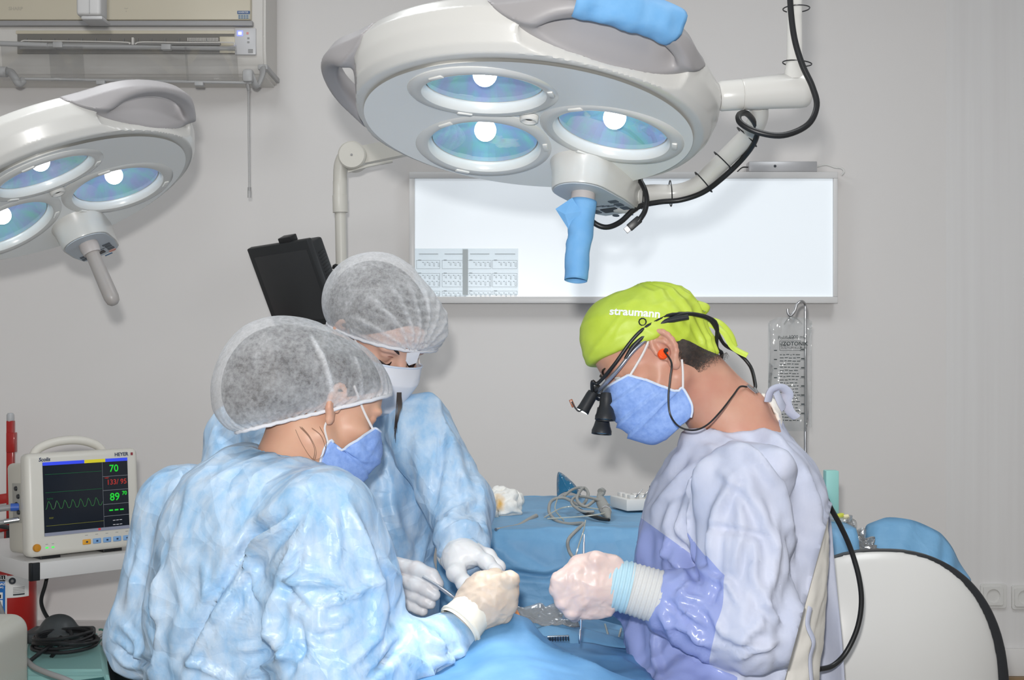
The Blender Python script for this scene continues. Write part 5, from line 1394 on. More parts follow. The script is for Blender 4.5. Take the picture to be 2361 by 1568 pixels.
glove('glove', f_handB, *bounds([P(1020,1240,2.22), P(1160,1370,2.42)], 0.012), latexB, BP, wr=0.0006, seed=4)
def f_handB2(p):
    d = s_cap(p, P(845,1345,2.44), P(890,1345,2.40), 0.034, 0.038)
    fin = [[(905,1300,2.38),(962,1312,2.35),(996,1328,2.335),(1010,1346,2.33)], [(905,1330,2.38),(958,1348,2.345),(985,1360,2.335),(1002,1372,2.33)],
           [(905,1355,2.385),(955,1372,2.35),(978,1384,2.34),(992,1392,2.335)], [(905,1380,2.39),(945,1392,2.355),(962,1402,2.35),(975,1409,2.345)]]
    for k, fk in enumerate(fin):
        rr = [0.0138,0.0134,0.0122,0.0105] if k < 2 else ([0.0132,0.0126,0.0115,0.010] if k == 2 else [0.0118,0.0112,0.0102,0.009])
        d = smin(d, s_chain(p, [P(*q) for q in fk], rr, 0.006), 0.004)
    d = smin(d, s_chain(p, [P(880,1310,2.40), P(925,1310,2.42), P(965,1335,2.40)], [0.016,0.014,0.011], 0.008), 0.01)
    return d
glove('glove', f_handB2, *bounds([P(800,1275,2.28), P(1025,1425,2.5)], 0.012), stain, BP, wr=0.0005, seed=14)
legs(BP, [Vector((-0.30,2.70,0.74)), Vector((-0.46,2.74,0.74))], [Vector((-0.28,2.66,0.44)), Vector((-0.46,2.70,0.44))], [Vector((-0.28,2.70,0)), Vector((-0.46,2.74,0))], navy, (0,-1,0))
# ------------------------------------------------------------------ on the back wall
def px_rect(x0, y0, x1, y1, d): return P((x0+x1)/2, (y0+y1)/2, d), abs(x1-x0)/F*d, abs(y1-y0)/F*d
def slab(name, x0, y0, x1, y1, d0, d1, m, parent, bevel=0.0):
    """box whose front face at distance d0 covers the given picture rectangle, reaching back to d1"""
    c, w, h = px_rect(x0, y0, x1, y1, d0)
    return box(name, (w, d1-d0, h), (c.x, (d0+d1)/2, c.z), m, parent, None, bevel)
FRONT = lambda x, y, d: basis(P(x, y, d), (1,0,0), (0,0,1))       # local xy = picture plane, z towards the camera
# --- x-ray light box
LB = thing('light_box', 'wide lit white x-ray light box mounted on the back wall', 'light box', tuple(P(1437,690,WALL-0.03)))
alu = mat('box_frame', S(224,223,222), 0.35)
slab('back_case', 948, 398, 1930, 696, WALL-0.045, WALL-0.001, alu, LB)
for nm, r in (('frame_rail', (943,396,1932,411)), ('frame_rail', (943,684,1932,699)), ('frame_post', (943,411,956,684)), ('frame_post', (1922,411,1932,684))):
    slab(nm, *r, WALL-0.07, WALL-0.04, alu, LB, 0.002)
slab('diffuser', 955, 410, 1923, 685, WALL-0.058, WALL-0.046, mat('lit_acrylic', S(225,232,238), 0.28, emit=((0.90,0.955,1.0), 0.36)), LB)
# --- printed films on it
film = clear_mat('printed_film', (0.93,0.95,0.96), 0.05, 0.3, 0.12, (0.75,0.8,0.82))
ink = mat('film_ink', S(176,184,188), 0.6)
def film_sheet(label, x0, y0, x1, y1, cols, dd):
    t = thing('printed_film', label, 'sheet', tuple(P((x0+x1)/2, y1, dd)), 'printed films on the light box')
    slab('film', x0, y0, x1, y1, dd, dd+0.001, film, t)
    parts = []
    d = dd-0.0006; k = d/F
    def bar(x, y, w, h):
        parts.append(bxd((w*k, 0.0004, h*k), P(x+w/2, y+h/2, d)))
    for (cx, w) in cols:
        bar(cx+6, y0+12, w*0.82, 1.6)
        for (ya, yb, rows) in ((27, 46, 1), (57, 88, 2), (98, 117, 1)):
            if y0+yb > y1: yb = y1-y0-1
            for (a, b, c_, e) in ((cx, y0+ya, w, 0.7), (cx, y0+yb, w, 0.7), (cx, y0+ya, 0.7, yb-ya), (cx+w, y0+ya, 0.7, yb-ya)): bar(a, b, c_, e)
            bar(cx+4, y0+ya-1.2, 7, 1.5)
            for r in range(rows):
                for q in range(5):
                    if ya == 27 and q == 0: continue
                    X = cx+3+q*w/5.1; Y = y0+ya+4+r*14
                    bar(X, Y, 3.4, 1.5); bar(X+4.5, Y+1, 0.7, 5+q); bar(X+7, Y+1, 0.7, 6+q); bar(X+4.5, Y+6+q, 3.0, 0.7)
    V, Fc = merge(parts); obj('print', V, Fc, ink, t, False)
    return t
film_sheet('printed film of implant outlines at the lower left corner of the light box', 957, 573, 1079, 683, [(960,54), (1019,56)], WALL-0.0605)
film_sheet('printed film of implant outlines with a grey strip, second from the left corner', 1066, 573, 1195, 681, [(1078,54), (1135,57)], WALL-0.0625)
slab('scale_strip', 1067, 575, 1079, 680, WALL-0.0635, WALL-0.063, mat('strip_grey', S(190,198,200), 0.5), bpy.data.objects['printed_film.001'])
# --- ballast unit above the light box
LD = thing('power_supply', 'slim grey metal power supply bar above the light box with white cord', 'power supply', tuple(P(1803,395,WALL-0.02)))
slab('housing', 1727, 372, 1884, 396, WALL-0.045, WALL-0.001, mat('zinc', S(190,190,192), 0.35, 0.3), LD, 0.002)
lathe('screw', [(0.0005,0.003), (0.004,0.002), (0.0045,0)], M_['dark_print'], LD, 12, frame((0,-1,0)), P(1787,383,WALL-0.045))
tube('cord', pts([(1884,384,WALL-0.03), (1905,380,WALL-0.04), (1925,386,WALL-0.05), (1940,388,WALL-0.06), (1946,396,WALL-0.065), (1940,404,WALL-0.06)]), 0.0032, M_['white_plastic'], LD, 8, smooth_n=6)
tube('wire', pts([(1700,396,WALL-0.05), (1712,386,WALL-0.03), (1728,386,WALL-0.02)]), 0.002, M_['black_rubber'], LD, 6, smooth_n=5)
# --- air conditioner
AD = 4.0
AC = thing('air_conditioner', 'cream wall air conditioner unit at the top left', 'air conditioner', tuple(P(230,190,WALL-0.1)))
acw = mat('ac_white', S(212,209,204), 0.4); acc = mat('ac_cream', S(206,198,178), 0.38)
# body profile swept sideways: a vertical front that tucks back under
prof = [(0.0,0.36), (0.20,0.36), (0.205,0.10), (0.203,0.055), (0.190,0.008), (0.165,-0.016), (0.0,-0.02)]      # (out from wall, up)
x0, x1 = (-260-CX)/F*AD, (612-CX)/F*AD
zb = P(0,158,AD).z
V, Fc = [], []
for x in (x0, x1):
    for o_, z in prof: V.append((x, WALL-o_, zb+z))
n = len(prof)
for i in range(n): Fc.append((i, (i+1) % n, n+(i+1) % n, n+i))
Fc += [tuple(range(n)), tuple(reversed(range(n, 2*n)))]
bm = bmesh.new(); vs = [bm.verts.new(v) for v in V]
for f in Fc: bm.faces.new([vs[i] for i in f])
bmesh.ops.recalc_face_normals(bm, faces=bm.faces); bmesh.ops.bevel(bm, geom=list(bm.edges), offset=0.008, segments=3, affect='EDGES')
from_bm('body', bm, acw, AC, True, 40)
slab('front_panel', -240, -120, 578, 46, AD-0.022, AD+0.02, acc, AC, 0.006)
slab('panel_lip', -240, 47, 582, 59, AD-0.024, AD+0.02, mat('ac_grey', S(158,157,158), 0.4), AC, 0.003)
dark = mat('vent_dark', S(120,117,112), 0.6)
slab('vent_frame', 36, 70, 542, 78, AD-0.008, AD+0.02, acc, AC, 0.002)
slab('vent', 40, 78, 540, 124, AD-0.0065, AD+0.03, dark, AC)
slab('vent_side', 506, 84, 542, 122, AD-0.011, AD+0.02, acc, AC, 0.002)
for y in (101, 111): slab('louver', 46, y-3, 508, y+2, AD-0.02, AD-0.004, mat('louver_grey', S(150,149,148), 0.5), AC, 0.001)
for k in range(22): slab('vent_fin', 432+k*3.3, 87, 433.6+k*3.3, 95, AD-0.012, AD, acw, AC)
for k in range(14): slab('vent_fin', 60+k*32, 88, 61.5+k*32, 110, AD-0.012, AD, mat('fin_grey', S(130,130,130), 0.5) if k == 0 else bpy.data.materials['fin_grey'], AC)
gd = AD-0.024
tube('wire_guard', pts([(48,104,gd), (52,94,gd), (90,94,gd), (280,97,gd), (298,102,gd)]), 0.0022, acw, AC, 6, smooth_n=5)
tube('wire_guard', pts([(312,102,gd), (328,97,gd), (420,98,gd), (530,98,gd), (540,103,gd), (543,116,gd)]), 0.0022, acw, AC, 6, smooth_n=5)
slab('guard_clip', 303, 86, 308, 103, gd, AD, acw, AC, 0.001)
slab('display_panel', 541, 64, 590, 126, AD-0.012, AD+0.02, mat('ac_display', S(206,206,208), 0.35), AC, 0.003)
slab('lit_icon', 546, 70, 560, 83, AD-0.0135, AD-0.011, mat('icon_blue', S(150,160,235), 0.4, emit=(S(130,140,255), 0.8)), AC, 0.001)
slab('lit_icon', 549, 73, 557, 80, AD-0.0145, AD-0.0125, mat('icon_white', S(225,228,250), 0.4, emit=((0.9,0.92,1.0), 0.8)), AC, 0.001)
slab('indicator', 568, 74, 573, 79, AD-0.0135, AD-0.011, mat('icon_pink', S(225,150,150), 0.4), AC)
for y in (88, 97): slab('indicator', 570, y-2, 575, y+2, AD-0.0135, AD-0.011, M_['grey_plastic'], AC)
slab('receiver', 572, 113, 583, 122, AD-0.0135, AD-0.011, M_['grey_plastic'], AC)
slab('sticker', 547, 25, 576, 32, AD-0.0235, AD-0.0215, mat('sticker_blue', S(70,100,145), 0.5), AC)
slab('sticker', 549, 33, 575, 43, AD-0.0232, AD-0.0215, mat('sticker_pale', S(178,184,184), 0.5), AC)
parts = [bxd((4*AD/F,0.0005,1.6*AD/F), P(551+6*(k%4)+1, 35.5+3.2*(k//4), AD-0.0236)) for k in range(12)]
V, Fc = merge(parts); obj('sticker_print', V, Fc, M_['label_blue'], AC, False)
text('sticker_word', 'INVERTER', 5.2/F*AD, M_['white_print'], AC, FRONT(561, 28.5, AD-0.0239))
text('brand_word', 'SHARP', 11/F*AD, mat('faint_print', S(186,180,166), 0.5), AC, FRONT(36, 20, AD-0.0225), bold=0.0002)
parts = [bxd((2*AD/F,0.0005,2*AD/F), P(x, y, AD-0.0225)) for x, y in ((288,19),(291,20),(294,19),(291,26))]
V, Fc = merge(parts); obj('mark', V, Fc, bpy.data.materials['faint_print'], AC, False)
# --- clear air deflector below it
DF = thing('air_deflector', 'clear curved plastic wind deflector on grey rods below the air conditioner', 'deflector', tuple(P(300,195,AD-0.1)))
clr = clear_mat('deflector_plastic', (0.995,0.995,0.995), 0.10, 0.08, 0.025, (0.75,0.75,0.75))
def curved_sheet(name, xa, xb, extra=0.0):
    V, Fc = [], []; n = 14
    for i in range(n+1):
        t = i/n; y = 104+82*t+extra; d = AD-0.05-0.075*math.sin(t*1.35)
        for x in (xa, xb): V.append(P(x+6*t, y, d))
    for i in range(n): Fc.append((2*i, 2*i+1, 2*i+3, 2*i+2))
    o = obj(name, V, Fc, clr, DF); o.modifiers.new('t', 'SOLIDIFY').thickness = 0.0018
curved_sheet('shield', 2, 190); curved_sheet('shield', 112, 430, 2); curved_sheet('shield', 425, 545, 1)
gp = mat('rod_grey', S(172,172,172), 0.4)
tube('rod', [P(-60,98,AD-0.05), P(110,104,AD-0.05)], 0.0075, gp, DF, 12)
tube('rod', [P(105,106,AD-0.048), P(542,112,AD-0.048)], 0.0065, gp, DF, 12)
tube('rod', [P(58,182,AD-0.12), P(580,191,AD-0.12)], 0.0042, gp, DF, 10)
tube('rod', [P(-20,165,AD-0.10), P(16,166,AD-0.10)], 0.016, gp, DF, 16)
for x, y in ((132,102), (382,107)): slab('clip', x-11, y-6, x+11, y+7, AD-0.062, AD-0.04, gp, DF, 0.002)
for x, y in ((231,189), (458,192)): slab('clip', x-10, y-4, x+10, y+5, AD-0.13, AD-0.108, gp, DF, 0.002)
tube('bracket', pts([(612,150,WALL-0.02), (606,156,AD), (604,176,AD-0.06), (592,200,AD-0.09), (582,182,AD-0.11), (574,164,AD-0.12)]), 0.011, gp, DF, 10, smooth_n=4, flat=0.6)
slab('bracket_plate', 594, 148, 617, 160, AD-0.01, WALL-0.002, gp, DF, 0.003)
slab('bracket_knob', 558, 158, 582, 188, AD-0.135, AD-0.10, gp, DF, 0.008)
tube('bracket', pts([(14,164,AD-0.09), (26,168,AD-0.1), (36,182,AD-0.11), (44,193,AD-0.10), (54,185,AD-0.09)]), 0.012, gp, DF, 10, smooth_n=4)
# --- clear pull wand
WD = thing('blind_wand', 'thin clear plastic wand hanging below the air conditioner', 'wand', tuple(P(574,455,AD-0.1)))
wm = clear_mat('wand_plastic', (0.93,0.93,0.93), 0.4, 0.05, 0.22, (0.7,0.7,0.7))
tube('rod', [P(573,196,AD-0.12), P(575,440,AD-0.12)], 0.0035, wm, WD, 8)
tube('tip', [P(575,432,AD-0.12), P(575,456,AD-0.12)], 0.0055, wm, WD, 8)
tube('hook', pts([(573,186,AD-0.12), (571,196,AD-0.12), (574,208,AD-0.12)]), 0.0055, wm, WD, 8, smooth_n=4)
# --- end of a support arm hanging before the air conditioner
SA = thing('ceiling_arm', 'grey end of a ceiling support arm hanging before the air conditioner', 'support arm', tuple(P(212,45,3.3)))
bmx = box_bm((56*3.3/F, 0.06, 0.62), (P(212,0,3.3).x, 3.3, P(0,42,3.3).z+0.31), None, 0.008, 3)
from_bm('arm', bmx, mat('arm_grey', S(176,175,174), 0.35), SA, True, 40)
slab('groove', 205, -80, 206.5, 30, 3.268, 3.275, M_['grey_plastic'], SA)
slab('end_cap', 186, 36, 236, 45, 3.262, 3.33, mat('arm_cap', S(165,164,164), 0.4), SA, 0.004)
# --- monitor arm
MA = thing('monitor_support', 'beige jointed monitor arm beside the light box, behind the operating lamp', 'monitor arm', tuple(P(788,640,3.75)))
bei = mat('beige_lacquer', S(206,203,194), 0.35)
md = 3.75
lathe('round_joint', [(0.0005,-0.045), (0.036,-0.045), (0.040,-0.04), (0.040,0.04), (0.036,0.045), (0.0005,0.045)], bei, MA, 40, frame((0,-1,0)), P(815,362,md))
lathe('joint_screw', [(0.0005,0.0475), (0.003,0.0475), (0.0035,0.045)], M_['grey_plastic'], MA, 10, frame((0,-1,0)), P(815,362,md))
tube('elbow', pts([(812,352,md), (795,362,md), (786,385,md), (784,420,md)]), [0.024,0.022,0.021,0.020], bei, MA, 18, smooth_n=4)
tube('sleeve', [P(784,418,md), P(784,450,md), P(784,451,md), P(785,490,md)], [0.0205,0.0205,0.022,0.022], bei, MA, 20)
tube('drop_tube', [P(785,486,md), P(788,650,md)], 0.0165, bei, MA, 18)
be = [P(820,362,md), P(930,340,md+0.02), P(1180,300,md+0.06)]
V, Fc = tube_data(be, [0.036,0.034,0.03], 4); obj('beam', V, Fc, bei, MA, False)
tube('beam_cover', pts([(802,396,md-0.03), (850,382,md-0.03), (905,372,md-0.02)]), 0.004, bei, MA, 6)
lathe('ceiling_post', [(0.0005,0), (0.035,0), (0.035,ZC-be[2].z)], bei, MA, 24, None, be[2])
# --- black monitor
MO = thing('monitor', 'black flat monitor tilted forward on the arm, behind the clear-capped heads', 'monitor', tuple(P(680,745,3.7)))
TL, TR, BL = P(568,575,3.66), P(707,553,3.54), P(622,748,3.74)
X_ = (TR-TL); Wm = X_.length; X_.normalize(); Y_ = (TL-BL); Y_ = (Y_-X_*Y_.dot(X_)); Hm = Y_.length+0.02; Y_.normalize(); Z_ = X_.cross(Y_)   # Z towards the viewer
cM = TL+X_*Wm/2-Y_*Hm/2
MB_ = basis(cM, X_, Y_)
def mbox(name, w, h, t, x, y, z, m, parent, bevel=0.003):
    return box(name, (w, h, t), MB_ @ Vector((x, y, z)), m, parent, MB_.to_3x3(), bevel)
blk = mat('monitor_black', S(42,44,46), 0.45)
mbox('case', Wm, Hm, 0.022, 0, 0, -0.011, blk, MO, 0.004)
mbox('screen', Wm-0.03, Hm-0.045, 0.003, 0.004, -0.004, 0.0, mat('screen_off', S(52,53,55), 0.3), MO, 0.001)
mbox('rear_case', Wm*0.86, Hm*0.9, 0.05, 0.012, 0, -0.045, blk, MO, 0.008)
for k in range(11): mbox('vent_slot', 0.0015, 0.004, 0.026, Wm*0.43+0.0122, Hm*0.30-k*0.0095, -0.045, M_['black_rubber'], MO, 0.0003)
mbox('top_bracket', 0.045, 0.018, 0.03, 0.03, Hm/2+0.005, -0.02, M_['black_rubber'], MO, 0.002)
tube('swivel', [MB_ @ Vector((0.05,0.02,-0.06)), P(786,648,3.75)], 0.014, blk, MO, 10)
lathe('yoke_knob', [(0.0005,0), (0.012,0), (0.012,0.01), (0.006,0.016)], M_['black_rubber'], MO, 14, frame((0.3,0,1)), P(774,622,3.70))
# --- drip stand with infusion bag
DS = thing('drip_stand', 'thin steel drip stand pole with an S hook behind the lime-capped person', 'drip stand', (P(1857,720,3.68).x, 3.68, 0))
hk = pts([(1816,712,3.66), (1817,722,3.66), (1823,728,3.66), (1832,718,3.66), (1838,702,3.66), (1848,695,3.665), (1856,702,3.68), (1857,720,3.68)])
tube('hook', hk, 0.0042, M_['chrome_soft'], DS, 10, smooth_n=5)
tube('pole', [P(1857,718,3.68), Vector((P(1857,718,3.68).x, 3.68, 0.05))], 0.0046, M_['chrome_soft'], DS, 10)
for k in range(4):
    a = k*math.pi/2+0.5; b_ = Vector((P(1857,720,3.68).x, 3.68, 0.06)); tube('foot', [b_, b_+Vector((0.22*math.cos(a), 0.22*math.sin(a), -0.045))], 0.011, M_['chrome_soft'], DS, 8)
IB = thing('infusion_bag', 'clear printed infusion bag hanging from the drip stand hook', 'infusion bag', tuple(P(1820,990,3.64)))
bagm = clear_mat('bag_plastic', (0.94,0.945,0.945), 0.42, 0.05, 0.10, (0.72,0.74,0.74), bump=(26, 0.6, 0.01))
V, Fc = [], []; nu, nv = 14, 30; bd = 3.64
outl = [(0.0,1790,1856), (0.02,1776,1872), (0.06,1771,1874), (0.15,1773,1868), (0.3,1775,1860), (0.5,1772,1860), (0.7,1770,1864), (0.9,1769,1864), (1.0,1770,1860)]
for s in (-1, 1):
    for j in range(nv+1):
        t = j/nv; xa = np.interp(t, [o[0] for o in outl], [o[1] for o in outl]); xb = np.interp(t, [o[0] for o in outl], [o[2] for o in outl])
        th = np.interp(t, [0,0.1,0.3,0.7,1.0], [0.001,0.004,0.012,0.024,0.02])
        for i in range(nu+1):
            u = i/nu; e = math.sin(math.pi*u)**0.6
            w = 0.004*math.sin(u*9+t*13)+0.004*math.sin(u*17-t*7)
            V.append(P(xa+(xb-xa)*u, 732+262*t, bd+s*(th*e+w*e*0.6)))
m0 = (nu+1)*(nv+1)
for s in (0, 1):
    for j in range(nv):
        for i in range(nu):
            q = s*m0+j*(nu+1)+i; f = (q, q+1, q+nu+2, q+nu+1); Fc.append(f if s else f[::-1])
obj('bag', V, Fc, bagm, IB)
tube('hanger_loop', pts([(1808,748,bd), (1822,732,bd-0.004), (1836,734,bd), (1850,748,bd)]), 0.002, bagm, IB, 6, smooth_n=4)
for a, b_ in ((1771,1776), (1866,1871)): slab('seam', a, 744, b_, 985, bd-0.004, bd-0.002, bagm, IB)
bi = mat('bag_ink', S(66,72,72), 0.6); fr_ = bd-0.034
def btx(s, x, y, sz, w=0.0): text('print', s, sz/F*bd, bi, IB, FRONT(x, y, fr_), bold=w, thick=0.0002)
btx('Polifleks', 1812, 779, 11); btx('1000 mL', 1838, 777, 11); btx('IZOTONIK', 1832, 793, 12.5, 0.0003); btx('SODYUM KLORUR', 1830, 802, 7)
btx('% 0.9', 1808, 796, 9)
parts = []
k_ = fr_/F
for y in (786, 808): parts.append(bxd((48*k_,0.0004,0.9*k_), P(1822,y,fr_)))
for x in (1798, 1846): parts.append(bxd((0.9*k_,0.0004,22*k_), P(x,797,fr_)))
rl = random.Random(3)
for r in range(22):
    y = 818+r*7.2; x = 1798
    while x < 1838:
        w = rl.uniform(3, 10); parts.append(bxd((w*k_,0.0004,1.8*k_), P(x+w/2, y+rl.uniform(-.6,.6), fr_))); x += w+2.2
for r in range(8):
    y = 806+r*21; parts.append(bxd((8*k_,0.0004,3*k_), P(1851,y,fr_))); parts.append(bxd((12*k_,0.0004,0.8*k_), P(1850,y+3,fr_))); parts.append(bxd((7*k_,0.0004,2.4*k_), P(1788,y+2,fr_)))
V, Fc = merge(parts); obj('print', V, Fc, bi, IB, False)
# --- sockets
def socket(x, y, d, label):
    t = thing('wall_socket', label, 'socket', tuple(P(x, y+28, d)), 'sockets along the right wall')
    k = d/F; wp_ = mat('socket_white', S(222,221,218), 0.35) if 'socket_white' not in bpy.data.materials else bpy.data.materials['socket_white']
    plate('cover_plate', [rrect(58*k, 54*k, 5*k)], 0.008, wp_, t, FRONT(x, y, d-0.004), 0.001)
    plate('inner_frame', [rrect(44*k, 42*k, 4*k), list(reversed(circ(0, 0, 16*k)))], 0.006, wp_, t, FRONT(x, y, d-0.011), 0.0008)
    lathe('well', [(0.0005,-0.012), (15*k,-0.012), (16.2*k,0.002)], bpy.data.materials.get('socket_well') or mat('socket_well', S(206,204,198), 0.4), t, 32, frame((0,-1,0)), P(x, y, d-0.012))
    for s in (-7, 7): lathe('pin_hole', [(0.0005,0.001), (2.2*k,0.001), (2.2*k,-0.001)], M_['black_plastic'], t, 10, frame((0,-1,0)), P(x+s, y, d-0.0015))
    for s in (-11, 11): box('earth_clip', (4*k, 0.004, 3*k), P(x, y+s, d-0.006), M_['grey_plastic'], t)
    lathe('screw', [(0.0005,0.0015), (1.8*k,0.001), (2*k,0)], M_['grey_plastic'], t, 10, frame((0,-1,0)), P(x, y, d-0.0005))
wd = WALL-0.002
socket(2214, 1374, wd, 'white wall socket half hidden by the blue drape and chair, leftmost of three')
socket(2290, 1374, wd, 'white wall socket in full view, middle of the three on the right wall')
socket(2362, 1377, wd, 'white wall socket cut off by the right picture edge')
# ------------------------------------------------------------------ instrument table, patient, things in hands
drapeM = nonwoven('table_drape_blue', S(104,154,192), S(116,164,200), 0.5, 10, 0.003, (1,1,1), 0.35, 0.004)
drapeL = nonwoven('patient_drape_blue', S(84,134,178), S(100,150,192), 0.5, 12, 0.004, (1,1,1), 0.35)
TZ = 0.673
TB = thing('instrument_table', 'steel instrument table hidden under the blue drape behind the hands', 'table', (0.22, 3.08, 0))
box('table_top', (0.86, 0.60, 0.03), (0.29, 3.10, TZ-0.02), M_['chrome_soft'], TB, None, 0.004)
for sx in (-1, 1):
    for sy in (-1, 1): tube('leg', [Vector((0.29+sx*0.40, 3.10+sy*0.26, TZ-0.03)), Vector((0.29+sx*0.40, 3.10+sy*0.26, 0.0))], 0.014, M_['chrome_soft'], TB, 10)
def drape(name, label, xs, path, m, wr=0.006, seed=0.0, hang=0.0, strokes=(), sd=2.8):
    """sheet swept along x; path = (y, z) polyline from the far hem over the top to the near hem"""
    pp = smooth_path([(0, a, b) for a, b in path], 14)
    V = []; nx = len(xs); n = len(pp)
    for i, q in enumerate(pp):
        for x in xs:
            V.append((x, q.y, q.z))
    V = np.array(V, dtype=float)
    Q = np.array([(i*nx+k, i*nx+k+1, (i+1)*nx+k+1, (i+1)*nx+k) for i in range(n-1) for k in range(nx-1)])
    N = vnormals(V, Q)
    if N[n*nx//2, 2]+(-N[n*nx//2, 1]) < 0: N = -N; Q = Q[:, ::-1]
    drop = np.clip((TZ-0.01-V[:,2])/0.25, 0, 1)
    dsp = wr*(ridged(V*np.array([5,5,5])+seed, 0.7)-0.4)*0.5+hang*drop*(np.sin(V[:,0]*26+perlin(V*4+seed)*3))
    if len(strokes): dsp = dsp+folds(V, N, strokes, sd)
    V = V+N*dsp[:,None]
    o = obj(name, V, Q, m, None, True); o.modifiers.new('t', 'SOLIDIFY').thickness = 0.0015
    return tag(o, label, 'drape')
TDW = [([(1105,1325),(1180,1322),(1265,1332),(1300,1318)],-0.012,7), ([(1240,1215),(1300,1225),(1420,1215)],0.006,9), ([(1170,1230),(1165,1300)],0.004,6), ([(1295,1240),(1300,1300)],0.004,6), ([(1160,1290),(1250,1330)],0.006,12), ([(1410,1215),(1415,1260)],0.004,6), ([(1110,1245),(1250,1320)],0.005,12)]
drape('table_drape', 'blue cloth draped over the instrument table between the people', np.linspace(-0.16, 0.74, 96),
      [(3.43,0.45), (3.42,0.60), (3.41,TZ-0.006), (3.38,TZ+0.003), (3.1,TZ+0.001), (2.84,TZ+0.002), (2.79,TZ-0.008), (2.77,TZ-0.05), (2.765,0.56), (2.76,0.42), (2.755,0.38)], drapeM, 0.005, 1.0, 0.006, TDW, 2.78)
# second blue cloth sticking up at the right
top = [(1960,1250,3.02), (1990,1226,3.0), (2006,1208,2.98), (2044,1195,2.97), (2098,1199,2.96), (2150,1220,2.95), (2180,1242,2.94), (2205,1285,2.93), (2232,1330,2.92)]
bot = [(1960,1420,2.80), (1992,1420,2.79), (2010,1425,2.79), (2050,1420,2.80), (2100,1420,2.82), (2140,1410,2.84), (2165,1400,2.86), (2190,1380,2.88), (2215,1345,2.90)]
tp, bt = smooth_path(pts(top), 5), smooth_path(pts(bot), 5)
V, Fc = [], []; nv = 18
for i, (a, b) in enumerate(zip(tp, bt)):
    for j in range(nv):
        t = j/(nv-1); q = a.lerp(b, t); q = q+Vector((0, -0.035*math.sin(t*math.pi)+0.005*math.sin(i*0.9+t*5), 0.0)); V.append(q)
Fc = [(i*nv+j, (i+1)*nv+j, (i+1)*nv+j+1, i*nv+j+1) for i in range(len(tp)-1) for j in range(nv-1)]
o = obj('folded_drape', V, Fc, drapeM); o.modifiers.new('t', 'SOLIDIFY').thickness = 0.0016
tag(o, 'stiff blue cloth standing up in a curve behind the white chair back', 'drape')
# --- things on the table
def on(px_, d): # point on the table top under a picture column at distance d
    return Vector(((px_-CX)/F*d, d, TZ+0.004))
GZ = thing('gauze', 'crumpled white gauze pad with a yellow stain on the blue table', 'gauze', tuple(P(1150,1195,3.0)))
def f_gz(p):
    d = s_box(p, P(1148,1170,3.03), (0.046,0.030,0.022), 0.012, Euler((0.55,-0.25,0.1)).to_matrix())
    d = smin(d, s_box(p, P(1165,1152,3.06), (0.036,0.020,0.014), 0.008, Euler((0.7,0.2,-0.2)).to_matrix()), 0.01)
    d = smin(d, s_box(p, P(1120,1188,2.98), (0.026,0.020,0.012), 0.008, Euler((0.5,-0.2,0.4)).to_matrix()), 0.01)
    return d
V, Q = surf(f_gz, *bounds([P(1085,1115,2.95), P(1215,1215,3.1)], 0.02), 0.003); N = vnormals(V, Q)
V = V+N*(0.008*ridged(V*26, 0.8)+0.003*perlin(V*70))[:,None]
gzm = mat('gauze_white', S(232,231,226), 0.9, bump=(340,0.5,0.0015)); go = obj('pad', V, Q, gzm, GZ)
cst = P(1152,1158,3.02); st_ = 0.011-np.linalg.norm((V-np.array(cst))*np.array([1.0,0.2,0.55]), axis=1)+0.007*perlin(V*60)
set_attr(go, 'zone', st_)
ntm = gzm.node_tree; bb = ntm.nodes['Principled BSDF']; at_ = ntm.nodes.new('ShaderNodeAttribute'); at_.attribute_name = 'zone'
rp = ntm.nodes.new('ShaderNodeValToRGB'); rp.color_ramp.elements[0].position = 0.0; rp.color_ramp.elements[0].color = (*S(232,231,226),1); rp.color_ramp.elements[1].position = 0.9; rp.color_ramp.elements[1].color = (*S(214,170,92),1)
mm_ = ntm.nodes.new('ShaderNodeMath'); mm_.operation = 'MULTIPLY_ADD'; mm_.inputs[1].default_value = 60; mm_.inputs[2].default_value = 0.25
ntm.links.new(at_.outputs['Fac'], mm_.inputs[0]); ntm.links.new(mm_.outputs[0], rp.inputs[0]); ntm.links.new(rp.outputs[0], bb.inputs['Base Color'])
gm_ = mat('grey_silicone', S(150,150,146), 0.4)
SU = thing('suction_tip', 'bent grey suction tip lying near the table edge below the gauze', 'suction tip', tuple(P(1190,1220,2.86)))
tube('tip', pts([(1146,1221,2.80), (1170,1218,2.83), (1196,1213,2.86), (1216,1201,2.92), (1236,1190,2.98)]), [0.0030,0.0048,0.0056,0.0056,0.0056], gm_, SU, 12, smooth_n=5)
tube('mouth', [P(1143,1221,2.795), P(1150,1220.5,2.805)], 0.0036, M_['chrome_soft'], SU, 10)
HP = thing('handpiece', 'grey surgical handpiece with black nose lying on the blue table', 'handpiece', tuple(P(1395,1195,3.0)))
a0, a1 = P(1383,1150,3.02), P(1404,1196,2.90); hx = (a1-a0); hl_ = hx.length; R_ = frame(hx.normalized())
lathe('body', [(0.0005,0), (0.009,0.001), (0.0105,0.006), (0.0125,0.02), (0.0135,hl_*0.5), (0.0125,hl_*0.62)], gm_, HP, 24, R_, a0)
lathe('ring', [(0.0126,hl_*0.62), (0.0132,hl_*0.64), (0.0132,hl_*0.68), (0.0122,hl_*0.70)], M_['steel'], HP, 24, R_, a0)
lathe('nose', [(0.0122,hl_*0.70), (0.008,hl_*0.84), (0.0055,hl_*0.95), (0.004,hl_), (0.0005,hl_)], gm_, HP, 20, R_, a0)
tube('neck', pts([(1383,1152,3.02), (1384,1142,3.05), (1390,1132,3.06), (1384,1134,3.05)]), 0.008, gm_, HP, 10, smooth_n=3)
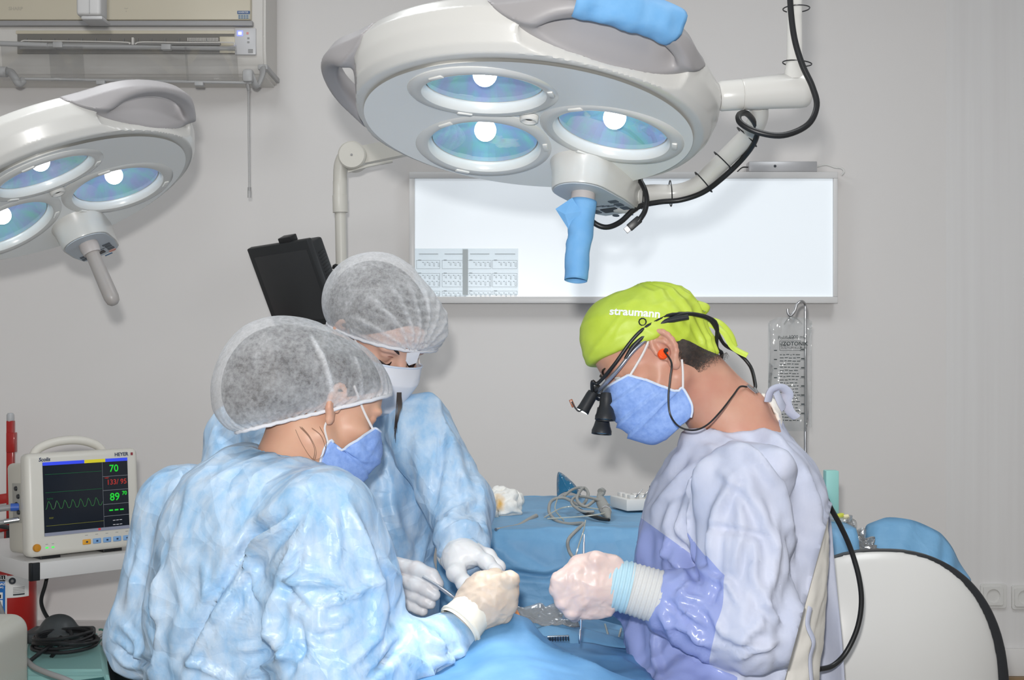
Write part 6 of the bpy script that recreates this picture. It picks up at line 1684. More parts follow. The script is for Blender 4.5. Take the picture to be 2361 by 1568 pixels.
tube('black_sleeve', pts([(1333,1174,2.98), (1356,1186,2.95), (1382,1195,2.90), (1404,1199,2.86)]), [0.004,0.005,0.005,0.0035], M_['black_rubber'], HP, 10, smooth_n=4)
cords = [[(1390,1138,3.04),(1370,1155,3.0),(1348,1168,2.98),(1330,1150,3.02),(1345,1125,3.1),(1356,1140,3.08),(1340,1165,3.02),(1300,1148,3.06),(1272,1155,3.05),(1266,1180,2.98),(1282,1200,2.90),(1310,1208,2.86),(1345,1207,2.82),(1330,1222,2.78),(1310,1245,2.76),(1312,1270,2.76),(1325,1290,2.75)],
         [(1404,1165,2.95),(1370,1150,3.0),(1330,1145,3.05),(1318,1160,3.02),(1340,1178,2.96),(1370,1180,2.95)],
         [(1350,1130,3.1),(1338,1124,3.12),(1318,1130,3.1),(1300,1145,3.06)]]
CC = thing('coiled_hose', 'looped grey handpiece hose coiled on the blue table and hanging over its edge', 'hose', tuple(P(1320,1200,2.95)))
for k, c in enumerate(cords): tube('hose', pts(c), 0.0038 if k == 0 else 0.0034, gm_, CC, 9, smooth_n=7)
th_ = clear_mat('thin_tubing', (0.92,0.92,0.86), 0.3, 0.1, 0.45, (0.70,0.70,0.62))
for c in ([(1350,1200,2.84),(1345,1225,2.77),(1335,1255,2.755),(1325,1290,2.75)], [(1255,1193,2.92),(1300,1170,3.0),(1350,1170,2.98),(1400,1180,2.93),(1350,1190,2.9),(1262,1196,2.9)], [(1285,1150,3.06),(1280,1175,3.0),(1300,1200,2.9)]):
    tube('thin_tube', pts(c), 0.0016, th_, CC, 6, smooth_n=7)
BB = thing('blue_bag', 'crinkled translucent blue plastic bag standing at the table back', 'bag', tuple(P(1310,1148,3.36)))
bl = clear_mat('blue_film', (0.10,0.42,0.62), 0.2, 0.12, 0.62, S(60,128,164), bump=(60,0.6,0.01))
pl = [(1284,1146), (1283,1110), (1285,1086), (1292,1088), (1310,1102), (1330,1120), (1342,1146)]
V, Fc = [], []
for i in range(len(pl)):
    for s in (-1, 0, 1):
        x, y = pl[i]; V.append(P(x+(1310-x)*0.0+s*0, y, 3.36+s*0.012+0.004*math.sin(i*2.1+s)))
ctr = len(V); V.append(P(1308,1125,3.335)); V.append(P(1306,1128,3.385))
for i in range(len(pl)-1):
    for s in (0, 1): Fc.append((i*3+s, i*3+s+1, (i+1)*3+s+1, (i+1)*3+s))
    Fc.append((i*3, (i+1)*3, ctr)); Fc.append((i*3+2, ctr+1, (i+1)*3+2))
o = obj('film', V, Fc, bl, BB, False)
md_ = o.modifiers.new('s', 'SUBSURF'); md_.levels = 2; md_.render_levels = 2
TRY = thing('implant_kit', 'white open instrument case with small parts beside the pale gown', 'case', tuple(P(1470,1172,3.1)))
kb = basis(P(1478,1158,3.12), (1,0.35,0), (-0.35,1,0.0))
wht = mat('kit_white', S(214,213,210), 0.4)
box('case', (0.13,0.10,0.028), P(1482,1158,3.13), wht, TRY, kb.to_3x3(), 0.004)
rk = random.Random(5)
for k in range(9):
    q = P(1482,1158,3.13)+kb.to_3x3() @ Vector((-0.048+0.022*(k%4)+0.004*rk.random(), -0.034+0.030*(k//4), 0.018))
    box('holder', (0.014,0.020,0.010), q, wht, TRY, kb.to_3x3(), 0.002)
for k in range(5):
    q = P(1482,1158,3.13)+kb.to_3x3() @ Vector((-0.040+0.02*k, -0.044, 0.018)); lathe('drill', [(0.0005,0), (0.0022,0), (0.0022,0.012), (0.0012,0.014), (0.0012,0.026), (0.0004,0.028)], M_['steel'], TRY, 10, kb.to_3x3() @ frame((0.7,0,0.7)), q)
tube('clip_wire', pts([(1499,1120,3.08), (1498,1125,3.08), (1500,1131,3.08)]), 0.0014, M_['black_rubber'], TRY, 6, smooth_n=4)
TBt = thing('teal_carton', 'narrow teal carton standing behind the pale gown on the right', 'carton', tuple(P(1918,1225,3.05)))
box('carton', (0.03,0.03,0.10), (P(1916,1200,3.05).x, 3.05, TZ+0.003+0.05), mat('teal_card', S(150,205,198), 0.5), TBt, None, 0.002)
DI = thing('glass_dish', 'small clear dish with a yellow cap in it beside the teal carton', 'dish', tuple(P(1940,1215,2.92)))
lathe('dish', [(0.0005,0.0), (0.024,0.0), (0.026,0.004), (0.027,0.012)], clear_mat('dish_clear', (0.93,0.95,0.94), 0.4, 0.05, 0.12), DI, 32, None, on(1937,2.90))
lathe('yellow_cap', [(0.0005,0), (0.006,0), (0.006,0.011), (0.004,0.016), (0.0005,0.016)], mat('cap_yellow', S(190,196,70), 0.5), DI, 14, frame((1,0.2,0.25)), on(1930,2.90)+Vector((0,0,0.009)))
lathe('beige_cap', [(0.0005,0), (0.0055,0), (0.0055,0.012), (0.0005,0.012)], mat('cap_beige', S(222,212,170), 0.5), DI, 14, frame((1,0.2,0.1)), on(1944,2.90)+Vector((0,0,0.008)))
PWm = clear_mat('clear_wrapper', (0.93,0.94,0.95), 0.45, 0.05, 0.14, (0.75,0.77,0.78), bump=(45,0.8,0.012))
def wrapper(name, label, quad, m, bulge=0.012, n=10, seed=0, cat='wrapper'):
    q = [P(*k) for k in quad]; V, Fc = [], []
    for j in range(n+1):
        for i in range(n+1):
            u, v = i/n, j/n; a = q[0].lerp(q[1], u).lerp(q[3].lerp(q[2], u), v)
            V.append(a)
    V = np.array([tuple(a) for a in V]); Q = np.array([(j*(n+1)+i, j*(n+1)+i+1, (j+1)*(n+1)+i+1, (j+1)*(n+1)+i) for j in range(n) for i in range(n)])
    N = vnormals(V, Q); V = V+N*(bulge*(ridged(V*26+seed, 0.7)-0.3))[:,None]
    o = obj(name, V, Q, m, None, True); o.modifiers.new('t', 'SOLIDIFY').thickness = 0.0006
    return tag(o, label, cat)
wrapper('clear_wrapper', 'clear crinkled plastic wrapper lying over the table corner by the blue cloth', [(1950,1190,2.96), (1998,1228,2.92), (2036,1290,2.80), (1962,1270,2.78)], PWm, 0.016, 14, 2)
wrapper('clear_wrapper', 'small clear plastic wrapper hanging in front of the standing blue cloth', [(2004,1262,2.86), (2036,1262,2.86), (2042,1300,2.82), (2008,1300,2.82)], PWm, 0.012, 10, 5)
# --- white chair back
CH = thing('chair', 'white padded chair back with black rear shell, behind the pale gown on the right', 'chair', (P(2010,1500,2.72).x, 2.75, 0))
cc = P(2030,1612,2.62)
def f_pad(p):
    q = (p-A(cc)); 
    e = ((np.abs(q[:,0])/0.245)**2.35+(np.abs(q[:,2])/0.302)**2.35)**(1/2.35)
    front = q[:,1]+0.075*(1-np.clip(e,0,1.2)**2.6)
    return smax((e-1)*0.25, np.maximum(-front, q[:,1]-0.012), 0.02)
V, Q = surf(f_pad, A(cc)-A((0.3,0.12,0.33)), A(cc)+A((0.3,0.06,0.33)), 0.006); V = vsmooth(V, Q, 2)
obj('cushion', V, Q, mat('white_leatherette', S(212,211,208), 0.3, coat=0.15, bump=(60,0.04,0.001)), CH)
def f_shell2(p):
    q = (p-A(cc+Vector((0.016,0.03,-0.008))))
    e = ((np.abs(q[:,0])/0.254)**2.35+(np.abs(q[:,2])/0.304)**2.35)**(1/2.35)
    return smax((e-1)*0.25, np.abs(q[:,1]-0.01)-0.022, 0.012)
V, Q = surf(f_shell2, A(cc)-A((0.3,0.06,0.33)), A(cc)+A((0.32,0.12,0.33)), 0.007)
obj('rear_shell', V, Q, M_['black_plastic'], CH)
cb = Vector((cc.x, cc.y+0.06, 0))
tube('spine', [Vector((cc.x,cc.y+0.05,0.30)), Vector((cc.x,cc.y+0.09,0.14)), Vector((cc.x+0.05,cc.y+0.06,0.08))], 0.022, M_['black_plastic'], CH, 12, smooth_n=4)
for k in range(5):
    a = 2*math.pi*k/5; tube('base_leg', [Vector((cc.x+0.05,cc.y+0.06,0.07)), Vector((cc.x+0.05+0.24*math.cos(a), cc.y+0.06+0.24*math.sin(a), 0.02))], 0.018, M_['black_plastic'], CH, 8)
# --- black lead from the loupes down the back
PL = thing('black_lead', 'black cable curving from the back of the pale gown before the white chair', 'cable', tuple(P(1900,1545,2.34)))
tube('cable', pts([(1893,1125,2.32), (1912,1165,2.33), (1938,1213,2.35), (1961,1265,2.36), (1980,1330,2.36), (1986,1390,2.36), (1976,1450,2.36), (1950,1505,2.36), (1920,1535,2.35), (1890,1543,2.33)]), 0.0048, M_['black_rubber'], PL, 9, smooth_n=7)
# --- patient under the drape
PT = thing('patient', 'patient lying under the bright blue drape, only a bit of cheek uncovered', 'person', (0.05, 1.6, 0.36))
def f_pat(p):
    d = s_ell(p, (-0.02,2.18,0.485), (0.075,0.095,0.085))
    d = smin(d, s_cap(p, (0.0,2.14,0.50), (0.02,1.98,0.46), 0.055, 0.07), 0.03)
    d = smin(d, s_ell(p, (0.03,1.78,0.46), (0.15,0.26,0.09)), 0.06)
    d = smin(d, s_cap(p, (-0.05,1.5,0.44), (-0.06,0.75,0.42), 0.085, 0.05), 0.05)
    d = smin(d, s_cap(p, (0.13,1.5,0.44), (0.14,0.75,0.42), 0.085, 0.05), 0.05)
    d = smin(d, s_chain(p, [P(1150,1440,2.2), P(1174,1416,2.19), P(1192,1432,2.19)], [0.012,0.013,0.010], 0.01), 0.02)
    return d
V, Q = surf(f_pat, (-0.3,0.62,0.28), (0.35,2.36,0.66), 0.008)
obj('body', V, Q, skin_mat('skin_orange', S(250,170,110), S(245,150,90)), PT)
CHB = thing('treatment_couch', 'padded treatment couch under the patient and the blue drape', 'couch', (0.03,1.5,0))
box('mattress', (0.34,1.85,0.09), (0.03,1.52,0.30), mat('couch_vinyl', S(120,150,170), 0.4), CHB, None, 0.03, 3)
box('pedestal', (0.3,0.7,0.25), (0.03,1.5,0.125), M_['white_plastic'], CHB, None, 0.03, 3)
# sheet over the patient: a height field in plan
xs = np.linspace(-0.40, 0.40, 130); ys = np.linspace(0.9, 2.29, 160)
XX, YY = np.meshgrid(xs, ys)
def hgt(x, y):
    g = lambda cx, cy, sx, sy, h: h*np.exp(-((x-cx)/sx)**2-((y-cy)/sy)**2)
    ridge = 0.495+0.06*np.exp(-((x+0.02)/0.28)**2)
    z = ridge+g(-0.035,2.17,0.085,0.10,0.062)+g(0.05,2.02,0.16,0.16,0.025)
    z = z-np.clip(np.abs(x-0.02)-0.20, 0, 1)*1.6
    return z
ZZ = hgt(XX, YY)
V = np.stack([XX.ravel(), YY.ravel(), ZZ.ravel()], 1)
nx = len(xs); Q = np.array([(j*nx+i, j*nx+i+1, (j+1)*nx+i+1, (j+1)*nx+i) for j in range(len(ys)-1) for i in range(nx-1)])
N = vnormals(V, Q)
V = V+N*(0.010*(ridged(V*np.array([6,6,6])+4.0, 0.8)-0.4)+0.003*perlin(V*24))[:,None]
o = obj('patient_drape', V, Q, drapeL); o.modifiers.new('t', 'SOLIDIFY').thickness = 0.0015
tag(o, 'bright blue drape over the patient in the foreground below the gloved hands', 'drape')
# darker second drape behind it
xs = np.linspace(-0.12, 0.36, 90); ys = np.linspace(2.18, 2.66, 80); XX, YY = np.meshgrid(xs, ys)
ZZ = 0.552+0.010*np.sin(XX*22)-np.clip(XX-0.10,0,1)*0.10-np.clip(YY-2.46,0,1)*0.55-np.clip(2.30-YY,0,1)*0.45
V = np.stack([XX.ravel(), YY.ravel(), ZZ.ravel()], 1); nx = len(xs)
Q = np.array([(j*nx+i, j*nx+i+1, (j+1)*nx+i+1, (j+1)*nx+i) for j in range(len(ys)-1) for i in range(nx-1)])
N = vnormals(V, Q); V = V+N*(0.010*(ridged(V*np.array([7,7,7])+9.0, 0.8)-0.4))[:,None]
o = obj('instrument_drape', V, Q, drapeM); o.modifiers.new('t', 'SOLIDIFY').thickness = 0.0015
tag(o, 'darker blue drape behind the bright patient drape, under the steel probe', 'drape')
wrapper('plastic_sleeve', 'clear crinkled plastic sleeve lying behind the beige gloved hand', [(1186,1396,2.36), (1316,1392,2.38), (1338,1440,2.31), (1190,1436,2.30)], clear_mat('grey_clear_film', (0.90,0.91,0.92), 0.4, 0.08, 0.24, (0.75,0.76,0.75), bump=(45,0.5,0.006)), 0.009, 18, 7, 'sleeve')
gw = thing('gauze_swab', 'small white gauze swab under the beige gloved hand', 'gauze', tuple(P(1168,1438,2.17)))
V, Q = surf(lambda p: s_box(p, P(1166,1431,2.165), (0.018,0.012,0.008), 0.006, Euler((0.3,0.25,0)).to_matrix()), *bounds([P(1166,1431,2.165)], 0.035), 0.002); N = vnormals(V, Q)
obj('swab', V+N*(0.002*ridged(V*80))[:,None], Q, mat('swab_white', S(226,226,224), 0.9), gw)
FC = thing('forceps', 'dark ridged forceps handle lying on the bright blue drape', 'forceps', tuple(P(1285,1475,2.2)))
f0, f1 = P(1262,1472,2.20), P(1312,1470,2.20)
fb = basis((f0+f1)/2, f1-f0, (0,-0.5,0.86))
box('handle', ((f1-f0).length, 0.009, 0.004), (f0+f1)/2, M_['chrome_soft'], FC, fb.to_3x3(), 0.001)
for k in range(8): box('ridge', (0.0015, 0.0092, 0.002), fb @ Vector((-0.014+0.0045*k, 0, 0.0025)), M_['black_plastic'], FC, fb.to_3x3())
tubes = [[(1395,1440,2.42),(1402,1465,2.36),(1408,1500,2.30),(1410,1540,2.26)], [(1432,1450,2.40),(1424,1480,2.34),(1414,1510,2.30),(1408,1530,2.27)]]
TU = thing('suction_tubing', 'pair of thin clear tubes on the dark drape beside the violet gown', 'tubing', tuple(P(1405,1500,2.3)))
for c in tubes: tube('tube', pts(c), 0.0022, th_, TU, 8, smooth_n=6)
# --- instruments in the hands
PR = thing('dental_probe', 'thin steel probe held upright in the pinkish gloved fist', 'probe', tuple(P(1340,1482,2.1)))
tube('shaft', [P(1347,1232,2.108), P(1346,1262,2.106), P(1343,1350,2.098), P(1340,1428,2.098), P(1339,1452,2.098)], [0.0012,0.0019,0.0024,0.0022,0.0014], M_['steel'], PR, 10)
tube('bowl_tip', [P(1338,1450,2.098), P(1337,1462,2.098), P(1336.5,1474,2.098), P(1336,1484,2.098)], [0.0014,0.0024,0.0026,0.0014], M_['steel'], PR, 10)
FP = thing('mirror_handle', 'steel instrument held by the white gloved fingers at the left', 'instrument', tuple(P(1030,1370,2.3)))
tube('shaft', [P(975,1330,2.325), P(1008,1350,2.315), P(1030,1366,2.30), P(1056,1385,2.28)], [0.003,0.003,0.0038,0.0022], mat('bright_steel', (0.85,0.85,0.86), 0.35, 0.8), FP, 10)
# ------------------------------------------------------------------ left corner: trolley, patient monitor, extinguisher, machines
CT = thing('equipment_trolley', 'white equipment trolley shelf with black corner trim, carrying the patient monitor', 'trolley', (-1.25, 3.35, 0))
cz = 0.557; c0 = Vector((-1.128, 3.05, cz)); ex = Vector((0.72,0.69,0)).normalized(); ey = Vector((-ex.y, ex.x, 0))
lac = mat('trolley_white', S(218,217,216), 0.35)
def tbox(name, u0, u1, v0, v1, z0, z1, m, parent, bevel=0.003):
    c = c0+ex*((u0+u1)/2)+ey*((v0+v1)/2)
    return box(name, (u1-u0, v1-v0, z1-z0), (c.x, c.y, (z0+z1)/2), m, parent, basis(c, ex, ey).to_3x3(), bevel)
tbox('shelf', 0, 0.56, 0, 0.46, cz-0.040, cz, lac, CT, 0.002)
tbox('corner_trim', -0.0015, 0.022, -0.0015, 0.006, cz-0.0415, cz+0.0006, M_['black_plastic'], CT, 0.001)
tbox('corner_trim', -0.0015, 0.006, -0.0015, 0.010, cz-0.0415, cz+0.0006, M_['black_plastic'], CT, 0.001)
for u in (0.03, 0.53):
    tbox('upright', u-0.02, u+0.02, 0.36, 0.40, 0.06, cz-0.04, lac, CT, 0.003)
    for v in (0.08, 0.43):
        q = c0+ex*u+ey*v; lathe('castor', [(0.0005,-0.012), (0.03,-0.012), (0.035,-0.005), (0.035,0.005), (0.03,0.012), (0.0005,0.012)], M_['black_rubber'], CT, 18, frame(ex), Vector((q.x,q.y,0.035)))
        tube('castor_stem', [Vector((q.x,q.y,0.035)), Vector((q.x,q.y,0.10))], 0.009, M_['chrome_soft'], CT, 8)
tbox('back_rail', -0.20, 0.0, 0.22, 0.46, cz+0.0, cz+0.035, lac, CT, 0.003)
# patient monitor
PM = thing('patient_monitor', 'white patient monitor with green numbers on its dark screen', 'monitor', tuple(c0+ex*0.15+ey*0.07))
Wp, Hp, Dp = 0.288, 0.246, 0.10
lean = math.radians(4)
mx = ex; my = (Vector((0,0,1))*math.cos(lean)+ey*math.sin(lean)); mz = mx.cross(my)
Bp = basis(c0+ex*(0.004+Wp/2)+ey*0.028+Vector((0,0,0.010+Hp/2)), mx, my)
pw = mat('monitor_shell', S(222,219,210), 0.35)
def pbox(name, w, h, t, x, y, z, m, parent, bevel=0.0): return box(name, (w, h, t), Bp @ Vector((x, y, z)), m, parent, Bp.to_3x3(), bevel, 3)
pbox('shell', Wp, Hp, 0.045, 0, 0, -0.022, pw, PM, 0.014)
pbox('rear_case', Wp*0.95, Hp*0.88, Dp, 0.0, -0.008, -0.045-Dp/2+0.01, mat('rear_case', S(206,202,190), 0.4), PM, 0.012)
for u in (-0.08, 0.08): pbox('foot', 0.05, 0.012, 0.05, u, -Hp/2-0.004, -0.05, M_['black_rubber'], PM, 0.002)
hp = [Bp @ Vector(q) for q in ((-0.10,Hp/2-0.02,-0.07), (-0.085,Hp/2+0.008,-0.07), (-0.04,Hp/2+0.024,-0.07), (0.02,Hp/2+0.026,-0.07), (0.07,Hp/2+0.010,-0.07), (0.09,Hp/2-0.02,-0.07))]
tube('carry_handle', hp, 0.011, pw, PM, 12, smooth_n=5)
sw, sh = 0.218, 0.176; sx, sy = 0.004, 0.012
sg_ = mat('screen_black', S(20,24,30), 0.15, emit=(S(22,26,34), 0.6))
pbox('screen', sw, sh, 0.002, sx, sy, 0.0008, sg_, PM)
def em(name, rgb, s=0.9): return bpy.data.materials.get(name) or mat(name, S(*rgb), 0.4, emit=(S(*rgb), s*0.6))
def scr(name, x0, y0, x1, y1, m, z=0.0022):      # in screen fractions, y down
    pbox(name, (x1-x0)*sw, (y1-y0)*sh, 0.0003, sx-sw/2+(x0+x1)/2*sw, sy+sh/2-(y0+y1)/2*sh, z, m, PM)
scr('status_bar', 0, 0, 0.48, 0.045, em('scr_blue', (50,70,215))); scr('status_bar', 0.48, 0, 0.73, 0.045, em('scr_yellow', (190,180,40))); scr('status_bar', 0.73, 0, 1.0, 0.045, em('scr_blue', (50,70,215)))
scr('menu_bar', 0, 0.955, 1.0, 1.0, em('scr_grey', (120,124,140), 0.6)); scr('menu_mark', 0.62, 0.958, 0.65, 0.985, em('scr_red', (200,40,50), 0.7))
for y in (0.245, 0.44, 0.635, 0.80): scr('divider', 0.69, y, 1.0, y+0.006, em('scr_line', (110,114,120), 0.6))
scr('divider', 0.69, 0.045, 0.693, 0.955, em('scr_line', (110,114,120), 0.6))
scr('trace', 0.02, 0.165, 0.68, 0.170, em('scr_dimgreen', (20,90,50), 0.7)); scr('trace', 0.02, 0.41, 0.68, 0.415, em('scr_dimgreen', (20,90,50), 0.7)); scr('trace', 0.02, 0.86, 0.69, 0.865, em('scr_dimyellow', (110,110,40), 0.6))
def st_text(s, x, y, size, m, bold=0.0003): text('reading', s, size*sh, m, PM, Bp @ Matrix.Translation((sx-sw/2+x*sw, sy+sh/2-y*sh, 0.0026)), thick=0.0001, bold=bold)
gr = em('scr_green', (30,190,50), 1.0)
st_text('70', 0.83, 0.145, 0.14, gr); st_text('133/ 95', 0.86, 0.335, 0.10, em('scr_darkred', (150,45,40), 0.9)); st_text('89', 0.83, 0.545, 0.15, gr); st_text('70', 0.95, 0.50, 0.075, gr)
st_text('PLETH', 0.07, 0.50, 0.03, em('scr_dimgreen', (20,90,50), 0.7), 0); st_text('RESP', 0.08, 0.76, 0.03, em('scr_dimyellow', (110,110,40), 0.6), 0); st_text('NIBP', 0.74, 0.27, 0.03, em('scr_darkred', (150,45,40), 0.9), 0)
for k in range(3):
    scr('dash', 0.76+k*0.065, 0.715, 0.805+k*0.065, 0.735, gr); scr('dash', 0.80+k*0.04, 0.865, 0.83+k*0.04, 0.872, em('scr_white', (190,190,195), 0.8)); scr('dash', 0.80+k*0.04, 0.925, 0.83+k*0.04, 0.932, em('scr_white', (190,190,195), 0.8))
wv = []
for i in range(120):
    t = i/119; ph = (t*7.2) % 1.0
    y = 0.64-0.11*math.exp(-((ph-0.38)/0.20)**2)-0.04*math.exp(-((ph-0.62)/0.10)**2)
    wv.append(Bp @ Vector((sx-sw/2+(0.02+0.66*t)*sw, sy+sh/2-y*sh, 0.0024)))
tube('pulse_wave', wv, 0.0006, em('scr_wave', (50,110,60), 0.8), PM, 4)
navyp = mat('navy_print', S(40,58,92), 0.5)
text('brand_word', 'HEYER', 0.0125, navyp, PM, Bp @ Matrix.Translation((0.098, Hp/2-0.0145, 0.001)), bold=0.0002)
pbox('brand_mark', 0.006, 0.007, 0.0004, 0.126, Hp/2-0.0145, 0.001, mat('brand_red', S(150,60,70), 0.5), PM)
text('model_word', 'Scolis', 0.0125, navyp, PM, Bp @ Matrix.Translation((-0.100, Hp/2-0.0165, 0.001)), bold=0.0003, shear=0.2)
for k in range(6):
    c = (232,170,60) if k == 0 else ((70,120,190) if k == 5 else (134,176,222))
    pbox('key', 0.021, 0.0125, 0.003, 0.000+k*0.0265, -Hp/2+0.024, 0.001, mat('key_%s' % ('amber' if k == 0 else 'blue'), S(*c), 0.4), PM, 0.002)
    pbox('key_mark', 0.007, 0.0012, 0.0003, 0.000+k*0.0265, -Hp/2+0.040, 0.0006, M_['grey_plastic'], PM)
    pbox('key_icon', 0.005, 0.004, 0.0003, 0.000+k*0.0265, -Hp/2+0.024, 0.0027, navyp, PM)
lathe('knob', [(0.0005,0.008), (0.008,0.007), (0.0095,0.004), (0.0095,0)], mat('knob_orange', S(206,140,40), 0.4), PM, 24, Bp.to_3x3(), Bp @ Vector((-0.125,-Hp/2+0.022,0.0)))
for k in range(2): pbox('status_led', 0.007, 0.0035, 0.001, -0.100+0.015*k, -Hp/2+0.020, 0.0008, em('led_green', (70,240,90), 1.0), PM, 0.0005)
for k in range(2): pbox('led_mark', 0.006, 0.0012, 0.0003, -0.100+0.015*k, -Hp/2+0.028, 0.0006, M_['grey_plastic'], PM)
# side sockets and plugs
sideM = mat('socket_strip', S(170,168,160), 0.45)
def side(name, z, y, w, h, t, m, bev=0.001): return box(name, (t, h, w), Bp @ Vector((-Wp*0.475-t/2+0.001, y, z)), m, PM, Bp.to_3x3(), bev)
side('port_strip', -0.075, 0.005, 0.05, 0.095, 0.002, sideM)
for k in range(5): lathe('port', [(0.0005,0.004), (0.005,0.004), (0.006,0.0)], M_['black_plastic'], PM, 14, frame(-mx), Bp @ Vector((-Wp*0.475-0.001, 0.040-0.019*k, -0.075+0.012*(k%2))))
PB = Bp @ Vector((-Wp*0.475, -0.004, -0.075)); PB2 = Bp @ Vector((-Wp*0.475, -0.034, -0.075))
PC = thing('sensor_plug', 'blue and grey sensor plugs with leads in the side of the patient monitor', 'plug', tuple(PB))
bluep = mat('plug_blue', S(60,100,190), 0.4)
tube('plug', [PB+Vector((0.006,-0.004,0)), PB+Vector((-0.012,-0.01,0.0))], 0.0095, bluep, PC, 14)
tube('plug_grip', [PB+Vector((-0.012,-0.01,0)), PB+Vector((-0.034,-0.02,-0.002))], 0.0075, M_['grey_plastic'], PC, 14)
tube('plug_tail', [PB+Vector((-0.034,-0.02,-0.002)), PB+Vector((-0.048,-0.026,-0.003)), PB+Vector((-0.12,-0.06,-0.02))], [0.0075,0.006,0.004], bluep, PC, 12)
tube('steel_plug', [PB2+Vector((0.006,-0.004,0)), PB2+Vector((-0.026,-0.016,-0.004))], 0.0065, M_['chrome_soft'], PC, 14)
tube('lead', [PB2+Vector((-0.024,-0.016,-0.004)), PB2+Vector((-0.06,-0.03,-0.012)), PB2+Vector((-0.14,-0.05,-0.05))], 0.0055, M_['grey_plastic'], PC, 10, smooth_n=4)
# red stand
RS = thing('red_stand', 'slim red upright with a grey tip behind the patient monitor', 'stand', (P(24,1200,4.08).x, 4.08, 0))
red = mat('red_lacquer', S(166,32,28), 0.3, coat=0.3)
xr = P(24,1000,4.08).x
box('upright', (0.021,0.021,0.44), (xr+0.001,4.08,P(0,970,4.08).z-0.22), red, RS, None, 0.002)
box('bracket', (0.026,0.026,0.062), (xr+0.004,4.08,P(0,1020,4.08).z), red, RS, None, 0.002)
lathe('tip', [(0.0105,-0.002), (0.0115,0.002), (0.0115,0.018), (0.008,0.024), (0.0005,0.025)], mat('tip_grey', S(186,188,190), 0.35), RS, 18, None, Vector((xr,4.08,P(0,970,4.08).z)))
box('cross_arm', (0.16,0.02,0.030), (xr-0.07,4.08,P(0,1155,4.08).z), red, RS, (0,-0.15,0), 0.002)
box('post', (0.03,0.03,P(0,1200,4.08).z), (xr,4.08,P(0,1200,4.08).z/2), red, RS, None, 0.002)
tube('hose_clip', pts([(-10,1215,4.04), (12,1205,4.02), (30,1200,4.02), (26,1214,4.02), (0,1222,4.02)]), 0.008, red, RS, 8, smooth_n=4)
# fire extinguisher
ed = 3.9; ec = P(29,1400,ed); er = 0.068
FE = thing('fire_extinguisher', 'red fire extinguisher with blue and white label standing by the wall', 'fire extinguisher', (ec.x, ed, 0))
zt = P(0,1318,ed).z
lathe('cylinder', [(0.0005,P(0,1484,ed).z-0.005), (er*0.94,P(0,1484,ed).z-0.004), (er,P(0,1484,ed).z+0.006), (er,zt-0.03), (er*0.94,zt+0.0), (er*0.72,zt+0.035), (er*0.3,zt+0.055), (0.018,zt+0.06), (0.018,zt+0.085), (0.0005,zt+0.085)], red, FE, 48, None, Vector((ec.x,ed,0)))
lathe('foot_ring', [(er*0.92,0.0), (er*0.97,0.0), (er*0.97,P(0,1484,ed).z), (er*0.92,P(0,1484,ed).z)], M_['black_rubber'], FE, 40, None, Vector((ec.x,ed,0)))
box('valve', (0.03,0.03,0.05), (ec.x,ed,zt+0.10), M_['black_plastic'], FE, None, 0.004)
box('lever', (0.11,0.016,0.012), (ec.x-0.03,ed,zt+0.135), M_['black_plastic'], FE, (0,0.15,0), 0.003)
def wrapc(name, a0, a1, z0, z1, m, dr=0.0008):
    V, Fc = [], []; n = 12
    for i in range(n+1):
        a = math.radians(a0+(a1-a0)*i/n); 
        for z in (z0, z1): V.append((ec.x+(er+dr)*math.sin(a), ed-(er+dr)*math.cos(a), z))
    for i in range(n): Fc.append((2*i, 2*i+2, 2*i+3, 2*i+1))
    return obj(name, V, Fc, m, FE)
def zpx(y): return P(0,y,ed-er).z
lw_, lb_ = mat('label_white', S(226,226,224), 0.5), mat('label_cyan', S(34,112,190), 0.5)
lbl = wrapc('label', -60, 62, zpx(1379), zpx(1328), lw_); wrapc('label', -60, 8, zpx(1445), zpx(1326), lw_, 0.0009)
wrapc('label_band', -60, 4, zpx(1440), zpx(1341), lb_, 0.0012); wrapc('label_head', -60, 4, zpx(1340), zpx(1327), M_['black_plastic'], 0.0014)
for k in range(3): wrapc('pictogram', -25, -2, zpx(1381+k*17.5), zpx(1366+k*17.5), M_['white_print'], 0.0014); wrapc('pictogram', -18, -6, zpx(1379+k*17.5), zpx(1371+k*17.5), M_['black_plastic'], 0.0016)
wrapc('label_line', -20, 3, zpx(1439), zpx(1435), M_['black_plastic'], 0.0016)
for k in range(5): wrapc('label_line', 22, 50, zpx(1357+k*3.6), zpx(1355.6+k*3.6), M_['grey_plastic'], 0.0012)
wrapc('label_line', 22, 50, zpx(1374), zpx(1371), M_['dark_print'], 0.0012)
lathe('gauge', [(0.0005,0.002), (0.009,0.002), (0.010,0)], M_['dark_print'], FE, 20, frame((0.33,-0.94,0)), Vector((ec.x+er*math.sin(0.36), ed-er*math.cos(0.36)-0.001, zpx(1340))))
lathe('gauge_mark', [(0.0005,0.003), (0.004,0.003), (0.0045,0.002)], M_['grey_plastic'], FE, 16, frame((0.33,-0.94,0)), Vector((ec.x+er*math.sin(0.36), ed-er*math.cos(0.36)-0.001, zpx(1340))))
a_ = math.radians(-5)
lf = ed-er-0.0024
def lword(w, px_, py_, sz, bo): text('label_word', w, sz, M_['white_print'], FE, basis(P(px_, py_, lf), (1,0,0), (0,0,1)), bold=bo, align='RIGHT')
lword('TOZLU', 15, 1333.5, 0.0150, 0.0003); lword('GAZI', 14, 1347, 0.0100, 0.0003); lword('(ABC)', 8, 1354.5, 0.0060, 0.0002)
box('wall_bracket', (0.16,0.02,0.012), (ec.x+0.10,ed+0.02,P(0,1474,ed).z), red, FE, None, 0.002)
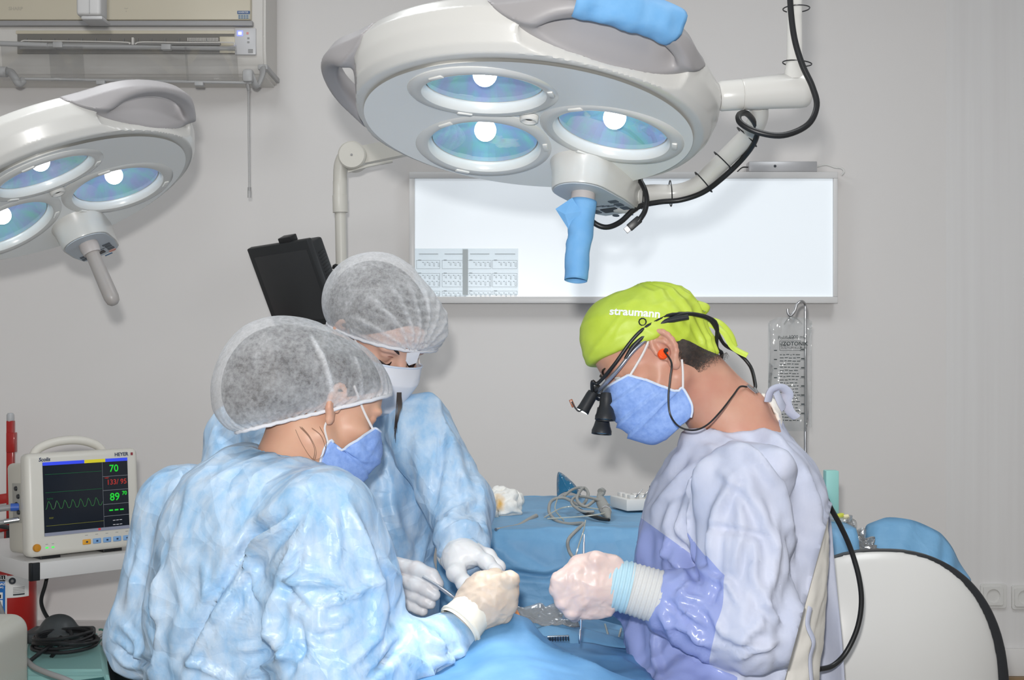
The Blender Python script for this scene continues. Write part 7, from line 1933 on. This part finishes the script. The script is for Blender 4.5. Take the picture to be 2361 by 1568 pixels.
# teal machine
td_ = 2.95
TM = thing('teal_machine', 'pale teal surgical motor unit with dark panel at the lower left', 'machine', (P(170,1500,td_).x, td_+0.12, 0))
teal = mat('pale_teal', S(140,186,182), 0.35); dteal = mat('dark_teal', S(40,92,92), 0.3)
def Pz(px_, d, z): return Vector(((px_-CX)/F*d, d, z))
zt_ = 1.05-(1515-815)/3000*2.95
A1, B1, C1, D1 = Pz(40,2.88,zt_-0.014), Pz(248,2.88,zt_-0.014), Pz(236,3.17,zt_+0.01), Pz(60,3.17,zt_+0.01)
A0, B0 = Pz(30,2.82,0.16), Pz(300,2.82,0.16); C0, D0 = Pz(270,3.2,0.16), Pz(50,3.2,0.16)
bm = bmesh.new(); vs = [bm.verts.new(v) for v in (A1,B1,C1,D1,A0,B0,C0,D0)]
for f in ((0,1,2,3), (4,7,6,5), (0,4,5,1), (1,5,6,2), (2,6,7,3), (3,7,4,0)): bm.faces.new([vs[i] for i in f])
bmesh.ops.recalc_face_normals(bm, faces=bm.faces); bmesh.ops.bevel(bm, geom=list(bm.edges), offset=0.012, segments=3, affect='EDGES')
from_bm('body', bm, teal, TM, True, 40)
box('stand', (0.30,0.30,0.15), (P(165,0,3.0).x, 3.0, 0.08), M_['grey_plastic'], TM, None, 0.01)
fn = (B1-A1).cross(A0-A1).normalized(); fn = fn if fn.y < 0 else -fn
FB = basis(A1.lerp(B1, 0.55).lerp(A0.lerp(B0, 0.5), 0.16)+fn*0.0015, (1,0,0), (0, 0.25, 1))
plate('dark_panel', [[(-0.075,-0.03), (0.078,-0.03), (0.082,0.010), (0.078,0.018), (-0.03,0.004), (-0.075,-0.008)]], 0.003, dteal, TM, FB)
plate('warning_sign', [[(0.028,-0.010), (0.040,-0.010), (0.034,0.001)]], 0.001, M_['white_print'], TM, FB @ Matrix.Translation((0,0,0.0025)))
plate('display_window', [rrect(0.026,0.010,0.002,3,0.004,-0.018)], 0.001, M_['grey_plastic'], TM, FB @ Matrix.Translation((0,0,0.0025)))
# coil of black cable and the dark pedal on top of it
CO = thing('cable_coil', 'coil of black cable lying on the teal machine, running up to the trolley', 'cable', tuple(P(140,1530,3.0)))
cc_ = Vector((P(150,0,3.0).x-0.008, 3.02, zt_+0.012))
for k in range(7):
    rr_ = random.Random(k); pth = []
    for i in range(26):
        a = 2*math.pi*i/26; r1 = 0.072-0.004*(k%4)+0.004*math.sin(a*2+k); r2 = 0.055-0.003*(k%3)
        pth.append(cc_+Vector((r1*math.cos(a)+0.006*math.sin(k*2.0), r2*math.sin(a), 0.0046*k*0.9+0.006*math.sin(a+k*1.3))))
    tube('cable_loop', pth, 0.0042, M_['black_rubber'], CO, 7, closed=True)
tube('cable', pts([(109,1326,3.2), (104,1350,3.19), (95,1385,3.17), (104,1415,3.15), (128,1448,3.12), (142,1464,3.08), (130,1480,3.0), (100,1500,2.96), (68,1525,2.93)]), 0.0048, M_['black_rubber'], CO, 9, smooth_n=7)
tube('cable', pts([(142,1464,3.08), (160,1455,3.06), (163,1468,3.04), (140,1490,3.0), (118,1515,2.97)]), 0.0045, M_['black_rubber'], CO, 9, smooth_n=7)
PE = thing('foot_pedal', 'dark grey domed foot pedal under the black cable coil', 'pedal', tuple(P(135,1490,3.1)))
pc = Vector((P(135,0,3.1).x, 3.10, zt_+0.018))
V, Q = surf(lambda p: smin(s_ell(p, pc+Vector((0,0,0.015)), (0.042,0.04,0.034)), s_box(p, pc, (0.075,0.05,0.012), 0.008), 0.02), *bounds([pc], 0.11), 0.004)
obj('dome', V, Q, mat('pedal_grey', S(66,70,72), 0.4), PE)
# beige unit
BU = thing('beige_unit', 'rounded beige equipment cabinet at the lower left picture corner', 'cabinet', (P(0,0,2.6).x, 2.6, 0))
bz = 1.05-(1452-815)/3000*2.62
def f_bu(p): return s_box(p, ((-140-CX)/F*2.6, 2.68, bz/2), ((125)/F*2.6, 0.13, bz/2), 0.035)
V, Q = surf(f_bu, (-1.32,2.5,-0.02), (-0.92,2.86,bz+0.03), 0.006); obj('cabinet', V, Q, M_['beige_plastic'], BU)
# hoses
HO = thing('grey_hose', 'grey hose curving out from the beige cabinet over the teal machine', 'hose', tuple(P(100,1550,2.75)))
tube('hose', pts([(60,1522,2.82), (78,1538,2.78), (110,1552,2.74), (150,1566,2.72), (190,1585,2.72)]), 0.0062, M_['grey_plastic'], HO, 10, smooth_n=5)
HO2 = thing('grey_hose', 'light grey hose hanging down before the fire extinguisher label', 'hose', tuple(P(20,1445,3.0)))
tube('hose', pts([(-30,1330,3.1), (-8,1380,3.05), (8,1420,2.98), (22,1446,2.85), (26,1470,2.75)]), 0.0055, M_['grey_plastic'], HO2, 10, smooth_n=5)
# bundle of grey and green leads
LB_ = thing('lead_bundle', 'tangled bundle of grey and green leads beside the blue gown sleeve', 'leads', tuple(P(245,1500,3.1)))
rb = random.Random(12); grn = mat('lead_green', S(70,120,104), 0.5)
for k in range(16):
    x = 214+k*4.2+rb.uniform(-3,3); b_ = rb.uniform(-10, 10)
    c = [(x-8,1520+rb.uniform(0,30),3.08), (x+2,1490+b_,3.1), (x+18,1470+b_*0.6,3.12), (x+40,1462+b_*0.4,3.14), (x+70,1480,3.16)]
    tube('lead', pts(c), 0.0032, grn if k % 5 == 2 else M_['grey_plastic'], LB_, 6, smooth_n=5)
tube('lead_end', pts([(228,1452,3.1), (236,1452,3.1), (246,1460,3.1), (258,1470,3.12)]), 0.0028, grn, LB_, 6, smooth_n=4)
box('lead_tray', (0.14,0.10,0.10), (P(262,0,3.12).x, 3.14, 0.30), M_['black_plastic'], LB_, None, 0.006)
box('lead_tray_stand', (0.10,0.08,0.26), (P(262,0,3.12).x, 3.14, 0.13), M_['black_plastic'], LB_, None, 0.006)
